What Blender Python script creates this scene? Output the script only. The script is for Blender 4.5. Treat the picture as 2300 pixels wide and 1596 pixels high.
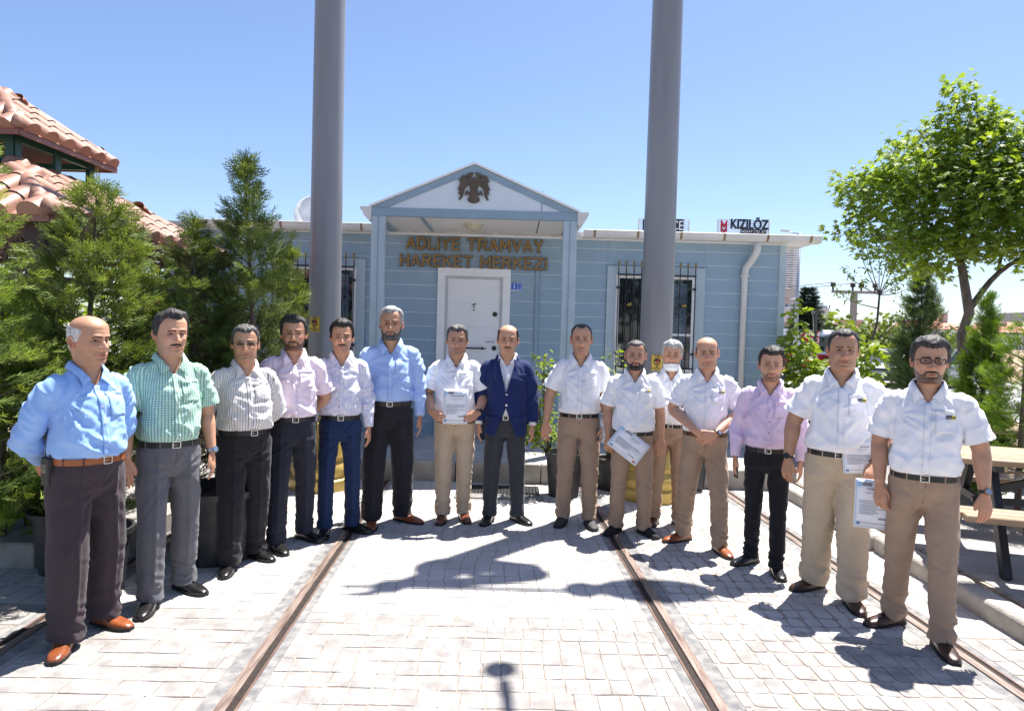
import bpy, bmesh, math, random
import numpy as np
from mathutils import Vector, Matrix, noise, Euler
from mathutils.bvhtree import BVHTree
random.seed(7); rng = np.random.default_rng(7)
PI = math.pi; R = math.radians
scene = bpy.context.scene
for o in list(bpy.data.objects): bpy.data.objects.remove(o)
C = scene.collection

# ------------------------------------------------------------------ camera
CAM_H = 1.70
cam = bpy.data.cameras.new('camera'); cam.sensor_width = 36.0; cam.lens = 24.0
cam.clip_start = 0.05; cam.clip_end = 5000
camo = bpy.data.objects.new('camera', cam); C.objects.link(camo)
Mcam = Matrix.Rotation(R(88.0), 3, 'X') @ Matrix.Rotation(R(1.6), 3, 'Z')
camo.matrix_world = Matrix.Translation((0, 0, CAM_H)) @ Mcam.to_4x4()
scene.camera = camo

# ------------------------------------------------------------------ light
SUN_DIR = Vector((0.265, 0.315, 1.0)).normalized()          # towards the sun
SUN_EL = math.asin(SUN_DIR.z); SUN_AZ = math.atan2(SUN_DIR.x, SUN_DIR.y)
world = bpy.data.worlds.new('World'); scene.world = world; world.use_nodes = True
nt = world.node_tree; nt.nodes.clear()
sky = nt.nodes.new('ShaderNodeTexSky'); sky.sky_type = 'NISHITA'; sky.sun_disc = False
sky.sun_elevation = SUN_EL; sky.sun_rotation = SUN_AZ
sky.air_density = 1.0; sky.dust_density = 1.2; sky.ozone_density = 4.5; sky.altitude = 600
bg = nt.nodes.new('ShaderNodeBackground'); bg.inputs[1].default_value = 0.078
wo = nt.nodes.new('ShaderNodeOutputWorld')
tn = nt.nodes.new('ShaderNodeMix'); tn.data_type = 'RGBA'; tn.blend_type = 'MULTIPLY'; tn.inputs[0].default_value = 1; tn.inputs[7].default_value = (1.03, .995, 1.02, 1)
nt.links.new(sky.outputs[0], tn.inputs[6]); nt.links.new(tn.outputs[2], bg.inputs[0]); nt.links.new(bg.outputs[0], wo.inputs[0])
sl = bpy.data.lights.new('sun', 'SUN'); sl.energy = 5.0; sl.angle = R(0.53); sl.color = (1.0, 0.955, 0.89)
so = bpy.data.objects.new('sun', sl); C.objects.link(so)
so.rotation_euler = SUN_DIR.to_track_quat('Z', 'Y').to_euler()
scene.view_settings.view_transform = 'Standard'; scene.view_settings.look = 'None'
scene.view_settings.gamma = 1; scene.view_settings.use_curve_mapping = False
scene.view_settings.exposure = 1.32

# ------------------------------------------------------------------ survey of the place: view ray -> point on the ground or on a facade
def _ray(x, y):
    return Mcam @ Vector(((x-1149.5)/1532.7, -(y-798)/1532.7, -1.0))
def G(x, y, z=0.0):
    d = _ray(x, y); t = (z-CAM_H)/d.z; return Vector((0, 0, CAM_H)) + d*t
def P(x, y, Y):
    d = _ray(x, y); return Vector((0, 0, CAM_H)) + d*(Y/d.y)

# ------------------------------------------------------------------ helpers
def tag(o, label=None, cat=None, group=None, kind=None):
    if label: o['label'] = label
    if cat: o['category'] = cat
    if group: o['group'] = group
    if kind: o['kind'] = kind
    return o
def empty(name, loc=(0, 0, 0), rz=0, parent=None):
    o = bpy.data.objects.new(name, None); C.objects.link(o); o.location = loc
    o.rotation_euler = (0, 0, rz); o.empty_display_size = .1
    if parent: o.parent = parent
    return o
def mkobj(name, me, parent=None):
    o = bpy.data.objects.new(name, me); C.objects.link(o)
    if parent: o.parent = parent
    return o
def clone(o, parent=None):
    c = o.copy(); C.objects.link(c); c.parent = parent
    for ch in list(o.children): clone(ch, c)
    return c
def np_mesh(name, V, F, smooth=False, col=None):
    V = np.asarray(V, dtype=np.float32); me = bpy.data.meshes.new(name)
    if isinstance(F, np.ndarray):
        k = F.shape[1]; nf = len(F)
        me.vertices.add(len(V)); me.vertices.foreach_set('co', V.ravel())
        me.loops.add(nf*k); me.loops.foreach_set('vertex_index', F.astype(np.int32).ravel())
        me.polygons.add(nf); me.polygons.foreach_set('loop_start', np.arange(0, nf*k, k, dtype=np.int32))
        try: me.polygons.foreach_set('loop_total', np.full(nf, k, dtype=np.int32))
        except Exception: pass
        me.update(calc_edges=True)
    else:
        me.from_pydata([tuple(map(float, v)) for v in V], [], F); me.update()
    if smooth: me.polygons.foreach_set('use_smooth', np.ones(len(me.polygons), dtype=bool))
    if col is not None:
        a = me.color_attributes.new('Col', 'FLOAT_COLOR', 'POINT')
        c4 = np.ones((len(V), 4), dtype=np.float32); c4[:, :3] = col; a.data.foreach_set('color', c4.ravel())
    return me

class MB:
    def __init__(s): s.v = []; s.f = []
    def add(s, V, F):
        b = len(s.v); s.v += [tuple(v) for v in V]; s.f += [tuple(i+b for i in f) for f in F]; return s
    def box(s, x0, x1, y0, y1, z0, z1, M=None):
        V = [(x, y, z) for z in (z0, z1) for y in (y0, y1) for x in (x0, x1)]
        if M is not None: V = [tuple(M @ Vector(v)) for v in V]
        return s.add(V, [(0, 2, 3, 1), (4, 5, 7, 6), (0, 1, 5, 4), (2, 6, 7, 3), (0, 4, 6, 2), (1, 3, 7, 5)])
    def chbox(s, x0, x1, y0, y1, z0, z1, c=.01, M=None):      # box with a chamfered top edge
        V = [(x, y, z0) for y in (y0, y1) for x in (x0, x1)] + [(x, y, z1-c) for y in (y0, y1) for x in (x0, x1)]
        V += [(x, y, z1) for y in (y0+c, y1-c) for x in (x0+c, x1-c)]
        if M is not None: V = [tuple(M @ Vector(v)) for v in V]
        F = [(0, 2, 3, 1), (8, 9, 11, 10)]
        for b in (0, 4): F += [(b, b+1, b+5, b+4), (b+2, b+6, b+7, b+3), (b, b+4, b+6, b+2), (b+1, b+3, b+7, b+5)]
        return s.add(V, F)
    def bar(s, a, b, w, h=None, up=(0, 0, 1)):
        a = Vector(a); b = Vector(b); d = (b-a).normalized(); h = h or w; u = Vector(up)
        if abs(d.dot(u)) > .97: u = Vector((0, 1, 0))
        sd = d.cross(u).normalized(); u = sd.cross(d)
        V = [p+sd*(i*w/2)+u*(j*h/2) for p in (a, b) for i, j in ((-1, -1), (1, -1), (1, 1), (-1, 1))]
        return s.add(V, [(3, 2, 1, 0), (4, 5, 6, 7), (0, 1, 5, 4), (1, 2, 6, 5), (2, 3, 7, 6), (3, 0, 4, 7)])
    def tube(s, pts, r, n=10, cap=True):
        pts = [Vector(p) for p in pts]; k = len(pts); rs = r if hasattr(r, '__len__') else [r]*k
        V = []; F = []; u = None
        for i, p in enumerate(pts):
            d = (pts[min(i+1, k-1)]-pts[max(i-1, 0)])
            d = d.normalized() if d.length > 1e-9 else Vector((0, 0, 1))
            if u is None: u = d.orthogonal().normalized()
            u = (u-d*u.dot(d)).normalized(); w = d.cross(u)
            V += [p+(u*math.cos(2*PI*j/n)+w*math.sin(2*PI*j/n))*rs[i] for j in range(n)]
        for i in range(k-1):
            for j in range(n): F.append((i*n+j, i*n+(j+1) % n, (i+1)*n+(j+1) % n, (i+1)*n+j))
        if cap: F += [tuple(range(n-1, -1, -1)), tuple(range((k-1)*n, k*n))]
        return s.add(V, F)
    def lathe(s, prof, n=24, c=(0, 0, 0)):
        V = [(c[0]+r*math.cos(2*PI*j/n), c[1]+r*math.sin(2*PI*j/n), c[2]+z) for r, z in prof for j in range(n)]
        k = len(prof); F = []
        for i in range(k-1):
            for j in range(n): F.append((i*n+j, i*n+(j+1) % n, (i+1)*n+(j+1) % n, (i+1)*n+j))
        F += [tuple(range(n-1, -1, -1)), tuple(range((k-1)*n, k*n))]
        return s.add(V, F)
    def prism(s, poly, y0, y1):               # polygon in (x,z), extruded along y
        n = len(poly); V = [(x, y0, z) for x, z in poly]+[(x, y1, z) for x, z in poly]
        F = [tuple(range(n)), tuple(range(2*n-1, n-1, -1))]
        F += [(i, n+i, n+(i+1) % n, (i+1) % n) for i in range(n)]
        return s.add(V, F)
    def prismx(s, poly, x0, x1):              # polygon in (y,z), extruded along x
        n = len(poly); V = [(x0, y, z) for y, z in poly]+[(x1, y, z) for y, z in poly]
        F = [tuple(range(n-1, -1, -1)), tuple(range(n, 2*n))]
        F += [(i, (i+1) % n, n+(i+1) % n, n+i) for i in range(n)]
        return s.add(V, F)
    def prismz(s, poly, z0, z1):
        n = len(poly); V = [(x, y, z0) for x, y in poly]+[(x, y, z1) for x, y in poly]
        F = [tuple(range(n-1, -1, -1)), tuple(range(n, 2*n))]
        F += [(i, (i+1) % n, n+(i+1) % n, n+i) for i in range(n)]
        return s.add(V, F)
    def ball(s, c, rx, ry=None, rz=None, n=12, m=8):
        ry = ry or rx; rz = rz or rx; V = []; F = []
        for i in range(m+1):
            a = PI*i/m
            for j in range(n):
                b = 2*PI*j/n; V.append((c[0]+rx*math.sin(a)*math.cos(b), c[1]+ry*math.sin(a)*math.sin(b), c[2]+rz*math.cos(a)))
        for i in range(m):
            for j in range(n): F.append((i*n+j, (i+1)*n+j, (i+1)*n+(j+1) % n, i*n+(j+1) % n))
        return s.add(V, F)
    def grid(s, rows, closed=False):
        k = len(rows); n = len(rows[0]); V = [p for r in rows for p in r]; F = []
        for i in range(k-1):
            for j in range(n if closed else n-1): F.append((i*n+j, i*n+(j+1) % n, (i+1)*n+(j+1) % n, (i+1)*n+j))
        return s.add(V, F)
    def mesh(s, name='m', mat=None, smooth=False, fix=True):
        me = bpy.data.meshes.new(name); me.from_pydata([tuple(v) for v in s.v], [], s.f)
        if fix:
            bm = bmesh.new(); bm.from_mesh(me); bmesh.ops.remove_doubles(bm, verts=bm.verts, dist=1e-5)
            bmesh.ops.recalc_face_normals(bm, faces=bm.faces); bm.to_mesh(me); bm.free()
        if smooth: me.polygons.foreach_set('use_smooth', np.ones(len(me.polygons), dtype=bool))
        if mat: me.materials.append(mat)
        me.update(); return me
    def build(s, name, mat=None, parent=None, smooth=False, bevel=0, auto=False):
        o = mkobj(name, s.mesh(name, mat, smooth), parent)
        if bevel:
            b = o.modifiers.new('bevel', 'BEVEL'); b.width = bevel; b.segments = 2; b.limit_method = 'ANGLE'; b.angle_limit = R(35)
        if auto: o.data.set_sharp_from_angle(angle=R(38))
        return o

# ------------------------------------------------------------------ materials
def mat(name, col, rough=.7, metal=0, var=.12, vscale=6, bump=0, bscale=60, col2=None, spec=.5, attr=False, trans=0, sheen=0, coat=0, stretch=None, detail=4, emis=None):
    m = bpy.data.materials.new(name); m.use_nodes = True; n = m.node_tree; b = n.nodes['Principled BSDF']; L = n.links
    b.inputs['Roughness'].default_value = rough; b.inputs['Metallic'].default_value = metal
    b.inputs['Specular IOR Level'].default_value = spec
    if sheen: b.inputs['Sheen Weight'].default_value = sheen
    if coat: b.inputs['Coat Weight'].default_value = coat; b.inputs['Coat Roughness'].default_value = .08
    tc = n.nodes.new('ShaderNodeTexCoord'); vec = tc.outputs['Object']
    if stretch:
        mp = n.nodes.new('ShaderNodeMapping'); mp.inputs['Scale'].default_value = stretch; L.new(vec, mp.inputs[0]); vec = mp.outputs[0]
    nz = n.nodes.new('ShaderNodeTexNoise'); nz.inputs['Scale'].default_value = vscale; nz.inputs['Detail'].default_value = detail; L.new(vec, nz.inputs[0])
    cr = n.nodes.new('ShaderNodeValToRGB'); c = np.array(col[:3]); c2 = np.array(col2) if col2 is not None else c*(1+var)
    c1 = c if col2 is not None else c*(1-var)
    cr.color_ramp.elements[0].color = (*c1, 1); cr.color_ramp.elements[1].color = (*np.clip(c2, 0, 1), 1)
    cr.color_ramp.elements[0].position = .35; cr.color_ramp.elements[1].position = .65
    L.new(nz.outputs[0], cr.inputs[0]); out = cr.outputs[0]
    if attr:
        at = n.nodes.new('ShaderNodeAttribute'); at.attribute_name = 'Col'
        mx = n.nodes.new('ShaderNodeMix'); mx.data_type = 'RGBA'; mx.blend_type = 'MULTIPLY'; mx.inputs[0].default_value = 1
        L.new(out, mx.inputs[6]); L.new(at.outputs[0], mx.inputs[7]); out = mx.outputs[2]
    L.new(out, b.inputs['Base Color'])
    if bump:
        nb = n.nodes.new('ShaderNodeTexNoise'); nb.inputs['Scale'].default_value = bscale; nb.inputs['Detail'].default_value = 5; L.new(vec, nb.inputs[0])
        bp = n.nodes.new('ShaderNodeBump'); bp.inputs['Strength'].default_value = bump; bp.inputs['Distance'].default_value = .01
        L.new(nb.outputs[0], bp.inputs['Height']); L.new(bp.outputs[0], b.inputs['Normal'])
    if trans:
        tr = n.nodes.new('ShaderNodeBsdfTranslucent'); mxs = n.nodes.new('ShaderNodeMixShader'); mxs.inputs[0].default_value = trans
        hs = n.nodes.new('ShaderNodeMix'); hs.data_type = 'RGBA'; hs.blend_type = 'MULTIPLY'; hs.inputs[0].default_value = 1
        hs.inputs[7].default_value = (1.9, 1.7, .55, 1); L.new(out, hs.inputs[6]); L.new(hs.outputs[2], tr.inputs[0])
        L.new(b.outputs[0], mxs.inputs[1]); L.new(tr.outputs[0], mxs.inputs[2]); L.new(mxs.outputs[0], n.nodes['Material Output'].inputs[0])
    if emis: b.inputs['Emission Color'].default_value = (*emis, 1); b.inputs['Emission Strength'].default_value = 1
    m.diffuse_color = (*c, 1)
    return m
def hexc(h):
    c = [int(h[i:i+2], 16)/255 for i in (0, 2, 4)]
    return tuple(x/12.92 if x < .04045 else ((x+.055)/1.055)**2.4 for x in c)

def text_obj(name, body, size, m, loc, rot=(R(90), 0, 0), depth=.004, parent=None, align='CENTER', sx=1, bold=0, spacing=1.0):
    cu = bpy.data.curves.new(name, 'FONT'); cu.body = body; cu.size = size; cu.extrude = depth; cu.align_x = align; cu.align_y = 'CENTER'
    cu.offset = bold; cu.resolution_u = 4; cu.space_character = spacing
    o = bpy.data.objects.new(name, cu); C.objects.link(o)
    bpy.context.view_layer.update()
    me = bpy.data.meshes.new_from_object(o.evaluated_get(bpy.context.evaluated_depsgraph_get()))
    bpy.data.objects.remove(o); me.materials.clear(); me.materials.append(m); me.name = name
    o = mkobj(name, me, parent); o.location = loc; o.rotation_euler = rot; o.scale = (sx, 1, 1)
    return o
# ================================================================== PEOPLE
def sstep(a, b, x): t = np.clip((x-a)/(b-a), 0, 1); return t*t*(3-2*t)
def gs(x, s): return np.exp(-(x/s)**2)
def vnoise(Pn, seed=0):
    Pn = np.asarray(Pn, dtype=np.float64); i = np.floor(Pn).astype(np.int64); f = Pn-i; f = f*f*(3-2*f); out = 0
    for dx in (0, 1):
        for dy in (0, 1):
            for dz in (0, 1):
                h = ((i[:, 0]+dx)*374761393+(i[:, 1]+dy)*668265263+(i[:, 2]+dz)*2147483647+seed*974634) & 0xffffffff
                h = ((h ^ (h >> 13))*1274126177) & 0xffffffff; h = (h ^ (h >> 16)) & 0xffff
                w = (f[:, 0] if dx else 1-f[:, 0])*(f[:, 1] if dy else 1-f[:, 1])*(f[:, 2] if dz else 1-f[:, 2])
                out = out+w*h/65535.
    return out
def ridge(n, k=2): return (1-np.abs(2*n-1))**k
def catmull(pts, k):
    pts = [np.array(p, float) for p in pts]; P_ = [2*pts[0]-pts[1]]+pts+[2*pts[-1]-pts[-2]]; out = []
    for i in range(1, len(P_)-2):
        for j in range(k):
            t = j/k; a, b, c, d = P_[i-1:i+3]
            out.append(.5*((2*b)+(-a+c)*t+(2*a-5*b+4*c-d)*t*t+(-a+3*b-3*c+d)*t**3))
    out.append(pts[-1]); return out
def remesh(mb, voxel, smooth=4, it=.5):
    me = mb.mesh('tmp'); o = bpy.data.objects.new('tmp', me); C.objects.link(o)
    m = o.modifiers.new('r', 'REMESH'); m.mode = 'VOXEL'; m.voxel_size = voxel
    if smooth: s = o.modifiers.new('s', 'SMOOTH'); s.iterations = smooth; s.factor = it
    bpy.context.view_layer.update()
    e = bpy.data.meshes.new_from_object(o.evaluated_get(bpy.context.evaluated_depsgraph_get()))
    V = np.empty(len(e.vertices)*3, np.float32); e.vertices.foreach_get('co', V); V = V.reshape(-1, 3).astype(float)
    F = np.empty(len(e.loops), np.int32); e.loops.foreach_get('vertex_index', F); F = F.reshape(-1, 4)
    bpy.data.objects.remove(o); bpy.data.meshes.remove(e); bpy.data.meshes.remove(me)
    return V, F
def vnormals(V, F):
    N = np.zeros_like(V); a, b, c, d = V[F[:, 0]], V[F[:, 1]], V[F[:, 2]], V[F[:, 3]]; n = np.cross(c-a, d-b)
    for k in range(4): np.add.at(N, F[:, k], n)
    return N/np.maximum(np.linalg.norm(N, axis=1, keepdims=True), 1e-12)
def sring(cx, cy, z, rx, rf, rb, p=1., n=36):
    a = np.arange(n)*2*PI/n; s = np.sin(a); c = np.cos(a)
    x = cx+rx*np.sign(s)*np.abs(s)**p; y = np.where(c > 0, cy-rf*np.abs(c)**p, cy+rb*np.abs(c)**p)
    return [(x[i], y[i], z) for i in range(n)]
def lofted(mb, rings):
    b = len(mb.v); n = len(rings[0]); mb.grid(rings, closed=True); k = len(rings)
    mb.f.append(tuple(range(b+n-1, b-1, -1))); mb.f.append(tuple(range(b+(k-1)*n, b+k*n)))

# ---- head -----------------------------------------------------------
HN = 72
_ph = np.arange(HN)*2*PI/HN; TH = _ph-.38*np.sin(_ph)
ZS = np.concatenate([np.arange(-.245, -.135, .011), np.arange(-.135, .055, .0025), .055+.070*np.sin(np.linspace(0, PI/2, 16)[1:-1])])
def head_grid(p):
    fw = p.get('fw', 1)*1.045; jw = p.get('jw', 1)*.955; nw = p.get('nw', 1)
    zz = np.arange(-.26, .14, .001)
    yf = np.interp(zz, [-.245, -.20, -.15, -.132, -.124, -.114, -.105, -.07, -.03, 0, .03, .055, .125], [.052, .046, .043, .048, .070, .088, .094, .094, .094, .093, .097, .096, .096])
    yb = np.interp(zz, [-.245, -.16, -.12, -.08, -.04, 0, .04, .055, .125], [.090, .076, .074, .078, .090, .100, .104, .103, .103])
    w = np.interp(zz, [-.245, -.20, -.14, -.115, -.09, -.06, -.03, 0, .03, .055, .125], [.075*nw, .062*nw, .057*nw, .060*jw, .065*jw, .070*jw**.5, .0735, .0755, .0775, .078, .078])*1.0
    k = np.exp(-(np.arange(-12, 13)/6.)**2); k /= k.sum()
    sm = lambda a: np.convolve(np.pad(a, 12, 'edge'), k, 'valid')
    k2 = np.exp(-(np.arange(-12, 13)/2.5)**2); k2 /= k2.sum()
    yf = np.convolve(np.pad(yf, 12, 'edge'), k2, 'valid'); yb = sm(yb); w = sm(w)
    z = ZS; yf = np.interp(z, zz, yf); yb = np.interp(z, zz, yb); w = np.interp(z, zz, w)*fw
    u = np.clip((z-.055)/.0705, 0, 1); sc = np.sqrt(1-u**2)
    Z, T = np.meshgrid(z, TH, indexing='ij'); s = np.sin(T); c = np.cos(T)
    pw = np.interp(z, [-.245, -.12, -.11, -.08, -.04, 0, .06], [1, 1, 1.08, .98, .9, .88, .92])[:, None]
    yc = .012
    X = (w*sc)[:, None]*np.sign(s)*np.abs(s)**pw
    Y = np.where(c > 0, yc-((yf+yc)*sc)[:, None]*np.abs(c)**pw, yc+((yb-yc)*sc)[:, None]*np.abs(c)**pw)
    front = sstep(.25, .75, c); f = front; ax = np.abs(X); nl = p.get('nose', 1)*1.22; d = np.zeros_like(X)
    hz = np.interp(Z, [-.056, -.048, -.042, -.034, -.022, -.005, .012, .03], [0, .010, .021, .027, .0215, .0125, .0055, .001])*nl
    wz = np.interp(Z, [-.05, -.036, -.02, 0, .02], [.0115, .0115, .0085, .0075, .010])
    d += hz*gs(X, wz*1.25)
    d += .010*gs(ax-.0135, .0065)*gs(Z+.042, .008)                       # nostril wings
    d -= .0155*gs(ax-.031, .019)*gs(Z-.004, .0125)                       # sockets
    d += .0085*gs(ax-.030, .024)*gs(Z-.0235, .0085)                      # brow
    d += .0055*gs(ax-.031, .0145)*gs(Z-.012, .0036)                      # upper lid fold
    d += .0035*gs(ax-.031, .0135)*gs(Z+.0075, .0036)                     # lower lid
    d -= .002*gs(ax-.031, .014)*gs(Z+.016, .004)
    d += .0065*gs(ax-.042, .018)*gs(Z+.026, .016)                        # cheekbones
    d -= .0050*gs(ax-.034-.10*np.clip(-.04-Z, 0, .04), .006)*sstep(-.085, -.06, Z)*sstep(-.03, -.045, Z)   # nasolabial fold
    d += .0070*gs(X, .028)*gs(Z+.0672, .0046)*(1-.35*gs(X, .0035))
    d += .0080*gs(X, .025)*gs(Z+.0785, .0056)
    d -= .0055*gs(X, .027)*gs(Z+.0725+.25*ax**2/.025, .0019)
    d += .003*gs(X, .034)*gs(Z+.072, .022)
    d -= .0045*gs(X, .020)*gs(Z+.0885, .005)
    d += .0065*gs(X, .018)*gs(Z+.104, .011)
    d -= .0016*gs(X, .05)*(gs(Z-.052, .0022)+gs(Z-.064, .0022))*p.get('lines', 1)
    d -= .002*gs(ax-.007, .002)*gs(Z-.026, .008)
    Y = Y-d*f
    X = X+np.sign(X)*.004*gs(Z+.06, .03)*(jw-1)*10*.4*np.abs(s)
    return np.stack([X, Y, Z], -1)
def grid_normals(Gd):
    a = np.roll(Gd, -1, 1)-np.roll(Gd, 1, 1); b = np.zeros_like(Gd); b[1:-1] = Gd[2:]-Gd[:-2]; b[0] = Gd[1]-Gd[0]; b[-1] = Gd[-1]-Gd[-2]
    n = np.cross(a, b); n /= np.maximum(np.linalg.norm(n, axis=2, keepdims=True), 1e-9)
    ctr = np.array([0, .01, 0]); out = (Gd-ctr)*[1, 1, .2]
    sg = np.sign((n*out).sum(-1, keepdims=True)); return n*np.where(sg == 0, 1, sg)
def shell(Gd, N, M, off, top=True):
    """faces of the head grid where the mask is set, lifted off the skin"""
    V = Gd+N*off[..., None]; k, n = M.shape; ids = -np.ones((k, n), int); keep = M > .01
    fk = keep[:-1] | keep[1:] | np.roll(keep, -1, 1)[:-1] | np.roll(keep, -1, 1)[1:]
    use = np.zeros_like(keep); use[:-1] |= fk; use[1:] |= fk; r = np.roll(fk, 1, 1); use[:-1] |= r; use[1:] |= r
    ids[use] = np.arange(use.sum()); Vv = V[use]; F = []
    for i, j in zip(*np.nonzero(fk)): F.append((ids[i, j], ids[i, (j+1) % n], ids[i+1, (j+1) % n], ids[i+1, j]))
    F = [tuple(int(q) for q in f_) for f_ in F]; Vv = [tuple(v) for v in Vv]
    if top and keep[-1].all():
        Vv.append(tuple(V[-1].mean(0)+np.array([0, 0, .0015]))); t = len(Vv)-1
        F += [(int(ids[-1, j]), int(ids[-1, (j+1) % n]), t) for j in range(n)]
    return Vv, F
_hands = {}
def hand(curl, pinch=0):
    key = (curl, pinch)
    if key in _hands: return _hands[key]
    mb = MB(); rings = []
    for z, ry, rx, cy in ((.02, .024, .019, 0), (0, .027, .018, 0), (-.02, .033, .016, 0), (-.05, .040, .0155, .001), (-.08, .042, .0135, .001), (-.094, .040, .011, .001), (-.100, .034, .007, .001)):
        rings.append([(rx*math.cos(a)-.002*(z < -.02), cy+ry*math.sin(a), z) for a in np.arange(16)*2*PI/16])
    lofted(mb, rings)
    for k, (y, ln, r) in enumerate(((-.030, .070, .0088), (-.0105, .079, .0090), (.0100, .074, .0087), (.029, .058, .0077))):
        p = np.array([0, y, -.088]); ang = 0; pts = [p+[0, 0, .02], p]; rs = [r*1.05, r*1.02]; spr = (y)*.9
        for sgl, cf in ((.42, .55), (.32, .8), (.26, .5)):
            ang += curl*cf*(1+.09*k); dv = np.array([-math.sin(ang), spr*.6, -math.cos(ang)*1.0]); p = p+dv*ln*sgl/1.0; pts.append(p.copy()); r *= .92; rs.append(r)
        pts2 = catmull(pts, 3); rr = np.interp(np.linspace(0, 1, len(pts2)), np.linspace(0, 1, len(rs)), rs)
        mb.tube(pts2, list(rr), 10); mb.ball(tuple(pts2[-1]), rr[-1], n=8, m=6)
    ti = -.012-.02*pinch
    th = catmull([(-.002, -.018, -.010), (-.006, -.034, -.034), (ti, -.046+.012*pinch, -.060), (ti-.006, -.046+.02*pinch, -.086)], 3)
    rr = np.linspace(.0145, .0082, len(th)); mb.tube(th, list(rr), 10); mb.ball(tuple(th[-1]), .0082, n=8, m=6)
    V, F = remesh(mb, .0036, 3, .5); _hands[key] = (V, F); return V, F

def hairmats(kind):
    key = 'hair_'+kind
    if key in bpy.data.materials: return bpy.data.materials[key]
    c = {'black': ((.010, .008, .007), (.03, .025, .022)), 'brown': ((.018, .012, .009), (.05, .035, .026)), 'pepper': ((.032, .030, .029), (.13, .125, .12)),
         'grey': ((.22, .22, .22), (.45, .45, .45)), 'white': ((.38, .38, .38), (.65, .65, .64)), 'darkgrey': ((.014, .012, .012), (.055, .050, .047))}[kind]
    return mat(key, c[0], rough=.55, col2=c[1], vscale=60, stretch=(1, 1, .25), bump=.5, bscale=110, spec=.35)
def fabric(name, col, rough=.85, var=.05, bump=.12):
    if name in bpy.data.materials: return bpy.data.materials[name]
    m = mat(name, col, rough=rough, var=var, vscale=9, bump=bump, bscale=350, spec=.25, sheen=.1); n = m.node_tree; L = n.links; b = n.nodes['Principled BSDF']
    tc = n.nodes.new('ShaderNodeTexCoord'); mp = n.nodes.new('ShaderNodeMapping'); mp.inputs['Scale'].default_value = (1, 1, .75); mp.inputs['Rotation'].default_value = (.2, .5, 0); L.new(tc.outputs['Object'], mp.inputs[0])
    nz = n.nodes.new('ShaderNodeTexNoise'); nz.noise_type = 'RIDGED_MULTIFRACTAL'; nz.inputs['Scale'].default_value = 7.5; nz.inputs['Detail'].default_value = 2.5; nz.inputs['Distortion'].default_value = .9; L.new(mp.outputs[0], nz.inputs[0])
    bp = n.nodes.new('ShaderNodeBump'); bp.inputs['Strength'].default_value = .36; bp.inputs['Distance'].default_value = .016; L.new(nz.outputs[0], bp.inputs['Height'])
    old = b.inputs['Normal'].links[0].from_node; L.new(bp.outputs[0], old.inputs['Normal'])
    return m
def pattern_mat(name, kind, base, ink):
    m = fabric(name, base); n = m.node_tree; L = n.links; b = n.nodes['Principled BSDF']
    tc = n.nodes.new('ShaderNodeTexCoord'); sp = n.nodes.new('ShaderNodeSeparateXYZ'); L.new(tc.outputs['Object'], sp.inputs[0])
    def mth(op, a, b_=None):
        q = n.nodes.new('ShaderNodeMath'); q.operation = op
        for i, v in enumerate((a, b_)):
            if v is None: continue
            if isinstance(v, (int, float)): q.inputs[i].default_value = v
            else: L.new(v, q.inputs[i])
        return q.outputs[0]
    ny = mth('MULTIPLY', sp.outputs[1], -1.0); ang = mth('ARCTAN2', sp.outputs[0], mth('ADD', ny, .10)); u = mth('MULTIPLY', ang, .20); v = sp.outputs[2]
    slv = mth('GREATER_THAN', mth('ABSOLUTE', sp.outputs[0]), .19); u2 = mth('MULTIPLY', mth('ARCTAN2', mth('SUBTRACT', mth('ABSOLUTE', sp.outputs[0]), .222), ny), .062)
    u = mth('ADD', mth('MULTIPLY', u, mth('SUBTRACT', 1.0, slv)), mth('MULTIPLY', u2, slv))
    def stripe(x, per, duty):
        fr = mth('FRACT', mth('DIVIDE', x, per)); return mth('LESS_THAN', fr, duty)
    if kind == 'check': fac = mth('MULTIPLY', mth('ADD', stripe(u, .0135, .5), stripe(v, .0135, .5)), .5)
    elif kind == 'stripe': fac = mth('ADD', stripe(u, .0125, .26), mth('MULTIPLY', stripe(mth('ADD', u, .005), .0125, .12), .5))
    else:
        vo = n.nodes.new('ShaderNodeTexVoronoi'); vo.inputs['Scale'].default_value = 85; vo.inputs['Randomness'].default_value = .25; L.new(tc.outputs['Object'], vo.inputs[0])
        fac = mth('MULTIPLY', mth('LESS_THAN', mth('ABSOLUTE', mth('SUBTRACT', vo.outputs['Distance'], .33)), .10), .8)
    mx = n.nodes.new('ShaderNodeMix'); mx.data_type = 'RGBA'; mx.inputs[6].default_value = (*base, 1); mx.inputs[7].default_value = (*ink, 1)
    L.new(fac, mx.inputs[0]); L.new(mx.outputs[2], b.inputs['Base Color']); return m

SKIN = None
def skin_mat(tone):
    key = 'skin_%d' % int(tone*100)
    if key in bpy.data.materials: return bpy.data.materials[key]
    c = np.array([.55, .30, .19])*tone
    m = mat(key, tuple(c*.93), rough=.48, col2=tuple(c*1.07), vscale=22, bump=.12, bscale=260, attr=True, spec=.4)
    b = m.node_tree.nodes['Principled BSDF']; b.inputs['Subsurface Weight'].default_value = .12; b.inputs['Subsurface Radius'].default_value = (.6, .25, .12); b.inputs['Subsurface Scale'].default_value = .012
    return m

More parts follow.
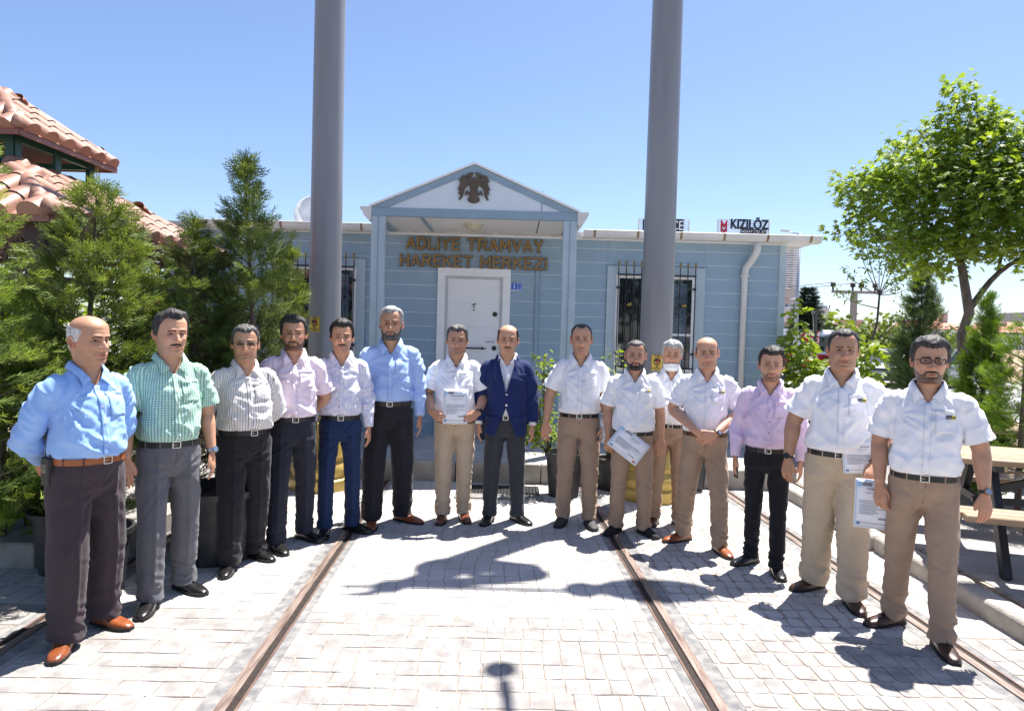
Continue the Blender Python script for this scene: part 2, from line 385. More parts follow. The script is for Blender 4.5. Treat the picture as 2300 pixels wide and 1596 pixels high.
POSES = {'hang': ((.228, .025, 1.115), (.242, -.04, .88)), 'hangin': ((.226, .03, 1.115), (.215, -.06, .875)), 'back': ((.252, .10, 1.11), (.13, .20, .96)),
         'paper': ((.25, .0, 1.12), (.200, -.19, .995)), 'clasp': ((.262, -.01, 1.14), (.065, -.225, .985)), 'book': ((.255, .01, 1.13), (.195, -.145, .925)),
         'wide': ((.262, .01, 1.12), (.285, -.05, .885)), 'bookl': ((.25, .0, 1.12), (.23, -.13, .93))}

def person(sp):
    A = G(*sp['feet'][0]); B = G(*sp['feet'][1]); mid = (A+B)/2; H = P(*sp['top'], mid.y).z+.0
    H = sp.get('H', H); S = H/1.75; yaw = R(sp.get('yaw', 0)); bz = sp.get('belt', .965)
    g = sp.get('g', 1.0); bel = sp.get('belly', .0)+.026; sw = sp.get('sw', 1.0)
    root = empty('person', (mid.x, mid.y, 0), yaw); tag(root, sp['label'], 'person', sp.get('group'))
    inv = Matrix.Rotation(-yaw, 3, 'Z'); fl = [(inv @ (q-mid))/S for q in (A, B)]
    seed = sp['n']*17; skin = skin_mat(sp.get('tone', .9))
    def put(name, V, F, m, smooth=True, col=None, parent=None):
        me = np_mesh(name, np.asarray(V)*S, F, smooth, col); me.materials.append(m); return mkobj(name, me, parent or root)
    def putmb(mb, name, m, smooth=False, parent=None, auto=False):
        mb.v = [tuple(S*c for c in v) for v in mb.v]; return mb.build(name, m, parent or root, smooth, auto=auto)
    # ---------- head
    hp = sp.get('head', {}); Gd = head_grid(hp); N = grid_normals(Gd); X, Y, Z = Gd[..., 0], Gd[..., 1], Gd[..., 2]
    Ta = np.broadcast_to(np.degrees(np.abs((TH+PI) % (2*PI)-PI)), X.shape)
    Eh = Euler((R(sp.get('hpitch', 0)), R(sp.get('hroll', 0)), R(sp.get('hyaw', 0)))).to_matrix(); Eh = np.array(Eh)
    hs = hp.get('hs', 1.055)
    def TH_(V):
        V = np.asarray(V, float)*hs; w = sstep(-.20, -.10, V[:, 2])[:, None]; pv = np.array([0, .025, -.11])
        return V*(1-w)+((V-pv)@Eh.T+pv)*w+np.array([0, -.015, 1.625-.125*(hs-1)])
    hairc = sp.get('hair', 'black'); hz = sp.get('hairline', .072); rec = sp.get('rec', .012)
    line = np.interp(Ta, [0, 20, 38, 52, 64, 74, 82, 92, 100, 116, 140, 180], [hz, hz+.3*rec, hz+rec, .062+rec*.7, .045, .012, -.018, -.022, .022, -.03, -.072, -.085])
    line = line+.009*(vnoise(np.stack([X.ravel()*120, Z.ravel()*60, Y.ravel()*90], -1), seed).reshape(X.shape)-.5)
    hm = sstep(0, .020, Z-line)
    if 'bald' in sp: hm = hm*sstep(0, .02, sp['bald']+.035*sstep(60, 150, Ta)-Z)
    ht = sp.get('hthick', .012); vol = ht*hm*(1+sp.get('hvol', .5)*sstep(.05, .11, Z)*sstep(120, 20, Ta))
    st = vnoise(np.stack([X.ravel()*170+Z.ravel()*60, Y.ravel()*55, Z.ravel()*70], -1), seed).reshape(X.shape)
    st2 = vnoise(np.stack([X.ravel()*45, Y.ravel()*28, Z.ravel()*45], -1), seed+3).reshape(X.shape)
    vol = vol+hm*((st-.5)*.0085+(st2-.5)*.010*sp.get('hmess', 1))*min(1, ht/.010)-.0022*(1-hm)
    # ---------- beard / moustache masks
    bl = np.interp(Ta, [0, 16, 28, 40, 55, 70, 80, 90, 100], [-.055, -.055, -.062, -.072, -.064, -.045, -.015, .0, -.2]); lips = sstep(.027, .022, np.abs(X))*sstep(-.085, -.082, Z)*sstep(-.062, -.065, Z)
    bm_ = sstep(0, .007, bl-Z)*sstep(-.130, -.118, Z)*sstep(96, 88, Ta)*(1-lips)
    mm = sstep(.031, .024, np.abs(X))*sstep(-.0515, -.0545, Z+.12*np.abs(X)*.4)*sstep(-.068, -.063, Z+.25*np.maximum(np.abs(X)-.015, 0))*(np.cos(np.radians(Ta)) > .2)
    col = np.ones(Gd.shape)
    def tint(msk, c):
        nonlocal col; msk = np.clip(msk, 0, 1)[..., None]; col = col*(1-msk)+col*np.array(c)*msk
    tint(gs(X, .026)*gs(Z+.073, .009)*.9*(np.cos(np.radians(Ta)) > .5), (.86, .58, .58)); tint(gs(X, .02)*gs(Z+.0725+.25*np.abs(X)**2/.025, .0018)*(np.cos(np.radians(Ta)) > .5), (.35, .25, .25))
    tint(gs(X, .018)*gs(Z+.035, .018)*.6, (1.05, .86, .82)); tint(gs(np.abs(X)-.045, .018)*gs(Z+.025, .02)*.5*(np.cos(np.radians(Ta)) > .2), (1.04, .86, .84))
    stub = sp.get('stubble', .35); bmn = vnoise(np.stack([X.ravel()*300, Y.ravel()*300, Z.ravel()*300], -1), seed+4).reshape(X.shape); tint(bm_*stub*(.75+.5*bmn), (.48, .50, .54) if stub < .6 else (.17, .165, .175)); tint(gs(np.abs(X)-.031, .017)*gs(Z-.002, .010)*.6*(Y < 0), (.62, .52, .50))  # eye-socket skin darker, deepened in colour to imitate the shade of a squint
    tint(sstep(0, .02, Z-line+.006)*.5*(1 if 'bald' not in sp else .25), (.6, .6, .62))
    k, n_ = X.shape; Vh = Gd.reshape(-1, 3); Fh = [(i*n_+j, i*n_+(j+1) % n_, (i+1)*n_+(j+1) % n_, (i+1)*n_+j) for i in range(k-1) for j in range(n_)]
    Vh = np.vstack([Vh, [[0, .012, .1262]]]); Fh += [((k-1)*n_+j, (k-1)*n_+(j+1) % n_, k*n_) for j in range(n_)]
    colv = np.vstack([col.reshape(-1, 3), [[1, 1, 1]]])
    bvh = BVHTree.FromPolygons([tuple(v) for v in Vh], Fh)
    def fy(x, z):
        h = bvh.ray_cast(Vector((x, -.3, z)), Vector((0, 1, 0))); return h[0].y if h[0] else -.08
    body = MB(); body.add(TH_(Vh), Fh); cols = [colv]
    wr = head_w = hp.get('fw', 1)
    for s in (-1, 1):                                   # ears
        rings = []
        for q, ox in ((1., -.006), (1.02, .006), (.98, .010), (.80, .008), (.62, .0), (.15, -.001)):
            rg = []
            for a in np.arange(18)*2*PI/18:
                ez = .031*math.cos(a)*q; ey = (.0185 if math.cos(a) > -.3 else .0135)*math.sin(a)*q
                rg.append((s*(.0765*wr+ox+.30*max(ey, -.01)+.004), .017+ey+.15*ez*.5, -.006+ez))
            rings.append(rg)
        m_ = MB(); lofted(m_, rings); body.add(TH_(m_.v), m_.f); cols.append(np.tile([1.05, .86, .82], (len(m_.v), 1)))
    # ---------- torso core, arms and hands
    cw = .178*g; t_ = MB()
    prof = [(bz-.05, .150*g, .10+bel*.6, .10), (bz+.06, .160*g, .112+bel, .105), (1.16, .160*g, .116+bel*.88, .11), (1.28, .165*g, .110+bel*.42, .115), (1.34, .167*sw, .094+bel*.1, .112), (1.385, .155*sw, .073, .102), (1.422, .118*sw, .052, .090), (1.455, .080, .052, .075), (1.475, .066, .048, .070)]
    lofted(t_, [sring(0, 0, z, a-.010-.022*(z > 1.27)*(z < 1.44), f_-.009, b_-.010, .92, 28) for z, a, f_, b_ in prof]); body.add(t_.v, t_.f); cols.append(np.ones((len(t_.v), 3)))
    arms = {}
    for si, s in enumerate((-1, 1)):
        pose = sp['arms'][si]; ppos = POSES[pose] if isinstance(pose, str) else pose
        off = (g-1)*.10+(sw-1)*.14
        E_ = np.array(ppos[0], float)+[off, 0, 0]; W_ = np.array(ppos[1], float)+[off*(.9 if ppos[1][0] > .2 else .2), -bel*(1 if ppos[1][1] < -.1 else 0), 0]; E_[0] *= s; W_[0] *= s
        Sh = np.array([s*.160*sw, .005, 1.372]); arms[s] = (Sh, E_, W_); fat = sp.get('armfat', 1.0)*(.5+.5*g)
        d1 = (E_-Sh); d2 = (W_-E_)
        pth = [Sh, Sh+d1*.35+np.array([s*.012, 0, 0]), Sh+d1*.7+np.array([s*.008, 0, 0]), E_, E_+d2*.25, E_+d2*.6, W_-d2*.02]
        rad = np.array([.036, .047, .049, .043, .0455, .035, .026])*fat
        pp = catmull(pth, 4); rr = np.interp(np.linspace(0, 1, len(pp)), np.linspace(0, 1, len(rad)), rad); m_ = MB(); m_.tube(pp, list(rr), 16)
        body.add(m_.v, m_.f); cols.append(np.ones((len(m_.v), 3)))
        hv, hf = hand(*sp.get('hand', (.32, 0)) if not isinstance(sp.get('hand'), dict) else sp['hand'].get(s, (.32, 0)))
        pron = R(sp.get('pron', (35, 35))[si]); cz, sz = math.cos(-pron), math.sin(-pron)
        q = hv.copy()*1.0; q = np.stack([q[:, 0]*cz-q[:, 1]*sz, q[:, 0]*sz+q[:, 1]*cz, q[:, 2]], -1)
        if s < 0: q[:, 0] *= -1; hf = hf[:, ::-1]
        dd = Vector(d2/np.linalg.norm(d2)); hb = sp.get('handdir', {}).get(s)
        dd = Vector(hb).normalized() if hb else (dd*.6+Vector((0, 0, -1))*.4).normalized() if ppos[1][1] > -.12 else dd
        Q = np.array(Vector((0, 0, -1)).rotation_difference(dd).to_matrix()); q = q@Q.T+W_
        body.add(q, hf); hc = np.ones((len(q), 3)); hc[:] = (1.02, .95, .92); cols.append(hc); arms[s] += (np.array(dd),)
    me = np_mesh('body', np.asarray(body.v)*S, body.f, True, np.vstack(cols)); me.materials.append(skin); mkobj('body', me, root)
    # ---------- eyes, brows
    for s in (-1, 1):
        ex = s*.031; ey = fy(ex, .003); e = MB(); e.ball((0, 0, 0), .0125, .0058, .0036, 14, 8); Ve = TH_(np.asarray(e.v)+[ex, ey+.0022, .0025])
        eo = put('eye', Ve, e.f, EYE_W); i_ = MB(); i_.ball((0, 0, 0), .0052, .0025, .0035, 10, 6); put('iris', TH_(np.asarray(i_.v)+[ex, ey-.0028, .0027]), i_.f, EYE_I, parent=eo)
        li = MB(); li.grid([[(ex+u*.0145, fy(ex+u*.0145, .0075)-.0012, .0068-.0032*u*u-t) for u in np.linspace(-1, 1, 7)] for t in (0, .0016)]); put('eyelashes', TH_(li.v), li.f, EYE_I, parent=eo)
        rows = []
        for t in np.linspace(0, 1, 5):
            rows.append([(s*(.011+.040*u), fy(s*(.011+.040*u), .021)-.0006-.0018*math.sin(PI*t), .0168+.0045*math.sin(PI*min(u*.8+.1, 1))-.0030*u*u+(t-.5)*(.0108-.0055*u)) for u in np.linspace(0, 1, 9)])
        br = MB(); br.grid(rows); put('eyebrow', TH_(br.v), br.f, hairmats(sp.get('brow', 'brown')))
    # ---------- hair, beard
    Vv, F = shell(Gd, N, hm, vol)
    if F: put('hair', TH_(Vv), F, hairmats(hairc))
    if sp.get('beard'):
        bt = sp.get('beardt', .006); bn = vnoise(np.stack([X.ravel()*220, Y.ravel()*120, Z.ravel()*120], -1), seed+9).reshape(X.shape)
        Vv, F = shell(Gd, N, bm_, bm_*(bt*(.6+.8*sstep(-.085, -.11, Z))+(bn-.5)*.004)-.002*(1-bm_), False); put('beard', TH_(Vv), F, hairmats(sp['beard']))
    if sp.get('mous'):
        mt = MB(); rows = []
        for t in np.linspace(0, 1, 6):
            rows.append([(u*.032, fy(u*.032, -.060)-.0010-.0055*math.sin(PI*t)**.7*(1-.6*u*u)+.0012*math.sin(u*37+t*9), -.0515-.0085*abs(u)**1.6-(.0145-.0085*abs(u)**2)*t+.0008*math.sin(u*41)) for u in np.linspace(-1, 1, 17)])
        mt.grid(rows); put('moustache', TH_(mt.v), mt.f, hairmats(sp['mous']))
    if sp.get('mask'):
        mk = sstep(-.078, -.082, Z)*sstep(-.146, -.14, Z)*sstep(78, 70, Ta); Vv, F = shell(Gd, N, mk, .010+.004*np.sin(Z*700)*gs(X, .05)+0*Z, False); o = put('face_mask', TH_(Vv), F, fabric('mask_white', (.75, .78, .8)))
        so_ = o.modifiers.new('s', 'SOLIDIFY'); so_.thickness = .003
        for s in (-1, 1): q = MB(); q.tube(TH_([(s*.066, -.04, -.085), (s*.078, -.015, -.06), (s*.084, .012, -.035)]), .0017, 6); putmb(q, 'ear_loop', fabric('mask_white', (.75, .78, .8)), parent=o)
    if sp.get('glasses'):
        gm, lm = GLASS[sp['glasses']]; gl = MB(); ln = MB(); yg = min(fy(0, .0), fy(.03, .02))-.006
        for s in (-1, 1):
            pts = []
            for a in np.arange(20)*2*PI/20:
                cx_, cz_ = math.cos(a), math.sin(a); w_ = .0255; h_ = .0145
                pts.append((s*.034+w_*np.sign(cx_)*abs(cx_)**.6, yg+.010*abs(s*.034+w_*cx_)*6*.35, .001+h_*np.sign(cz_)*abs(cz_)**.6))
            gl.tube(pts+[pts[0]], .0031 if sp['glasses'] == 'black' else .0010, 6, cap=False); ln.add(pts, [tuple(range(20))])
            gl.bar((s*.0585, yg+.014, .007), (s*.083, .01, .004), .0026, .004)
        gl.bar((-.009, yg+.0005, .004), (.009, yg+.0005, .004), .0025, .003)
        go = put('glasses', TH_(gl.v), gl.f, gm); put('lens', TH_(ln.v), ln.f, lm, parent=go)
    # ---------- trousers
    tm = sp['tm']; dress = sp.get('dress', True); hemw = sp.get('hem', 1.0)*(.85+.15*g); lw = sp.get('legw', 1.0)*(.75+.25*g); legs = []
    mb = MB(); wr_ = .163*g; wf = .112+bel*.85; wb = .108
    rings = [sring(0, 0, z, a, f_, b_, .9, 36) for z, a, f_, b_ in ((bz+.018, wr_, wf, wb), (bz-.02, wr_+.004, wf+.002, wb+.004), (.90, .178*(.5+.5*g), .118+bel*.5, .125), (.84, .180*(.5+.5*g), .115+bel*.25, .132), (.79, .165*(.5+.5*g), .10, .12), (.765, .13, .07, .09))][::-1]
    lofted(mb, rings)
    for q, s in zip(fl, (-1, 1)):
        hx = s*.090*(.6+.4*g); kx = hx*.35+q.x*.65; ky = q.y*.55-.018
        ax_ = [(hx, .0, .93), (hx*1.0, .0, .80), ((hx+kx)/2, ky*.5, .65), (kx, ky, .49), ((kx+q.x)/2, (ky+q.y)/2+.006, .30), (q.x, q.y+.006, .14), (q.x, q.y-.002, .05)]
        rr = [(.092*lw, .11), (.090*lw, .112*lw**.5), (.086*lw, .094*lw), (.074*lw*(.5+.5*hemw), .080*lw*(.5+.5*hemw)), (.069*hemw, .078*hemw), (.064*hemw, .075*hemw), (.066*hemw, .083*hemw)]
        cp = catmull(ax_, 3); ra = np.array(rr); tt = np.linspace(0, 1, len(cp)); ti = np.linspace(0, 1, len(ra))
        lofted(mb, [sring(c[0], c[1], c[2], np.interp(t, ti, ra[:, 0]), np.interp(t, ti, ra[:, 1]), np.interp(t, ti, ra[:, 1]), .95, 24) for c, t in zip(cp, tt)][::-1]); legs.append(np.array(cp))
    V, F = remesh(mb, .0105, 4); N_ = vnormals(V, F); x, y, z = V.T
    lx = np.where(x < 0, np.interp(z, legs[0][::-1, 2], legs[0][::-1, 0]), np.interp(z, legs[1][::-1, 2], legs[1][::-1, 0])); ly = np.where(x < 0, np.interp(z, legs[0][::-1, 2], legs[0][::-1, 1]), np.interp(z, legs[1][::-1, 2], legs[1][::-1, 1]))
    d = .005*(vnoise(V*[9, 9, 6], seed)-.5)
    kk = (gs(z-.13, .09)*.024*hemw+gs(z-.46, .08)*.011+gs(z-.28, .1)*.006)*(.62 if dress else 1.)
    d += kk*(ridge(vnoise(np.stack([x*11, y*11, z*26+(x-lx)*8], -1), seed+1), 2)-.45)
    ang = np.arctan2(z-.80, np.abs(x)+.02); rad_ = np.hypot(x, z-.80)
    d += .016*sstep(.02, .06, rad_)*sstep(.22, .08, rad_)*(ridge(vnoise(np.stack([ang*3.2+np.sign(x)*5, rad_*5, 0*x], -1), seed+2), 2)-.4)*(y < 0)
    d += .009*gs(z-.66, .12)*(ridge(vnoise(np.stack([x*7, y*7, z*12+np.abs(x)*20], -1), seed+5), 2)-.4)
    d += (.0022 if dress else .0045)*(ridge(vnoise(np.stack([(x-lx)*14+z*7*np.sign(x), y*12, z*13], -1), seed+22), 4)-.2)
    if dress: d += .0125*gs(x-lx, .010)*sstep(.10, .2, z)*sstep(bz-.02, bz-.14, z)*(np.abs(y-ly) > .03)
    d *= sstep(.04, .055, z)*.6+.4; d *= sstep(bz+.01, bz-.03, z)
    V = V+N_*d[:, None]; V[:, 2] = np.maximum(V[:, 2], .028)
    trs = put('trousers', V, F, tm); tb = BVHTree.FromPolygons([tuple(v) for v in V], [tuple(f_) for f_ in F.tolist()])
    def ty(x_, z_):
        h = tb.ray_cast(Vector((x_, -.6, z_)), Vector((0, 1, 0))); return h[0].y if h[0] else -.11
    fly = MB(); fly.grid([[(x_+.006*math.sin(z_*30), ty(x_, z_)-.0015+(.004 if abs(x_) > .002 else 0), z_) for x_ in (-.0035, 0, .0035)] for z_ in np.linspace(bz-.02, .80, 9)]); putmb(fly, 'fly_seam', fabric('seam_'+tm.name, tuple(c*.6 for c in sp['tcol'])), True, trs)
    # ---------- belt
    if sp.get('beltcol') is not None:
        b_ = MB(); rr = []
        for dz, e in ((-.0165, .004), (-.0165, .0085), (.0165, .0085), (.0165, .004), (-.0165, .004)): rr.append(sring(0, 0, bz+dz, wr_+e, wf+e, wb+e, .9, 40))
        b_.grid(rr, closed=True); bo = putmb(b_, 'belt', mat('belt_leather_%d' % sp['n'], sp['beltcol'], rough=.4, bump=.15, bscale=200, spec=.5), True, auto=True)
        k_ = MB(); bx = sp.get('buckle', 0); bw = .021; yb_ = -wf-.0105
        for a, b2 in (((-bw, -.018), (bw, -.018)), ((-bw, .018), (bw, .018)), ((-bw, -.018), (-bw, .018)), ((bw, -.018), (bw, .018))): k_.bar((bx+a[0], yb_, bz+a[1]), (bx+b2[0], yb_, bz+b2[1]), .0055, .0045)
        k_.bar((bx-bw, yb_-.001, bz), (bx, yb_-.001, bz), .002); putmb(k_, 'buckle', STEEL, parent=bo)
        for lx_ in (-.085*g, .095*g, -.15*g):
            l_ = MB(); yy = -(wf+.010)*math.sqrt(max(0, 1-(lx_/(wr_+.01))**2))-.002; l_.bar((lx_, yy, bz-.024), (lx_, yy, bz+.021), .011, .003); putmb(l_, 'belt_loop', tm)
    # ---------- shoes
    for q, s, ta in zip(fl, (-1, 1), sp.get('toe', (-18, 18))):
        a = R(ta); Mz = Matrix.Rotation(a, 3, 'Z'); m_ = MB(); so2 = MB()
        sprf = ((.078, .020, .045), (.070, .031, .062), (.045, .037, .078), (.01, .039, .092), (-.03, .042, .088), (-.065, .046, .070), (-.10, .0485, .056), (-.14, .047, .050), (-.175, .040, .044), (-.20, .029, .036), (-.215, .014, .026))
        rings = []
        for yy, w_, h_ in sprf:
            rg = []
            for t in np.linspace(0, 2*PI, 16, endpoint=False):
                c_, s_ = math.cos(t), math.sin(t); xx = w_*np.sign(c_)*abs(c_)**.75; zz_ = (.018+(h_-.018)*abs(s_)**.8) if s_ > 0 else .014
                rg.append((xx, yy, zz_))
            rings.append(rg)
        lofted(m_, rings)
        for t_i, (zz0, zz1, ex_) in enumerate(((0.001, .018, .003),)):
            ol = [(w_+ex_, yy) for yy, w_, h_ in sprf]+[(-(w_+ex_), yy) for yy, w_, h_ in sprf[::-1]]
            so2.prismz(ol, zz0, zz1)
        det = MB()
        if sp.get('laces', True):
            for i_ in range(4):
                yy = -.045-.016*i_; hh = np.interp(-yy, [.03, .065, .10], [.088, .070, .056])+.0025; det.tube([(-.018, yy, hh-.006), (0, yy-.003, hh), (.018, yy, hh-.006)], .0022, 6)
        else:
            det.tube([(-.022, -.06, .064), (0, -.075, .071), (.022, -.06, .064)], .004, 6); det.tube([(0, -.075, .072), (.006, -.10, .062)], .004, 6)
        for mbb in (m_, so2, det): mbb.v = [tuple((Mz @ Vector(v))+Vector((q.x, q.y, 0))) for v in mbb.v]
        sh = putmb(m_, 'shoe', sp['shoem'], True); sh.modifiers.new('sub', 'SUBSURF').render_levels = 1; putmb(so2, 'sole', RUBBER, False, sh); putmb(det, 'shoelace' if sp.get('laces', True) else 'tassel', sp['shoem'] if not sp.get('laces', True) else LACE, True, sh)
    # ---------- shirt
    def upper(name, m, e, zlow, sl, vz, vw, tuck, hemz=None, amp=1., sleeves=True, splay=0, voxel=.0095):
        mb = MB(); pr = [(z_, a+e, f_+e, b_+e) for z_, a, f_, b_ in prof[1:]]
        if tuck: pr = [(bz-.01, wr_-.006, wf-.006, wb-.006), (bz+.014, wr_-.002, wf-.002, wb-.002), (bz+.032, wr_+.010, wf+.009+bel*.15, wb+.012), (bz+.06, .168*g+e, .121+bel*1.05+e, .118+e)]+pr[1:]
        else: pr = [(hemz, .182*g+e, .128+bel*.9+e, .135+e), (bz-.04, .178*g+e, .126+bel*.95+e, .128+e), (bz+.06, .166*g+e, .120+bel+e, .112+e)]+pr[1:]
        lofted(mb, [sring(0, 0, z_, a, f_, b_, .9, 40) for z_, a, f_, b_ in pr])
        if sleeves:
            for s in (-1, 1):
                Sh, E_, W_, dd = arms[s]; d1 = E_-Sh; d2 = W_-E_; fat = sp.get('armfat', 1.)*(.5+.5*g)
                if sl == 'short': pth = [Sh+[-s*.045, 0, .012], Sh+[s*.008, 0, -.004], Sh+d1*.42+[s*.016, 0, 0], Sh+d1*.60+[s*.018, 0, 0], Sh+d1*sp.get('slen', .80)+[s*.016, 0, 0]]; rad = np.array([.046, .056, .062, .066, .071])*fat
                else: pth = [Sh+[-s*.045, 0, .012], Sh+[s*.006, 0, -.004], Sh+d1*.45+[s*.013, 0, 0], Sh+d1*.8, E_+[s*.003, 0, 0], E_+d2*.3, E_+d2*.7, W_-d2*(.02 if name != 'jacket' else .03)]; rad = np.array([.046, .055, .059, .056, .053, .050, .044, .036 if name != 'jacket' else .044])*fat
                rad = rad+e*.6; pp = catmull(pth, 4); rr = np.interp(np.linspace(0, 1, len(pp)), np.linspace(0, 1, len(rad)), rad); mb.tube(pp, list(rr), 18)
        V, F = remesh(mb, voxel, 4); N_ = vnormals(V, F); x, y, z = V.T; ax = np.abs(x)
        far = np.minimum(1, sstep(1.47, 1.40, z)+.1)
        d = amp*.007*(vnoise(V*[8, 8, 7], seed+11)-.5)*far
        zr = 1.31-z; xr = .155-ax; an = np.arctan2(zr, xr+.001); rd = np.hypot(zr, xr); tor = sstep(.20, .16, ax)
        d += amp*.011*sstep(.015, .07, rd)*sstep(.36, .12, rd)*(ridge(vnoise(np.stack([an*3.6+np.sign(x)*9, rd*4, (y > 0)*7.], -1), seed+12), 2.2)-.35)*tor
        bw_ = gs(z-(bz+.075), .075) if tuck else gs(z-(bz+.05), .1)*.3
        d += amp*.015*bw_*(ridge(vnoise(np.stack([x*8+np.sign(y)*3, y*8, z*17+x*6], -1), seed+13), 1.6)-.40)*sstep(.24, .2, ax)
        d += amp*.009*sstep(1.32, 1.18, z)*tor*(ridge(vnoise(np.stack([x*9-np.sign(x)*z*7, y*5, z*8], -1), seed+14), 2.5)-.35)
        for s in (-1, 1):
            Sh, E_, W_, dd = arms[s]; de = np.linalg.norm(V-E_, axis=1); dm = (x*s > .19); de2 = np.linalg.norm(V-(Sh+(E_-Sh)*.3), axis=1)
            u = (V-Sh)@((E_-Sh)/np.linalg.norm(E_-Sh))
            d += amp*dm*(.012*gs(de, .13)*(sl == 'long')+.007*gs(de2, .2)+.004)*(ridge(vnoise(np.stack([x*9, y*9, u*22+y*9], -1), seed+15+s), 1.8)-.4)
        d += amp*.0034*far*(ridge(vnoise(np.stack([x*15+z*11*np.sign(x), y*13, z*12-x*5], -1), seed+21), 4)-.2)
        d = np.maximum(d, -.0055)
        if tuck: d *= sstep(bz+.012, bz+.03, z)
        V = V+N_*d[:, None]
        if hemz is not None and not tuck:
            fl_ = (z < .95) & (ax < .2); V[fl_, 1] *= 1.02
        # open the neck and the front
        fc = V[F].mean(1); vmask = (fc[:, 1] < 0.0) & (fc[:, 2] > vz) & (np.abs(fc[:, 0]) < (fc[:, 2]-vz)*vw+.0) & (np.abs(fc[:, 0]) < .07)
        if splay: vmask |= (fc[:, 1] < 0) & (fc[:, 2] < vz-.13) & (np.abs(fc[:, 0]-.0) < (vz-.13-fc[:, 2])*splay)
        vmask |= (fc[:, 2] > 1.462) & (np.hypot(fc[:, 0], fc[:, 1]-.01) < .078)
        # flat cuffs: verts beyond the cuff plane slide back onto it, the closing cap goes
        for s in (-1, 1):
            if sleeves:
                Sh, E_, W_, dd = arms[s]; d1 = E_-Sh; L1 = np.linalg.norm(d1); un = d1/L1; org = Sh; Lc = L1*sp.get('slen', .80)-.009; rl = .10
                if sl == 'long': d2 = W_-E_; L2 = np.linalg.norm(d2); un = d2/L2; org = E_; Lc = L2*(.97 if name != 'jacket' else .945); rl = .07
                t_ = (V-org)@un; rad_ = np.linalg.norm(np.cross(V-org, un), axis=1); be = (t_ > Lc) & (rad_ < rl) & (t_ < Lc+.09) & ((V[:, 0]*s > .15) if sl == 'short' else (np.linalg.norm(V-W_, axis=1) < .10))
                V[be] -= un*(t_[be]-Lc)[:, None]; vmask |= be[F].all(1)
        if vz < 2:
            cut = vmask; bd = np.zeros(len(V), bool); rm = np.zeros(len(V), bool); rm[F[cut].ravel()] = True; kp = np.zeros(len(V), bool); kp[F[~cut].ravel()] = True; bd = rm & kp & (V[:, 1] < 0) & (V[:, 2] > vz-.01) & (np.abs(V[:, 0]) < .075) & (V[:, 2] < 1.47)
            V[bd, 0] = np.sign(V[bd, 0])*np.clip((V[bd, 2]-vz)*vw, .0, .072)
            if splay:
                bd = rm & kp & (V[:, 1] < 0) & (V[:, 2] < vz-.11) & (np.abs(V[:, 0]) < .16); V[bd, 0] = np.sign(V[bd, 0])*np.clip((vz-.13-V[bd, 2])*splay, 0, .2)
        if not tuck: vmask |= fc[:, 2] < hemz+.004
        Fk = F[~vmask]; o = put(name, V, Fk, m)
        if name == 'jacket' or sl == 'short':
            sd = o.modifiers.new('solid', 'SOLIDIFY'); sd.thickness = .0035*S; sd.offset = -1
        return o, V, F, BVHTree.FromPolygons([tuple(v) for v in V], [tuple(f_) for f_ in F.tolist()])
    sm_ = sp['sm']; sl = sp.get('sleeve', 'short'); vz = sp.get('vz', 1.375); jk = sp.get('jacket')
    sh, V, F, sb = upper('shirt', sm_, .007 if jk is None else 0., bz, sl, vz, .80, True, amp=1.55 if jk is None else .3, sleeves=jk is None)
    def sy(x_, z_, bv=None):
        h = (bv or sb).ray_cast(Vector((x_, -.8, z_)), Vector((0, 1, 0))); return h[0].y if h[0] else -.1
    def patch(xs, zs, off, name, m, parent, skew=None, bv=None, th=.002):
        rows = [[(x_, sy(x_, z_, bv)-off, z_) for x_ in xs] for z_ in zs]; q = MB(); q.grid(rows); o = putmb(q, name, m, True, parent)
        sd = o.modifiers.new('solid', 'SOLIDIFY'); sd.thickness = th*S; sd.offset = 1; return o
    patch([-.016, -.008, 0, .008, .0165], np.linspace(vz+.004, bz+.03, 34), .003, 'placket', sm_, sh)
    bmt = sp.get('button', BTN)
    for z_ in np.arange(vz-.015, bz+.04, -.088):
        q = MB(); yy = sy(0, z_)-.006; q.tube([(0, yy+.002, z_), (0, yy-.0012, z_)], .0052, 10); putmb(q, 'button', bmt, parent=sh)
    if sp.get('pocket', True) and jk is None:
        px = .085*g; pk = patch(np.linspace(px-.05, px+.05, 8), np.linspace(1.335, 1.215, 9), .0035, 'pocket', sm_, sh)
        patch(np.linspace(px-.052, px+.052, 8), np.linspace(1.345, 1.325, 3), .005, 'pocket_hem', sm_, pk)
        if sp.get('badge'):
            patch(np.linspace(px+.002, px+.028, 3), np.linspace(1.316, 1.297, 3), .0085, 'badge', BADGE_N, sh, th=.001)
            patch(np.linspace(px+.028, px+.050, 3), np.linspace(1.317, 1.296, 3), .0086, 'badge', BADGE_Y, sh, th=.001)
            patch(np.linspace(px+.033, px+.045, 3), np.linspace(1.3135, 1.305, 3), .0098, 'badge', BADGE_N, sh, th=.0006)
            patch(np.linspace(px+.031, px+.047, 3), np.linspace(1.3015, 1.299, 2), .0098, 'badge', BADGE_N, sh, th=.0006)
            for zq in (1.309, 1.304): patch(np.linspace(px+.005, px+.025, 3), np.linspace(zq, zq-.0018, 2), .0098, 'badge', BADGE_W, sh, th=.0006)
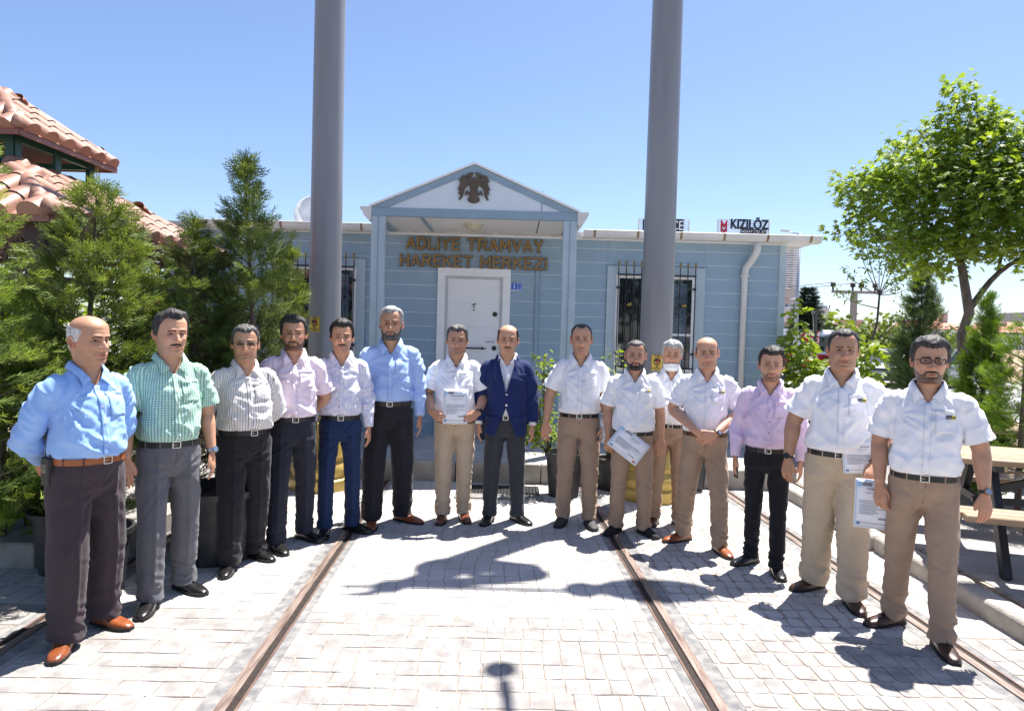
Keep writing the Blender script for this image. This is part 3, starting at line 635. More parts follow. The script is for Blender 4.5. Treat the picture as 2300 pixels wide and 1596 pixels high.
    # ---------- collar
    def collar(name, m, rin, zc, th0, height, leaf, bv, par, inner=None, spread=.30, out=.024):
        th = np.concatenate([np.linspace(R(th0), R(60), 8), np.linspace(R(60), R(300), 22)[1:-1], np.linspace(R(300), R(360-th0), 8)]); rows = []
        for a in th:
            sn, cs = math.sin(a), math.cos(a); fr = sstep(-.2, 1, cs)          # 1 in front
            rx, ry = rin*1.0, rin*.98
            Bp = np.array([rx*1.04*sn, .010-ry*1.06*cs, zc-.036*fr-.004]); Tp = np.array([(rx+.001)*sn, .010-(ry+.002)*cs, zc-.030*fr+height*(1-.10*fr)])
            dr = np.array([sn, -cs, 0]); lf = leaf[0]+(leaf[1]-leaf[0])*sstep(.62, .95, cs); sg = 1 if sn > 0 else -1
            dg = abs((math.degrees(a)+180) % 360-180); tv = 0. if name != 'collar' else float(np.clip((72-dg)/(72-th0), 0, 1)); sg = 1 if sn > 0 else -1
            if tv > 0:
                zb_ = Bp[2]*(1-tv)+(vz+.026)*tv; xb_ = sg*(abs(rx*1.04*math.sin(R(72)))*(1-tv)**1.1+.022*tv); yb_ = min(sy(xb_, zb_)-.004, Bp[1]*(1-tv)+1*tv) if zb_ < 1.445 else Bp[1]*(1-tv)+(sy(xb_*1.0, 1.44)-.006)*tv
                Bp = np.array([xb_, yb_, zb_]); Tp = Bp+np.array([-sg*.004*(1-tv), -.004-.004*tv, height*(1-.72*tv)])
            dr = np.array([sn, -cs, 0])*(1-tv)+np.array([sg*.75, -.25, 0])*tv; lf = (leaf[0]*(1-tv)+leaf[1]*.62*tv) if name == 'collar' else leaf[0]+(leaf[1]-leaf[0])*sstep(.62, .95, cs)
            ox = .040*tv**1.5
            M1 = Tp+dr*.007+[0, 0, .001]; L1 = Tp+dr*(.016)+[sg*ox*.45, 0, -lf*.45]; L2 = Tp+dr*out+[sg*ox, -.003*tv, -lf-.012*tv**3]
            rows.append([Bp, Tp, M1, L1, (L1+L2)/2, L2])
        for rw in rows:
            for i_ in (3, 4, 5):
                h = bv.find_nearest(Vector(rw[i_]))
                if h[0] is not None:
                    sd_ = (Vector(rw[i_])-h[0]).dot(h[1]); 
                    if sd_ < .006: rw[i_] = np.array(Vector(rw[i_])+h[1]*(.0065-sd_))
        q = MB(); q.grid([[tuple(c) for c in rw] for rw in rows]); o = putmb(q, name, m, True, par); sd = o.modifiers.new('solid', 'SOLIDIFY'); sd.thickness = .0026*S; sd.offset = 0
        if inner is not None:
            q = MB(); q.grid([[tuple(rw[0]*[.985, .985, 1]), tuple((rw[0]+rw[1])/2*[.965, .965, 1]), tuple(rw[1]*[.955, .955, 1]+[0, 0, .001])] for rw in rows]); putmb(q, 'collar_lining', inner, True, o)
    rn = .068*max(hp.get('nw', 1), 1)*hs+.001
    collar('collar', sm_, rn, 1.470, sp.get('copen', 21), .034, (.036, .066), sb, sh, sp.get('lining'))
    if sl == 'long' and jk is None:
        for s in (-1, 1):
            Sh, E_, W_, dd = arms[s]; d2 = (W_-E_)/np.linalg.norm(W_-E_); q = MB(); q.tube([W_-d2*.075, W_-d2*.072, W_-d2*.004, W_-d2*.0], [.040, .0425, .0375, .034], 20); putmb(q, 'cuff', sm_, True, sh)
    elif sl == 'short' and jk is None and sp.get('n') in (10, 12):
        for s in (-1, 1):
            Sh, E_, W_, dd = arms[s]; d1 = E_-Sh; q = MB(); k_ = sp.get('slen', .8); fat = sp.get('armfat', 1.)*(.5+.5*g); c_ = [Sh+d1*(k_-t)+[s*.016, 0, 0] for t in (.14, .13, .0, -.01)]; q.tube(c_, [.077*fat, .080*fat, .082*fat, .079*fat], 22); putmb(q, 'cuff', sm_, True, sh)
    if jk is not None:
        jo, V, F, jb = upper('jacket', jk, .021, bz, 'long', 1.16, .27, False, hemz=.775, amp=.8, splay=.38, voxel=.0105)
        for s in (-1, 1):
            rows = []
            for t in np.linspace(0, 1, 22):
                z_ = 1.455-t*(1.455-1.155); xi = s*min((z_-1.16)*.27, .062)+s*.0; wd = .058*math.sin(PI*min(1, (1-t)*.75+.12))*1.15+.004
                if .22 < t < .30: wd *= .70
                rows.append([(xi+s*wd*k_, sy(xi+s*wd*k_+s*.004, z_, jb)-.006-.004*math.sin(PI*k_), z_-(.012*k_)) for k_ in (0, .3, .65, 1.)])
            q = MB(); q.grid(rows); o = putmb(q, 'lapel', jk, True, jo); sd = o.modifiers.new('solid', 'SOLIDIFY'); sd.thickness = .004*S; sd.offset = 0
            patch(np.linspace(s*.115-.055, s*.115+.055, 8), np.linspace(.955, .915, 4), .004, 'pocket_flap', jk, jo, bv=jb, th=.004)
            Sh, E_, W_, dd = arms[s]; d2 = (W_-E_)/np.linalg.norm(W_-E_); q = MB(); q.tube([W_-d2*.03, W_+d2*.010, W_+d2*.012], [.034, .034, .030], 18); putmb(q, 'cuff', sm_, True, sh)
        patch(np.linspace(.085, .165, 7), np.linspace(1.325, 1.312, 2), .003, 'breast_pocket', jk, jo, bv=jb, th=.003)
        collar('jacket_collar', jk, rn+.010, 1.462, 62, .030, (.040, .045), jb, jo, None, 0, .016)
        for z_ in (1.15, 1.055): q = MB(); yy = sy(.004, z_, jb)-.004; q.tube([(.004, yy+.003, z_), (.004, yy-.003, z_)], .0095, 14); putmb(q, 'button', STEEL, parent=jo)
    # ---------- wrist things
    for s, kd in sp.get('wear', {}).items():
        Sh, E_, W_, dd = arms[s]; d2 = (W_-E_)/np.linalg.norm(W_-E_); q = MB(); c_ = W_-d2*.015
        if kd == 'bracelet':
            w1 = np.cross(d2, [0, 1, 0]); w1 /= np.linalg.norm(w1); w2 = np.cross(d2, w1)
            for t in np.arange(16)*2*PI/16: q.ball(tuple(c_+(w1*math.cos(t)+w2*math.sin(t))*.031), .0055, n=8, m=5)
            putmb(q, 'bead_bracelet', mat('beads_brown', (.03, .012, .008), rough=.3), True)
        else:
            q.tube([c_-d2*.010, c_-d2*.0095, c_+d2*.0095, c_+d2*.010], [.027, .031, .031, .027], 20); w_o = putmb(q, 'wristwatch', STEEL if kd == 'steel' else BLACKP, True, auto=True)
            nv = np.array([s*.45, -1., .1]); nv = nv-d2*(nv@d2); nv /= np.linalg.norm(nv); q = MB(); q.tube([c_+nv*.027, c_+nv*.037, c_+nv*.0375], [.020, .0195, .015], 20); f_o = putmb(q, 'watch_case', GOLDP if kd == 'gold' else STEEL if kd == 'steel' else BLACKP, True, w_o, auto=True)
            q = MB(); q.tube([c_+nv*.037, c_+nv*.0385], .0145, 18); putmb(q, 'watch_face', STEEL if kd != 'band' else BLACKP, False, w_o)
    if sp.get('ring'):
        pass
    root['H'] = H
    return dict(root=root, S=S, arms=arms, yaw=yaw, loc=Vector((mid.x, mid.y, 0)), wf=wf, wr=wr_, bz=bz)
def wp(pr, q):                                    # person-local (1.75 m frame) -> world
    return pr['loc']+Matrix.Rotation(pr['yaw'], 3, 'Z') @ (Vector(q)*pr['S'])

EYE_W = mat('eye_white', (.55, .50, .47), rough=.2); EYE_I = mat('iris_dark', (.012, .008, .006), rough=.15)
STEEL = mat('steel', (.55, .55, .56), rough=.25, metal=1); GOLDP = mat('rose_gold', (.5, .28, .18), rough=.25, metal=1); BLACKP = mat('black_plastic', (.015, .015, .017), rough=.4)
RUBBER = mat('rubber', (.012, .011, .011), rough=.7); LACE = mat('shoelace', (.02, .014, .012), rough=.8); BTN = mat('button_white', (.7, .7, .72), rough=.3)
BADGE_N = mat('badge_navy', (.01, .013, .03)); BADGE_Y = mat('badge_yellow', (.62, .50, .03)); BADGE_W = mat('badge_white', (.6, .6, .6))
lens_c = mat('lens_clear', (.25, .2, .18), rough=.1, spec=.1); lens_c.node_tree.nodes['Principled BSDF'].inputs['Alpha'].default_value = .12
lens_t = mat('lens_amber', (.10, .04, .008), rough=.12, spec=.2); lens_t.node_tree.nodes['Principled BSDF'].inputs['Alpha'].default_value = .85
GLASS = {'black': (BLACKP, lens_c), 'amber': (STEEL, lens_t)}
LEA_TAN = mat('leather_tan', (.23, .062, .018), rough=.32, var=.3, vscale=14, bump=.15, bscale=90, coat=.25); LEA_BLK = mat('leather_black', (.012, .011, .012), rough=.26, bump=.12, bscale=90, coat=.3)
LEA_BRN = mat('leather_brown', (.045, .018, .011), rough=.34, var=.3, vscale=14, bump=.15, bscale=90, coat=.2); SUEDE = mat('canvas_black', (.014, .013, .015), rough=.9); LEA_RED = mat('leather_redbrown', (.12, .028, .012), rough=.3, var=.3, vscale=14, coat=.25)
SNEAK = mat('sneaker_grey', (.03, .03, .032), rough=.7, var=.4, vscale=30)
WHT = (.86, .855, .885); KHA = (.36, .252, .178); KHL = (.50, .385, .275)
W_M = fabric('white_shirt', WHT); LIN = fabric('brown_lining', (.035, .02, .018))
def P_(**k): return k
PEOPLE = [
 P_(n=1, feet=((148, 1452), (232, 1400)), top=(215, 710), yaw=60, hyaw=10, belt=.985, g=1.06, belly=.030, sw=1.02, sleeve='long', arms=('back', 'back'), sm=fabric('shirt_blue', (.29, .475, .84)), tm=fabric('trousers_aubergine', (.050, .036, .043)), tcol=(.05, .036, .043), beltcol=(.30, .085, .02), shoem=LEA_TAN, hair='white', bald=.062, hairline=.11, rec=.03, hthick=.005, hmess=.3, tone=.86, stubble=.15, hem=1.25, legw=1.12, toe=(-42, 10), buckle=.02, pocket=True, lines=1.6, laces=False, head=dict(jw=1.04, nose=1.15), label='grey balding man in light blue shirt, tan belt and aubergine trousers, hands behind back'),
 P_(n=2, feet=((337, 1362), (412, 1322)), top=(397, 701), yaw=42, hyaw=4, belt=.965, g=.98, belly=.012, sm=pattern_mat('shirt_green_check', 'check', (.70, .80, .74), (.05, .32, .19)), tm=fabric('trousers_grey', (.125, .125, .14)), tcol=(.12, .12, .14), beltcol=(.012, .012, .012), shoem=LEA_BLK, hair='darkgrey', hairline=.078, hthick=0.012, hvol=1.0, tone=1.02, mous='black', stubble=.25, arms=('hang', 'hang'), pron=(70, 30), hem=1.1, toe=(-28, 20), laces=False, wear={1: 'steel'}, buckle=.0, label='man with dark moustache in green gingham shirt and grey trousers'),
 P_(n=3, feet=((515, 1278), (572, 1250)), top=(557, 731), yaw=34, hyaw=-12, belt=.985, g=1.04, belly=.035, sm=pattern_mat('shirt_stripes', 'stripe', (.78, .77, .76), (.30, .24, .24)), sleeve='long', tm=fabric('trousers_black', (.016, .015, .019)), tcol=(.016, .015, .019), beltcol=(.012, .012, .012), shoem=LEA_BLK, hair='pepper', hairline=.07, hthick=0.01, glasses='amber', tone=.95, stubble=.35, arms=('back', 'back'), hem=1.2, legw=1.1, toe=(-22, 25), buckle=.03, head=dict(jw=1.06), label='man with amber tinted glasses in brown striped white shirt and black trousers'),
 P_(n=4, feet=((620, 1232), (683, 1208)), top=(668, 710), yaw=22, hyaw=-6, belt=.975, g=.99, belly=.01, sm=fabric('shirt_pink', (.84, .70, .80)), tm=fabric('trousers_darknavy', (.022, .024, .038)), tcol=(.022, .024, .038), beltcol=(.012, .01, .01), shoem=LEA_BLK, hair='darkgrey', hairline=.068, hthick=0.012, hmess=1.6, stubble=.85, mous='darkgrey', tone=.95, arms=('hangin', 'back'), toe=(15, 35), hem=1.05, buckle=.01, label='bearded man in pink short sleeved shirt and dark navy trousers'),
 P_(n=5, feet=((728, 1198), (790, 1190)), top=(790, 721), yaw=15, hyaw=0, belt=.965, g=.92, belly=0, sw=.95, sm=pattern_mat('shirt_lilac_print', 'dots', (.78, .77, .84), (.36, .36, .62)), sleeve='long', tm=fabric('trousers_navy', (.012, .028, .085)), tcol=(.012, .028, .085), beltcol=(.014, .011, .010), shoem=LEA_BLK, hair='black', hairline=.070, hthick=0.013, hvol=1.2, tone=.98, mous='black', stubble=.3, arms=('hang', 'hang'), pron=(20, 20), toe=(-5, 48), hem=.95, legw=.92, pocket=False, head=dict(fw=.97), label='slim dark haired man in white shirt with tiny lilac print and bright navy trousers'),
 P_(n=6, feet=((834, 1178), (903, 1168)), top=(900, 691), yaw=10, hyaw=-3, belt=.985, g=1.03, belly=.02, sm=fabric('shirt_paleblue', (.38, .52, .84)), sleeve='long', tm=fabric('trousers_charcoalblack', (.017, .016, .022)), tcol=(.017, .016, .022), beltcol=(.03, .016, .01), shoem=LEA_TAN, hair='grey', hairline=.078, hthick=0.01, beard='pepper', beardt=.0065, brow='darkgrey', tone=.92, arms=('back', 'hang'), pron=(30, 10), toe=(0, 50), hem=1.2, legw=1.1, laces=False, label='tall grey bearded man in light blue shirt and black trousers'),
 P_(n=7, feet=((993, 1166), (1040, 1163)), top=(1014, 731), yaw=3, hyaw=0, belt=.905, g=1.05, belly=.03, sm=W_M, tm=fabric('trousers_beige', KHL), tcol=KHL, beltcol=(.02, .012, .01), shoem=LEA_RED, hair='pepper', hairline=.068, hthick=0.011, hmess=1.4, tone=.88, stubble=.5, arms=('paper', 'paper'), handdir={-1: (.75, -.45, -.40), 1: (-.75, -.45, -.40)}, pron=(60, 60), hand=(.7, 1), dress=False, toe=(-5, 12), hem=.95, wear={1: 'band'}, head=dict(jw=1.1), label='man in white shirt and beige trousers holding a certificate in front with both hands'),
 P_(n=8, feet=((1098, 1168), (1160, 1168)), top=(1140, 730), yaw=0, hyaw=0, belt=.94, g=.96, belly=0, sw=1.0, sm=W_M, jacket=fabric('jacket_blue', (.010, .022, .100), rough=.8), sleeve='long', tm=fabric('trousers_darkgrey', (.050, .052, .060)), tcol=(.05, .052, .06), beltcol=(.012, .012, .012), shoem=LEA_BLK, hair='black', hairline=.102, rec=.02, bald=.088, hthick=0.008, mous='black', tone=1.02, stubble=.15, arms=('hang', 'hang'), pron=(15, 15), toe=(-14, 35), vz=1.385, copen=13, hem=1.0, laces=False, brow='black', head=dict(jw=1.0), label='balding man with moustache in bright blue blazer over white open collared shirt'),
 P_(n=9, feet=((1263, 1172), (1322, 1178)), top=(1302, 728), yaw=-5, hyaw=0, belt=.965, g=1.0, belly=.008, sm=W_M, lining=LIN, tm=fabric('trousers_khaki', KHA), tcol=KHA, beltcol=(.012, .012, .012), shoem=SNEAK, hair='darkgrey', hairline=.083, rec=.02, hthick=.005, hvol=0, hmess=.2, tone=1.0, stubble=.25, arms=('wide', 'hangin'), pron=(80, 20), hand={-1: (.32, 0), 1: (.6, 1)}, dress=False, toe=(-12, 12), hem=.95, label='short haired clean shaven man in white shirt and khaki trousers right of the blazer man'),
 P_(n=10, feet=((1382, 1192), (1445, 1197)), top=(1421, 765), yaw=-8, hyaw=0, belt=.925, g=1.05, belly=.025, sw=1.02, sm=W_M, lining=LIN, badge=True, tm=fabric('trousers_khaki', KHA), tcol=KHA, beltcol=(.012, .012, .012), shoem=SUEDE, hair='pepper', hairline=.074, hthick=0.006, hmess=.4, beard='darkgrey', beardt=.006, tone=.9, arms=('hangin', 'hang'), pron=(70, 85), hand={-1: (.6, 1), 1: (.35, 0)}, dress=False, toe=(-26, 32), hem=1.0, laces=False, head=dict(jw=1.06), label='short dark bearded man in white shirt holding a paper down by his leg'),
 P_(n=11, feet=((1468, 1172), (1522, 1177)), top=(1509, 766), yaw=-10, hyaw=0, belt=.955, g=1.0, belly=.01, sm=W_M, lining=LIN, tm=fabric('trousers_khaki', KHA), tcol=KHA, beltcol=(.012, .012, .012), shoem=LEA_BRN, hair='grey', hairline=.062, hthick=0.014, hmess=1.2, mask=True, tone=.95, brow='darkgrey', arms=('hangin', 'hangin'), dress=False, toe=(-10, 25), hem=.95, label='grey haired man with white face mask pulled under his chin, standing behind two others'),
 P_(n=12, feet=((1534, 1212), (1614, 1238)), top=(1577, 757), yaw=-13, hyaw=0, hroll=-4, belt=.955, g=1.05, belly=.022, sm=W_M, lining=LIN, badge=True, tm=fabric('trousers_khaki', KHA), tcol=KHA, beltcol=(.10, .032, .012), shoem=LEA_TAN, hair='darkgrey', hairline=.11, bald=.055, hthick=.004, hmess=.2, hvol=0, tone=1.04, stubble=.3, arms=('clasp', 'clasp'), handdir={-1: (.9, -.1, -.45), 1: (-.85, -.15, -.5)}, pron=(85, 85), hand=(.5, 0), dress=False, toe=(-52, 22), hem=1.0, laces=False, wear={1: 'watch'}, head=dict(jw=1.08), label='bald man in white shirt and khaki trousers with hands clasped in front'),
 P_(n=13, feet=((1685, 1262), (1742, 1286)), top=(1697, 780), yaw=-20, hyaw=2, belt=.955, g=1.0, belly=.012, sm=fabric('shirt_lilac', (.70, .55, .72)), button=BLACKP, sleeve='long', tm=fabric('jeans_black', (.010, .011, .015)), tcol=(.01, .011, .015), beltcol=(.012, .012, .012), shoem=LEA_BLK, hair='black', hairline=.066, hthick=0.012, hvol=.9, tone=.95, stubble=.7, arms=('hang', 'hang'), pron=(15, 15), dress=False, toe=(-42, 12), hem=.88, legw=.9, laces=False, pocket=True, label='man in lilac long sleeved shirt and black jeans'),
 P_(n=14, feet=((1828, 1318), (1910, 1356)), top=(1873, 740), yaw=-24, hyaw=4, belt=.955, g=1.10, belly=.035, sw=1.05, sm=W_M, lining=LIN, badge=True, tm=fabric('trousers_sand', (.50, .40, .29)), tcol=(.50, .40, .29), beltcol=(.012, .012, .012), shoem=LEA_BRN, hair='darkgrey', hairline=.076, hthick=0.007, hmess=.5, tone=.80, stubble=.3, arms=('wide', 'book'), pron=(60, 80), hand={-1: (.45, 0), 1: (.6, 1)}, dress=False, toe=(-42, 15), hem=1.3, legw=1.15, wear={-1: 'band', 1: 'bracelet'}, head=dict(jw=1.13, nw=1.1), armfat=1.08, brow='black', label='large tanned man in white shirt and sand trousers holding papers at his hip'),
 P_(n=15, feet=((2005, 1398), (2112, 1455)), top=(2065, 758), yaw=-29, hyaw=5, belt=.955, g=1.02, belly=.015, sw=1.05, sm=W_M, lining=LIN, badge=True, tm=fabric('trousers_khaki', KHA), tcol=KHA, beltcol=(.012, .012, .012), shoem=LEA_BRN, hair='darkgrey', hairline=.064, hthick=0.014, hmess=1.6, glasses='black', stubble=.9, mous='darkgrey', tone=.92, arms=('hangin', 'wide'), pron=(50, 60), hand={-1: (.6, 1), 1: (.4, 0)}, slen=.84, dress=False, toe=(-44, 16), hem=1.0, laces=False, wear={1: 'gold'}, armfat=1.05, label='man with black framed glasses and short beard in white shirt and khaki trousers'),
 P_(n=16, feet=((330, 1085), (365, 1085)), top=(345, 697), H=1.72, yaw=10, belt=.96, g=1.0, sm=fabric('shirt_darkgrey', (.03, .032, .04)), tm=fabric('trousers_black', (.016, .015, .019)), tcol=(.016, .015, .019), beltcol=(.012, .012, .012), shoem=LEA_BLK, hair='black', tone=.6, arms=('hang', 'hang'), pocket=False, label='man in dark grey shirt mostly hidden behind the junipers'),
]
PP = {}
for sp in PEOPLE: PP[sp['n']] = person(sp)
# ================================================================== SETTING
CONC = mat('stamped_concrete', (.20, .19, .18), rough=.85, col2=(.32, .30, .28), vscale=2.2, bump=.35, bscale=45, detail=8)
def ground_mat():
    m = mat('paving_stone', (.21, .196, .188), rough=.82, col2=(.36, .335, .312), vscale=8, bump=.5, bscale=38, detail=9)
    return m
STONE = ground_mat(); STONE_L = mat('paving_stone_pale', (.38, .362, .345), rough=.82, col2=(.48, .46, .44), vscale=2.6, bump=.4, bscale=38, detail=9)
JOINT = mat('joint_mortar', (.32, .265, .225), rough=.95, var=.3, vscale=20)
CONC2 = mat('kerb_concrete', (.28, .255, .225), rough=.9, col2=(.40, .375, .34), vscale=5, bump=.6, bscale=70, detail=8)
RAILST = mat('rail_rust', (.10, .055, .04), rough=.7, col2=(.22, .14, .11), vscale=9, stretch=(6, .6, 6), bump=.4, bscale=60, metal=.3, detail=8)
RAILTOP = mat('rail_head', (.13, .085, .068), rough=.5, col2=(.30, .235, .20), vscale=7, stretch=(8, .8, 6), metal=.2, detail=8)
GROOVE = mat('groove_dark', (.022, .014, .011), rough=.9, var=.4, vscale=30)  # dark colour in place of real groove depth
ASPH = mat('rail_sealant', (.13, .13, .135), rough=.9, col2=(.26, .25, .24), vscale=14, bump=.5, bscale=120)
# ground to the horizon (base sheet)
DIRT = mat('far_ground', (.26, .24, .21), rough=.95, col2=(.34, .32, .29), vscale=.2, detail=8)
q = MB(); q.box(-900, 900, 9.2, 1800, -.4, -.030); q.box(-900, 900, -60, 9.2, -.4, -.030); tag(q.build('ground', DIRT), kind='structure')
RX = -.035                                                     # rails drift slightly to the left with depth
def rx(x0, y): return x0+RX*(y-3.0)
railsX = [-1.235, 1.005, 2.545, -2.56]
# stones of the stamped concrete, cut to the strips between the rails
q = MB()
def strip(y0, y1, a, b, z0, z1, mbx): mbx.prismz([(a(y0), y0), (b(y0), y0), (b(y1), y1), (a(y1), y1)], z0, z1)
Y0, Y1 = -2.0, 8.6
base = MB(); strip(-3, 12, lambda y: -9, lambda y: 12, -.05, -.0045, base)
pav = base.build('pavement', JOINT); tag(pav, kind='structure')
stones = []      # (distance, poly)
rs = random.Random(3)
def cut(poly, nx, ny, d):          # keep the side nx*x+ny*y <= d
    out = []
    for i in range(len(poly)):
        a, b = poly[i], poly[(i+1) % len(poly)]; fa = nx*a[0]+ny*a[1]-d; fb = nx*b[0]+ny*b[1]-d
        if fa <= 0: out.append(a)
        if fa*fb < 0: t = fa/(fa-fb); out.append((a[0]+(b[0]-a[0])*t, a[1]+(b[1]-a[1])*t))
    return out
def lay(xa, xb, y0, y1, w, d, jit, rot, gap, slant=0, rnd=0):
    y = y0; r_ = 0
    while y < y1:
        dd = d*rs.uniform(.92, 1.08); xmin = min(xa(y), xa(y+dd)); xmax = max(xb(y), xb(y+dd)); x = math.floor(xmin/w)*w-w+.02*math.sin(r_*.9); ci = 0; off = slant
        while x < xmax:
            ci = round(x/w); ww = w*(1+jit*math.sin(ci*2.4)+rs.uniform(-.3, .3)*jit); j = lambda: rs.uniform(-1, 1)*gap*rot
            wob = lambda xx: .006*math.sin(xx*9+r_*1.7)
            p = [(x+gap/2+j(), y+gap/2+j()+wob(x)), (x+ww-gap/2+j(), y+gap/2+j()+wob(x+ww)), (x+ww-gap/2+off+j(), y+dd-gap/2+j()+wob(x+ww)), (x+gap/2+off+j(), y+dd-gap/2+j()+wob(x))]
            # trim at the rail edges
            xe0, xe1 = xa(y), xa(y+dd); sl_ = (xe1-xe0)/dd
            p = cut(p, -1, sl_, -(xe0-sl_*y)-0)
            if len(p) > 2:
                xe0, xe1 = xb(y), xb(y+dd); sl_ = (xe1-xe0)/dd; p = cut(p, 1, -sl_, xe0-sl_*y)
            if len(p) > 2:
                cx = sum(a for a, b in p)/len(p); cy = sum(b for a, b in p)/len(p); area = abs(sum(p[i][0]*p[(i+1) % len(p)][1]-p[(i+1) % len(p)][0]*p[i][1] for i in range(len(p))))/2
                if area > .0008:
                    if rnd:      # knock the corners off: rounder cobble
                        pp_ = []
                        for i in range(len(p)):
                            a, b, c = p[i-1], p[i], p[(i+1) % len(p)]
                            pp_ += [(b[0]+(a[0]-b[0])*rnd, b[1]+(a[1]-b[1])*rnd), (b[0]+(c[0]-b[0])*rnd, b[1]+(c[1]-b[1])*rnd)]
                        p = pp_
                    stones.append((cx, cy, p, rs.uniform(-.0009, .0009)))
            x += ww
        y += dd; r_ += 1
RG = .115
e = lambda k, s: (lambda y: rx(railsX[k], y)+s*RG)
lay(e(0, 1), e(1, -1), Y0, 4.02, .105, .135, .10, .5, .0055)
lay(e(0, 1), e(1, -1), 4.04, 7.72, .105, .135, .05, .25, .005)
lay(e(1, 1), e(2, -1), Y0, 3.86, .105, .14, .14, .6, .009, rnd=.10)
lay(e(1, 1), e(2, -1), 3.88, 7.72, .100, .125, .14, .9, .011, rnd=.17)
lay(e(3, 1), e(0, -1), Y0, 4.30, .20, .135, .2, .4, .006)
lay(e(3, 1), e(0, -1), 4.32, 7.72, .105, .135, .1, .3, .007)
lay(e(2, 1), lambda y: 3.02-RX*0, Y0, 7.72, .145, .145, .12, .4, .006)
lay(lambda y: -5.4, e(3, -1), 2.0, 7.72, .145, .145, .12, .4, .006)
lay(lambda y: 3.02, lambda y: 3.85, 7.2, 9.1, .145, .145, .12, .4, .006)
def stone_mb(p, dz, mbx, cx=0, cy=0, low=-.012):
    n = len(p); ctr = (sum(a for a, b in p)/n, sum(b for a, b in p)/n); c = .0030
    ins = [(a+(ctr[0]-a)*c/max(.02, math.hypot(ctr[0]-a, ctr[1]-b)), b+(ctr[1]-b)*c/max(.02, math.hypot(ctr[0]-a, ctr[1]-b))) for a, b in p]
    V = [(a-cx, b-cy, low) for a, b in p]+[(a-cx, b-cy, -.0022+dz) for a, b in p]+[(a-cx, b-cy, dz) for a, b in ins]
    F = [tuple(range(2*n, 3*n))]+[(i, (i+1) % n, n+(i+1) % n, n+i) for i in range(n)]+[(n+i, n+(i+1) % n, 2*n+(i+1) % n, 2*n+i) for i in range(n)]
    mbx.add(V, F)
vis = [s for s in stones if s[1] > 2.6 and abs(s[0]) < s[1]*.80+.3]
near = sorted([s for s in vis if abs(s[0]/s[1]) < .76], key=lambda s: s[1])[:300]; nid = {id(s) for s in near}
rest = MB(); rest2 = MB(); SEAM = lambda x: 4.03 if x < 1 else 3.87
for s_ in stones:
    if id(s_) in nid:
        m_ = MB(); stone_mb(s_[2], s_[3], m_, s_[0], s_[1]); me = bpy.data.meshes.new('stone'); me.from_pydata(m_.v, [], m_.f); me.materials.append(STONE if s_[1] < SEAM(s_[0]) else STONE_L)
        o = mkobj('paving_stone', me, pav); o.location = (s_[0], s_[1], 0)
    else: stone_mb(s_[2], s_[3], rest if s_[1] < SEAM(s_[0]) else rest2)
for rr_, mm_ in ((rest, STONE), (rest2, STONE_L)):
    me = bpy.data.meshes.new('stones'); me.from_pydata(rr_.v, [], rr_.f); me.materials.append(mm_); tag(mkobj('paving_stones', me, pav), kind='stuff')
# stones are placed at their own origin: use world position for their colour
for m_ in (STONE, STONE_L):
    n_ = m_.node_tree; geo = n_.nodes.new('ShaderNodeNewGeometry')
    for nd in n_.nodes:
        if nd.type == 'TEX_NOISE': n_.links.new(geo.outputs['Position'], nd.inputs[0])
# grooved rails
def rail(k, mirrored):
    x0 = railsX[k]; s = -1 if mirrored else 1; r_ = empty('tram_rail', (x0, 3, 0)); r_.rotation_euler = (0, 0, 0)
    y0, y1 = -3.0, 7.6
    def sec(a, b, z0, z1, nm, m_, bev=0):
        q = MB(); X = lambda y, d: RX*(y-3)+s*d
        q.prismz([(X(y0, a), y0-3), (X(y0, b), y0-3), (X(y1, b), y1-3), (X(y1, a), y1-3)] if s > 0 else [(X(y0, b), y0-3), (X(y0, a), y0-3), (X(y1, a), y1-3), (X(y1, b), y1-3)], z0, z1); o = q.build(nm, m_, r_)
        if bev: b_ = o.modifiers.new('b', 'BEVEL'); b_.width = bev; b_.segments = 2
        return o
    sec(-.036, .015, -.03, .006, 'rail_head', RAILTOP, .004); sec(.015, .052, -.03, -.0036, 'groove', GROOVE); sec(.052, .064, -.03, .003, 'guard_lip', RAILST, .003)
    q = MB(); sec(-.113, -.036, -.02, -.004, 'sealant_strip', ASPH); sec(.064, .113, -.02, -.002, 'sealant_strip', ASPH)
    return r_
names = ['grooved rusty tram rail running between the blazer man and the left row of men', 'grooved rusty tram rail running right of centre under the bearded man', 'grooved rusty tram rail under the right row of men beside the kerb', 'grooved tram rail in shade under the junipers at far left']
for k in range(4): tag(rail(k, k in (1, 3)), names[k], 'tram rail', 'tram rails set in the paving')
# right hand pavement and its kerb
SLAB = mat('pavement_slab', (.28, .27, .26), rough=.85, col2=(.38, .365, .35), vscale=1.6, bump=.3, bscale=60, detail=8)
q = MB(); q.box(3.2, 12, -3, 14, -.04, .104); sw_ = q.build('pavement', JOINT); tag(sw_, kind='structure')
kb = empty('kerb', (3.1, 4, 0)); tag(kb, 'light concrete kerb of round nosed blocks beside the picnic tables', 'kerb')
km = MB(); km.chbox(-.085, .085, -.49, .49, -.03, .125, .022); kme = km.mesh('kerb_block', CONC2)
for i in range(-6, 7):
    if 3.0 <= 4+i <= 10.4 or i < 0:
        o = mkobj('kerb_block', kme, kb); o.location = (-.045+.012*math.sin(i*2.3), i*1.0, .003*math.sin(i*1.7)); b_ = o.modifiers.new('b', 'BEVEL'); b_.width = .012; b_.segments = 2
slabs = []; qs = MB()
for i in range(22):
    for j in range(36):
        x = 3.225+i*.4; y = -2.9+j*.4
        slabs.append((x, y))
sm1 = MB(); sm1.chbox(.003, .397, .003, .397, .09, .112, .004); sme = sm1.mesh('slab', SLAB)
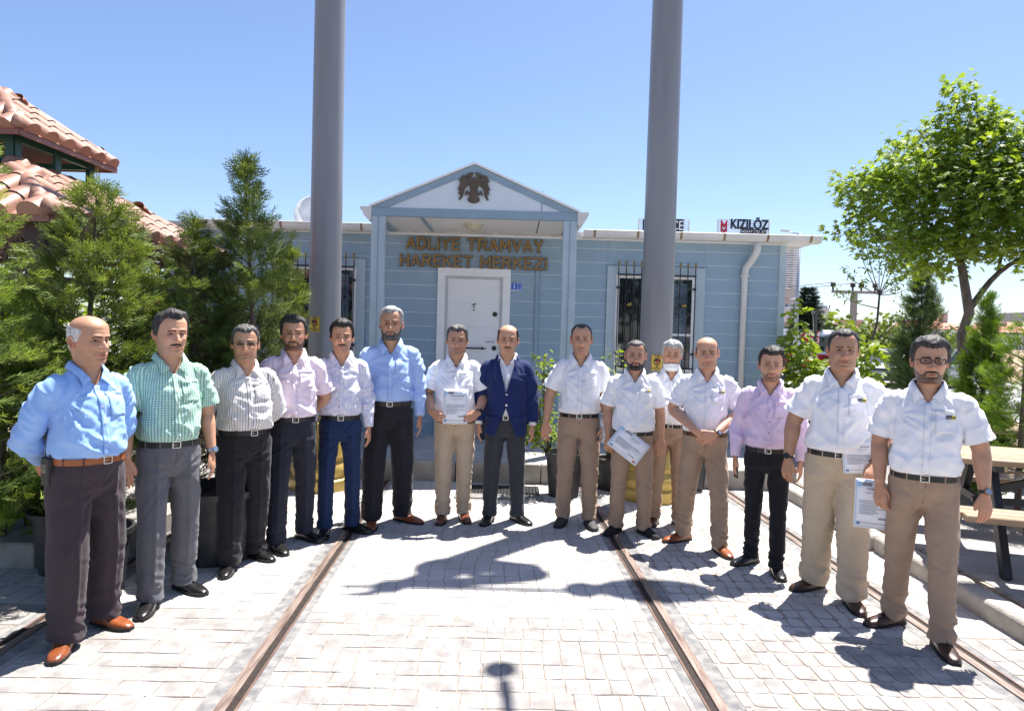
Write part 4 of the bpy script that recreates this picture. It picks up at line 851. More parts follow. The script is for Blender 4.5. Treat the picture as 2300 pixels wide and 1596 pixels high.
seen = sorted([s for s in slabs if s[1] > 3.2 and s[0] < s[1]*.78+.2], key=lambda s: s[0]**2+s[1]**2)[:160]; sset = set(seen)
for x, y in slabs:
    if (x, y) in sset: o = mkobj('paving_slab', sme, sw_); o.location = (x, y, rs.uniform(-.001, .001))
    else: qs.chbox(x+.003, x+.397, y+.003, y+.397, .09, .112, .004)
tag(qs.build('paving_slabs', SLAB, sw_), kind='stuff')
# left kerb in front of the pavilion
kl = empty('kerb', (-3.6, 4.7, 0), 0); tag(kl, 'worn concrete kerb in the shade under the junipers on the left', 'kerb')
kme2 = MB().chbox(-.49, .49, -.11, .11, -.03, .17, .02).mesh('kerb_block2', CONC2)
for i in range(-3, 1):
    o = mkobj('kerb_block', kme2, kl); o.location = (-.1+i*.99, 0.0, 0); b_ = o.modifiers.new('b', 'BEVEL'); b_.width = .012; b_.segments = 2
q = MB(); q.box(-8, -2.75, 4.85, 9, -.03, .14); tag(q.build('platform', CONC), kind='structure')

# ================================================================== TRAM OFFICE (blue cabin)
BL = mat('blue_siding', (.255, .365, .465), rough=.55, col2=(.30, .415, .515), vscale=2.2, detail=9, stretch=(1, 1, .35), bump=.05, bscale=90)
BLT = mat('pale_blue_trim', (.42, .515, .58), rough=.5, var=.06, vscale=3)
BLB = mat('blue_beam', (.26, .36, .455), rough=.5, var=.06, vscale=3)
PWH = mat('pediment_white', (.62, .69, .77), rough=.6, col2=(.68, .75, .82), vscale=2)
WHT_ = mat('white_paint', (.86, .86, .87), rough=.4, var=.03); GUT = mat('gutter_white', (.62, .61, .59), rough=.45, col2=(.72, .71, .70), vscale=3, detail=8)
SOF = mat('soffit_white', (.74, .71, .68), rough=.6, col2=(.82, .80, .78), vscale=1.2, detail=8); RUSTB = mat('rusty_bracket', (.15, .07, .03), rough=.8, col2=(.42, .30, .18), vscale=40)
JN = mat('siding_joint_skylit', (.80, .84, .87), rough=.6); BRZ = mat('bronze_letters', (.26, .155, .05), rough=.45, col2=(.34, .215, .08), vscale=8, metal=.25)  # joints coloured pale to imitate skylight caught on the panel edges
EMB = mat('emblem_brown', (.095, .066, .044), rough=.5); DKEDGE = mat('letter_edge', (.03, .022, .015), rough=.6)
GLS = mat('window_glass', (.012, .016, .022), rough=.04, spec=.8); GLS.node_tree.nodes['Principled BSDF'].inputs['Coat Weight'].default_value = .5
IRON = mat('wrought_iron', (.012, .012, .014), rough=.5); GOLD = mat('gilt_paint', (.28, .19, .05), rough=.45, metal=.4); BLIND = mat('blind_slats', (.16, .24, .34), rough=.6)
YW = 9.6; ZF = .22
bld = empty('tram_office', (0, YW, 0)); tag(bld, 'blue one storey tram office with white gabled porch and white door', 'building')
def part(mb, name, m, par=None, **k):
    o = mb.build(name, m, None, **k); o.parent = par or bld
    if par is None or par is bld: o.location = (0, -YW, 0)
    return o
XL, XR = -4.9, 3.80; ZT = 3.02
q = MB(); q.box(XL+.01, XR-.01, YW+.008, YW+5, ZF-.2, ZT); part(q, 'wall', JN)
# openings: door and windows -> bays for siding
DX0, DX1 = -1.065, -.05; W1 = (1.30, 2.67); W2 = (-3.50, -2.08); WZ0, WZ1 = 1.10, 2.655
RH = .1905; rows_ = int((ZT-ZF)/RH)+1
bays = [(XL+.08, W2[0]), (W2[0], W2[1]), (W2[1], -1.86+.06), (-1.80, DX0), (DX0, DX1), (DX1, .30), (.36, .79), (.79, W1[0]), (W1[0], W1[1]), (W1[1], 3.28), (3.28, 3.70)]
for (a, b) in bays:
    for r_ in range(rows_):
        z0 = ZF+r_*RH; z1 = min(z0+RH, ZT)
        if (a, b) == (DX0, DX1):
            if z1 <= 2.58: continue
            z0 = max(z0, 2.58)
        if (a, b) in (W1, W2):
            if z0 >= WZ0-.02 and z1 <= WZ1+.0: continue
            if z0 < WZ0 and z1 > WZ0: z1 = WZ0
            if z0 < WZ1 < z1: z0 = WZ1
        if z1-z0 < .015: continue
        q = MB(); q.chbox(a+.002, b-.002, z0+.0045, z1-.0045, -YW-.0, -YW+.03, .004)   # placeholder orientation, replaced below
        V = [(x, y_, z_) for (x, y_, z_) in q.v]
        q.v = [(x, YW+.030-(z_+YW)*1.0, y_) for (x, y_, z_) in V]
        part(q, 'siding_panel', BL)
for x, w_ in ((3.75, .09), (-4.86, .08), (.33, .055)):
    q = MB(); q.box(x-w_/2, x+w_/2, YW-.018, YW+.034, ZF, ZT); part(q, 'corner_trim' if abs(x) > 1 else 'joint_trim', BLT if abs(x) > 1 else BLB)
# deck
q = MB(); q.chbox(-3.4, 3.2, 7.75, YW+.03, 0-.02, ZF-.006, .02); dk = q.build('deck', mat('deck_concrete', (.36, .35, .34), rough=.9, col2=(.46, .45, .43), vscale=3, bump=.4, bscale=60, detail=8)); tag(dk, kind='structure')
q = MB()
for i in range(7): pass
fk = empty('deck_edge', (0, 7.7, 0)); tag(fk, 'long concrete block edge of the raised deck in front of the tram office', 'kerb')
kme3 = MB().chbox(-.475, .475, -.06, .06, -.03, ZF+.004, .015).mesh('edge_block', CONC2)
for i in range(7): o = mkobj('edge_block', kme3, fk); o.location = (-3.0+i*.96, -.03, 0); b_ = o.modifiers.new('b', 'BEVEL'); b_.width = .01; b_.segments = 2
# door
q = MB(); YD = YW
for a, b, z0, z1 in ((DX0, DX0+.105, ZF, 2.455), (DX1-.105, DX1, ZF, 2.455), (DX0, DX1, 2.455, 2.565)): q.box(a, b, YD-.045, YD+.03, z0, z1)
df = part(q, 'door_frame', WHT_, bevel=.004)
q = MB()
for a, b, z0, z1 in ((DX0+.105, DX0+.135, ZF, 2.425), (DX1-.135, DX1-.105, ZF, 2.425), (DX0+.105, DX1-.105, 2.425, 2.455)): q.box(a, b, YD-.020, YD+.03, z0, z1)
part(q, 'door_jamb', mat('jamb_grey', (.55, .56, .58), rough=.4))
q = MB(); q.box(DX0+.138, DX1-.138, YD-.002, YD+.03, ZF+.02, 2.422); dr = part(q, 'door', mat('door_white', (.84, .845, .86), rough=.45, col2=(.87, .87, .88), vscale=4), bevel=.003)
def sub(mb, name, m, par, **k): o = mb.build(name, m, None, **k); o.parent = par; return o
MGR = mat('moulding_grey', (.60, .61, .62), rough=.5)
for z0, z1 in ((1.74, 1.745), (2.08, 2.083)): q = MB(); q.box(DX0+.20, DX1-.20, YD-.0035, YD-.001, z0, z1); sub(q, 'door_moulding', MGR, dr)
DKM = mat('dark_bronze', (.05, .04, .035), rough=.35, metal=.6)
for zz, rr in ((1.935, .034), (1.46, .034)):
    q = MB(); q.v = []; q.lathe([(.0, .0), (rr, .0), (rr, .012), (rr*.6, .016), (rr*.6, .012), (0, .012)], 20); q.v = [(x+DX1-.205, YD-.002-z, y+zz) for x, y, z in q.v]; sub(q, 'lock', DKM, dr, smooth=False)
q = MB(); q.tube([(DX1-.205, YD-.05, 1.545), (DX1-.26, YD-.055, 1.55), (DX1-.33, YD-.05, 1.542)], .008, 8); q.tube([(DX1-.205, YD, 1.545), (DX1-.205, YD-.055, 1.545)], .009, 8); sub(q, 'door_handle', STEEL, dr, smooth=True)
q = MB(); q.tube([(-.685, YD-.03, 1.452), (-.43, YD-.03, 1.452)], .009, 8); q.ball((-.70, YD-.025, 1.452), .02, .012, .02); q.ball((-.415, YD-.025, 1.452), .02, .012, .02); q.ball((-.74, YD-.02, 1.452), .010); q.ball((-.375, YD-.02, 1.452), .010)
for i in range(6): q.ball((-.65+i*.04, YD-.034, 1.452), .013)
sub(q, 'pull_bar', DKM, dr, smooth=True)
for xx, zz in ((-.553, 2.03), (-.553, 1.985)): q = MB(); q.tube([(xx, YD-.001, zz), (xx, YD-.012, zz)], .012, 12); sub(q, 'bolt', DKM, dr)
q = MB(); q.prism([(-.59, 2.055), (-.56, 2.075), (-.52, 2.08), (-.53, 2.06), (-.575, 2.05)], YD-.006, YD-.0021); sub(q, 'torn_sticker', mat('sticker_brown', (.16, .09, .05)), dr)
# number plate
NP = mat('plate_blue', (.035, .10, .50), rough=.35); NPW = mat('plate_white', (.75, .77, .8), rough=.4)
q = MB(); q.box(-.045, .115, YW-.024, YW-.014, 2.27, 2.385); pl = q.build('house_number_plate', NPW); tag(pl, 'small blue and white house number plate reading 1 F beside the door', 'sign')
q = MB(); q.box(-.040, .050, YW-.026, YW-.0235, 2.285, 2.38); sub(q, 'number_field', NP, pl)
q = MB(); q.box(.055, .110, YW-.026, YW-.0235, 2.275, 2.38); sub(q, 'letter_field', mat('plate_lightblue', (.20, .32, .72)), pl)
text_obj('lettering', '1', .095, NPW, (.005, YW-.0275, 2.332), parent=pl, bold=.003, depth=.0008); text_obj('lettering', 'F', .09, NP, (.083, YW-.0275, 2.328), parent=pl, bold=.003, depth=.0008)
# name lettering: every letter cut from flat bronze bars on a dark backing
_arc = lambda cx, cz, rx_, rz_, a0, a1, n=5: [(cx+rx_*math.cos(R(t)), cz+rz_*math.sin(R(t))) for t in np.linspace(a0, a1, n)]
STROKES = {'A': [[(0, 0), (.5, 1), (1, 0)], [(.2, .34), (.8, .34)]], 'D': [[(0, 0), (0, 1)], [(0, 1), (.5, 1)]+_arc(.5, .5, .5, .5, 90, -90, 9)+[(0, 0)]], 'L': [[(0, 1), (0, 0), (.9, 0)]], 'I': [[(.5, 0), (.5, 1)]], 'i': [[(.5, 0), (.5, .72)]],
           'Y': [[(0, 1), (.5, .48), (1, 1)], [(.5, .48), (.5, 0)]], 'E': [[(.95, 1), (0, 1), (0, 0), (.95, 0)], [(0, .52), (.85, .52)]], 'T': [[(0, 1), (1, 1)], [(.5, 1), (.5, 0)]], 'R': [[(0, 0), (0, 1), (.6, 1)]+_arc(.6, .76, .36, .24, 90, -90, 7)+[(0, .52)], [(.5, .52), (1, 0)]],
           'M': [[(0, 0), (0, 1), (.5, .28), (1, 1), (1, 0)]], 'V': [[(0, 1), (.5, 0), (1, 1)]], 'H': [[(0, 0), (0, 1)], [(1, 0), (1, 1)], [(0, .5), (1, .5)]], 'K': [[(0, 0), (0, 1)], [(.95, 1), (.02, .42)], [(.3, .6), (1, 0)]], 'Z': [[(0, 1), (1, 1), (0, 0), (1, 0)]]}
def letters(txt, x0, x1, zc, h, slope):
    sg = empty('name_lettering', (x0, YW, zc)); ws = [.5 if ch == ' ' else {'I': .32, 'i': .32, 'M': 1.08, 'L': .84, 'E': .84, 'T': .94}.get(ch, .96) for ch in txt]; k = (x1-x0)/sum(ws); x = 0
    for ch, w_ in zip(txt, ws):
        if ch != ' ':
            gw = w_*k-.052 if ch not in 'Ii' else .001; lb = None
            for sw_2, y0_, m_ in ((.036, -.030, DKEDGE), (.027, -.043, BRZ)):
                q = MB(); ii = 0; hh = h-.03
                for st_ in STROKES[ch]:
                    for a_, b_ in zip(st_[:-1], st_[1:]):
                        pa = Vector((x+w_*k/2+(a_[0]-.5)*gw, 0, (a_[1]-.5)*hh)); pb = Vector((x+w_*k/2+(b_[0]-.5)*gw, 0, (b_[1]-.5)*hh)); d = (pb-pa).normalized(); ii += 1; e_ = sw_2*.5 if abs(d.x) < .02 or abs(d.z) < .02 else sw_2*.3
                        yo = Vector((0, y0_+.0004*ii, 0)); q.bar(pa-d*e_+yo, pb+d*e_+yo, sw_2, .014, up=(0, 1, 0))
                if ch == 'i': yo = Vector((0, y0_, 0)); c_ = Vector((x+w_*k/2, 0, .5*hh)); q.bar(c_-Vector((0, 0, sw_2*.5))+yo, c_+Vector((0, 0, sw_2*.5))+yo, sw_2, .014, up=(0, 1, 0))
                o = q.build('letter' if lb else 'letter_backing', m_, lb or sg); lb = lb or o
        x += w_*k
    return sg
s1 = letters('ADLiYE TRAMVAY', -1.53, .405, 2.895, .175, 0); tag(s1, 'bronze letters ADLIYE TRAMVAY, upper line over the door', 'sign')
s2 = letters('HAREKET MERKEZi', -1.61, .465, 2.655, .175, 0); tag(s2, 'bronze letters HAREKET MERKEZI, lower line over the door', 'sign')
# windows
def window(x0, x1, trim=.125):
    w = MB(); z0, z1 = WZ0, WZ1
    for a, b, c, d in ((x0, x0+trim, z0, z1), (x1-trim, x1, z0, z1), (x0+trim, x1-trim, z1-trim*.9, z1), (x0+trim, x1-trim, z0, z0+trim*.7)): w.box(a, b, YW-.030, YW+.02, c, d)
    wo_ = part(w, 'window', BLT); xi0, xi1, zi0, zi1 = x0+trim, x1-trim, z0+trim*.7, z1-trim*.9
    f = MB(); ft = .05
    xm = (xi0+xi1)/2
    for a, b, c, d in ((xi0, xi0+ft, zi0, zi1), (xi1-ft, xi1, zi0, zi1), (xi0+ft, xi1-ft, zi1-ft, zi1), (xi0+ft, xi1-ft, zi0, zi0+ft), (xm-.035, xm+.035, zi0+ft, zi1-ft)): f.box(a, b, YW-.020, YW+.015, c, d)
    f.box(xm+.035, xi1-ft, YW-.012, YW+.013, 1.70, 1.735)
    sub(f, 'frame', WHT_, wo_, bevel=.003)
    q = MB(); q.box(xi0+ft, xi1-ft, YW+.005, YW+.012, zi0+ft, zi1-ft); sub(q, 'pane', GLS, wo_)
    b_ = MB()
    for i in range(38): b_.box(xm+.08, xi1-ft-.06, YW+.0012, YW+.0042, zi0+ft+.03+i*.031, zi0+ft+.044+i*.031)
    sub(b_, 'blind', BLIND, wo_)
    g_ = empty('window_grille', ((x0+x1)/2, YW-.08, 0)); xs = np.linspace(x0+.15, x1-.15, 11)-(x0+x1)/2
    for x in xs:
        q = MB(); q.tube([(x, 0, z0+.02), (x, 0, z1-.01)], .0075, 8); bar = q.build('grille_bar', IRON, g_)
        q = MB(); q.lathe([(.001, 0), (.012, .012), (.006, .02), (.017, .045), (.010, .075), (.003, .10), (0, .105)], 10, (x, 0, z1-.02)); q.build('spear_tip', GOLD, bar, smooth=True)
    for zz in (z1-.12, z0+.15): q = MB(); q.bar((xs[0]-.01, 0, zz), (xs[-1]+.01, 0, zz), .022, .022); q.build('rail', IRON, g_)
    for x in (xs[0], xs[-1]):
        for zz in (z1-.30, z0+.35): q = MB(); q.bar((x, 0, zz), (x, .07, zz), .03, .03); q.build('wall_bracket', IRON, g_)
    for cx_ in (-.38, 0, .38):
        for cz_ in (2.12, 1.50):
            q = MB()
            for sgn in (-1, 1):
                for up in (-1, 1):
                    pts = [(cx_+sgn*(.055+.050*math.cos(t)*(1-t/14)), -.012, cz_+up*(.075+.055*math.sin(t)*(1-t/14))) for t in np.linspace(-2.6, 4.0, 18)]
                    q.tube(pts, .005, 6)
            q.build('scroll', IRON, g_); q = MB(); q.prism([(cx_-.035, cz_-.01), (cx_-.01, cz_+.022), (cx_+.03, cz_+.028), (cx_+.038, cz_), (cx_+.01, cz_-.024)], -.03, -.018); q.build('leaf', GOLD, g_)
    return g_
tag(window(*W1), 'black wrought iron window grille right of the porch, behind the right pole', 'grille'); tag(window(*W2), 'black wrought iron window grille left of the porch, behind the left pole', 'grille')
# gutters
def gutter(x0, x1, z, y):
    sec = [(y+.16, z-.09), (y+.02, z-.09), (y-.015, z-.055), (y-.02, z-.02), (y-.035, z), (y-.03, z+.006), (y-.01, z), (y, z-.05), (y+.03, z-.075), (y+.15, z-.075), (y+.16, z)]
    q = MB(); q.prismx(sec, x0, x1); g_ = part(q, 'gutter', GUT)
    n_ = int((x1-x0)/.62)
    for i in range(n_+1):
        x = x0+.15+i*(x1-x0-.3)/n_
        q = MB(); q.prismx([(yy-.004, zz) for yy, zz in sec[1:5]]+[(yy+.003, zz+.002) for yy, zz in sec[1:5]][::-1], x-.015, x+.015); sub(q, 'gutter_clip', RUSTB, g_)
    return g_
gutter(.93, 4.18, 3.11, 9.36); gutter(-4.45, -1.95, 3.11, 9.36)
q = MB(); q.box(XL-.1, XR+.35, 9.5, YW+5.2, 3.03, 3.10); part(q, 'roof', mat('roof_sheet', (.5, .5, .5), rough=.6))
q = MB(); q.box(XL-.05, XR+.25, 9.53, YW+.02, 3.005, 3.03); part(q, 'eaves_board', WHT_)
q = MB(); q.tube([(3.33, 9.42, 3.03), (3.33, 9.42, 2.93), (3.32, 9.45, 2.87), (3.27, 9.50, 2.75), (3.22, 9.54, 2.68), (3.21, 9.545, 2.60), (3.21, 9.545, 2.45), (3.21, 9.545, ZF+.1)], [.045, .048, .048, .048, .05, .05, .042, .042], 12); dp = part(q, 'downpipe', GUT, smooth=True)
for i in range(7):
    t = i/6; q = MB(); q.tube([(3.315-.085*t, 9.452+.08*t, 2.86-.16*t), (3.313-.087*t, 9.454+.08*t, 2.852-.16*t)], .0525, 12); sub(q, 'pleat', GUT, dp)
q = MB(); q.tube([(3.21, 9.545, 2.58), (3.21, 9.545, 2.55)], .056, 12); q.box(3.14, 3.28, 9.53, 9.56, 2.558, 2.572); sub(q, 'pipe_clamp', GUT, dp)
# porch
YC = 8.30; PXL, PXR, PXM = -1.745, .745, -.510; PB0, PB1 = 3.055, 3.155; AP = 3.690
q = MB(); q.box(PXL, PXR, YC, YC+.07, PB0, PB1); part(q, 'porch_beam', BLB, bevel=.004)
for s, xe in ((-1, PXL), (1, PXR)):
    q = MB(); th = .085; q.prism([(xe-s*.0, PB1+.002), (PXM, AP), (PXM, AP-th), (xe-s*.20, PB1+.002)], YC-.004, YC+.07); part(q, 'rake_board', BLB)
    q = MB(); q.prism([(xe+s*.02, PB1+.000), (PXM, AP+.008), (PXM, AP+.032), (xe+s*.03, PB1+.022)], YC-.03, YW+.4); part(q, 'roof_edge', WHT_)
    q = MB(); q.box(xe-(.165 if s > 0 else 0), xe+(0 if s > 0 else .165), YC+.004, YC+.10, ZF, PB0-.001); po = part(q, 'porch_post', BLT, bevel=.006)
    q = MB(); xx = xe-s*.085; q.box(xx-.006, xx+.006, YC-.002, YC+.004, ZF, PB0-.002); sub(q, 'post_joint', BLB, po)
    q = MB(); x_ = xe; q.prism([(x_, PB0-.03), (x_, PB1+.005), (x_+s*.135, PB1+.005), (x_+s*.135, PB1-.03), (x_+s*.11, PB1-.045), (x_+s*.09, PB0+.0), (x_+s*.02, PB0-.07)], YC-.01, YW-.05); part(q, 'porch_gutter', GUT)
    q = MB(); q.box(xe-(.10 if s > 0 else 0), xe+(0 if s > 0 else .10), YC+.10, YW-.02, PB0-.02, PB0+.05); part(q, 'side_beam', BLB)
q = MB(); q.prism([(PXL+.10, PB1+.001), (PXR-.10, PB1+.001), (PXM, AP-.03)], YC+.012, YC+.05); pd = part(q, 'pediment', PWH)
q = MB(); q.box(.305, .317, YC+.005, YC+.0118, PB1+.01, PB1+.26); sub(q, 'panel_joint', BLB, pd)
for a, b in ((PXL+.1, -1.17), (-1.13, .285), (.295, PXR-.1)): q = MB(); q.box(a, b, YC+.07, YW-.02, PB0+.012, PB0+.03); part(q, 'soffit_panel', SOF)
q = MB(); q.box(-1.17, -1.13, YC+.07, YW-.02, PB0-.005, PB0+.02); part(q, 'soffit_beam', BLB)
q = MB(); q.box(.285, .295, YC+.07, YW-.02, PB0+.006, PB0+.02); part(q, 'soffit_joint', DKEDGE)
q = MB(); q.lathe([(0, -.085), (.05, -.080), (.09, -.062), (.112, -.03), (.118, -.012)], 28); lm_ = q.build('ceiling_lamp', mat('lamp_glass', (.50, .48, .36), rough=.25), None, smooth=True); lm_.location = (-.545, 8.85, PB0+.012); tag(lm_, 'round frosted ceiling lamp under the porch roof', 'lamp')
q = MB(); q.lathe([(.118, -.02), (.132, -.02), (.132, 0), (.0, 0)], 28); q.build('lamp_rim', mat('lamp_rim', (.55, .52, .42), rough=.4), lm_)
# emblem: two headed eagle cut from plate
half = [(0, .72), (.18, .70), (.05, .985), (.20, .98), (.40, .93), (.52, .86), (.535, .80), (.50, .73), (.38, .775), (.30, .73), (.42, .66), (.56, .78), (.66, .835), (.76, .81), (.84, .72), (.90, .60), (.97, .55), (.985, .49), (.90, .50), (.87, .40), (.95, .20), (1.02, .08), (1.05, .02), (.96, .04), (.92, .02), (.95, -.10), (.985, -.22), (.88, -.21), (.86, -.26), (.90, -.40), (.95, -.52), (.90, -.55), (.80, -.47), (.71, -.33), (.66, -.16), (.62, .02), (.50, .16), (.34, .30), (.24, .12), (.24, -.06), (.30, -.14), (.40, -.04), (.52, -.06), (.55, -.16), (.56, -.30), (.50, -.24), (.40, -.22), (.30, -.27), (.20, -.24), (.22, -.32), (.36, -.42), (.40, -.50), (.36, -.58), (.22, -.66), (0, -.70)]
E0 = [(x, z) for x, z in half]; poly = E0[1:-1]+[(0, -.70)]+[(-x, z) for x, z in E0[1:-1]][::-1]+[(0, .72)]
poly = [(x*.185, z*.213) for x, z in poly]
def plate(poly, th):
    cu = bpy.data.curves.new('p', 'CURVE'); cu.dimensions = '2D'; cu.fill_mode = 'BOTH'; cu.extrude = th; sp_ = cu.splines.new('POLY'); sp_.points.add(len(poly)-1); sp_.use_cyclic_u = True
    for p_, (x, z) in zip(sp_.points, poly): p_.co = (x, z, 0, 1)
    o = bpy.data.objects.new('p', cu); C.objects.link(o); bpy.context.view_layer.update(); me = bpy.data.meshes.new_from_object(o.evaluated_get(bpy.context.evaluated_depsgraph_get())); bpy.data.objects.remove(o); return me
me = plate(poly, .012); me.materials.append(EMB); em = mkobj('eagle_emblem', me); em.rotation_euler = (R(90), 0, 0); em.location = (-.515, YC-.012, 3.385); tag(em, 'brown double headed eagle emblem on the porch gable', 'emblem')
me = plate([(x*1.03, z*1.03) for x, z in poly], .004); me.materials.append(DKEDGE); o = mkobj('backing', me, em); o.location = (0, 0, -.010)
# satellite dish, steps, grate, mat
q = MB(); q.lathe([(0, 0), (.10, .006), (.20, .025), (.28, .055), (.33, .085), (.325, .09), (.2, .035), (0, .012)], 30); ds = q.build('satellite_dish', mat('dish_white', (.66, .67, .68), rough=.5), None, smooth=True); dsp = P(712, 490, 10.2); ds.location = dsp; ds.rotation_euler = (R(70), 0, R(15)); ds.scale = (1, 1, 1); tag(ds, 'white satellite dish on the roof behind the left pole', 'satellite dish')
q = MB(); q.tube([(0, 0, 0), (0, -.45*math.cos(R(70)), -.45)], .02, 8); o = q.build('mast', STEEL, ds); o.rotation_euler = (-R(70), 0, 0)
q = MB(); q.box(-.42, .10, YW-.32, YW-.03, ZF, .52); stp = q.build('doorstep', mat('step_dark', (.035, .038, .045), rough=.6)); tag(stp, 'dark doorstep with a red band behind the blazer man', 'step')
q = MB(); q.box(-.42, .10, YW-.33, YW-.03, .52, .62); q.build('red_band', mat('red_paint', (.25, .02, .03), rough=.5), stp)
q = MB()
for i in range(26): q.box(-.02, .0, 0, .40, 0, .008, Matrix.Translation((i*.034, 0, 0)))
for i in range(9): q.box(-.02, .86, i*.048, i*.048+.018, 0, .007)
gr = q.build('floor_grate', IRON); gr.location = (-.53, 7.05, .002); tag(gr, 'black metal floor grate in the paving in front of the deck', 'grate')
q = MB(); q.box(-.55, .36, 6.86, 7.04, .0015, .012); mt_ = q.build('door_mat', mat('mat_grey', (.25, .24, .23), rough=1, bump=1, bscale=200, var=.3, vscale=60)); tag(mt_, 'flat grey coir mat in front of the black grate', 'mat')

# ================================================================== POLES
PG = mat('pole_grey', (.215, .215, .228), rough=.36, col2=(.26, .26, .275), vscale=4, detail=9, metal=.15, stretch=(1, 1, .15), bump=.05, bscale=30)
GB = mat('gold_paint', (.40, .275, .065), rough=.4, col2=(.50, .36, .10), vscale=6, metal=.3)
def pole(x, y, label, ztop=8.1):
    r_ = empty('street_pole', (x, y, 0)); tag(r_, label, 'pole', 'tall grey poles with gold bases')
    q = MB(); q.lathe([(.17, 0)]+[(.17-.02*t, 7.2*t) for t in np.linspace(.04, .98, 25)]+[(.150, 7.2), (.19, 7.25), (.20, 7.4), (.06, 7.55)], 40); q.build('shaft', PG, r_, smooth=True, auto=True)
    q = MB(); q.lathe([(.335, 0), (.335, .11), (.32, .125), (.30, .13), (.30, .15), (.32, .19), (.315, .24), (.285, .275), (.27, .30), (.29, .34), (.275, .40), (.255, .52), (.235, .62), (.25, .66), (.25, .70), (.20, .74), (.172, .78)], 40); q.build('gold_base', GB, r_, smooth=True, auto=True)
    q = MB(); q.tube([(0, 0, 7.4), (0, 0, 8.95), (-.12, 0, 9.05)], [.06, .045, .02], 8); q.ball((0, 0, 8.55), .12); q.build('mast', PG, r_, smooth=True)
    arm = MB(); arm.tube([(-.3, 0, 8.62), (0, 0, 8.55), (1.0, 0, 8.5), (1.9, 0, 8.42)], .028, 10); arm.tube(catmull([(.1, 0, 6.9), (.45, 0, 7.15), (.75, 0, 7.7), (.35, 0, 8.2), (0, 0, 8.3)], 5), .09, 8)
    arm.tube([(.39+.13*math.cos(t), 0, 7.62+.13*math.sin(t)) for t in np.linspace(0, 2*PI, 20)], .035, 8); arm.tube([(.1, 0, 7.0), (.62, 0, 7.35)], .13, 10); arm.build('bracket_arm', PG, r_, smooth=True)
    l_ = MB(); l_.ball((1.72, 0, 8.36), .42, .22, .11, 16, 8); l_.ball((1.25, 0, 8.43), .14, .14, .08, 12, 6); l_.build('lamp_head', PG, r_, smooth=True)
    return r_
pole(-1.99, 7.22, 'tall grey steel pole left of the porch, with warning plate 5-07a'); pole(1.50, 7.14, 'tall grey steel pole right of the porch, with warning plate 5-07')
YEL = mat('sign_yellow', (.62, .40, .035), rough=.4, col2=(.68, .46, .06), vscale=5); BLK = mat('sign_black', (.02, .015, .01), rough=.5); REDP = mat('sign_red', (.35, .02, .02), rough=.5); SGW = mat('sign_edge', (.5, .48, .42))
def wsign(x, y, z, txt, label, ang):
    r_ = empty('warning_sign', (x, y, z), ang); tag(r_, label, 'sign'); w, h = .125, .170
    def curved(poly, off, m_, nm, par=None):      # plates bent round the pole
        n = len(poly); mb = MB(); Rr = .176; f = lambda p, o: ((Rr+o)*math.sin(p[0]/Rr), Rr-(Rr+o)*math.cos(p[0]/Rr), p[1])
        mb.add([f(p, off) for p in poly]+[f(p, off-.003) for p in poly], [tuple(range(n)), tuple(range(2*n-1, n-1, -1))]+[(i, n+i, n+(i+1) % n, (i+1) % n) for i in range(n)]); return mb.build(nm, m_, par or r_)
    def rect(x0, x1, z0, z1): return [(x0+(x1-x0)*t, z0) for t in np.linspace(0, 1, 8)]+[(x1-(x1-x0)*t, z1) for t in np.linspace(0, 1, 8)]
    pl_ = curved(rect(-w/2, w/2, -h/2, h/2), .004, SGW, 'plate'); curved(rect(-w/2+.004, w/2-.004, -h/2+.004, h/2-.004), .0055, BLK, 'border'); curved(rect(-w/2+.008, w/2-.008, -h/2+.008, h/2-.008), .007, YEL, 'face')
    curved([(.033*math.cos(t), .018+.030*math.sin(t)) for t in np.linspace(0, PI, 12)]+[(-.033, .010), (-.026, -.012), (-.012, -.024), (-.006, -.024), (.006, -.024), (.012, -.024), (.026, -.012), (.033, .010)], .0085, BLK, 'skull')
    curved([(.015*math.cos(t), -.036+.008*math.sin(t)) for t in np.linspace(PI, 2*PI, 8)]+[(.008, -.031), (-.008, -.031)], .0085, BLK, 'jaw')
    for sx in (-1, 1): curved([(sx*.015+.0085*math.cos(t), .004+.0085*math.sin(t)) for t in np.linspace(0, 2*PI, 12)[:-1]], .0098, YEL, 'eye_socket')
    curved([(-.005, -.016), (.005, -.016), (0, -.006)], .0098, YEL, 'nose_hole')
    curved([(.012, .046), (.030, .046), (.012, .016), (.016, .012), (-.010, -.022), (-.004, .006), (-.010, .010)], .0105, REDP, 'lightning_bolt')
    for tx, sz, zz in ((txt, .030, .0625), ('ÖLÜM TEHLİKESİ', .0135, -.055), ('750 V DC', .0115, -.068)):
        o = text_obj('lettering', tx, sz, BLK, (0, 0, zz), parent=r_, bold=.0008 if sz > .02 else .0002, depth=.0005)
        me = o.data; Rr = .176
        for v in me.vertices: a = v.co.x/Rr; v.co = ((Rr+.0085-v.co.z*0)*math.sin(a), v.co.y, -(Rr-(Rr+.0085+v.co.z)*math.cos(a)))
    return r_
a1 = P(716, 728, 7.05); wsign(-1.99+(-.176)*math.sin(.32), 7.22-.176*math.cos(.32), a1.z, '5-07a', 'yellow skull warning plate 5-07a on the left pole', -.32)
a2 = P(1457, 816, 6.96); wsign(1.5-.176*math.sin(.10), 7.14-.176*math.cos(.10), a2.z+.01, '5-07', 'yellow skull warning plate 5-07 on the right pole', -.10)
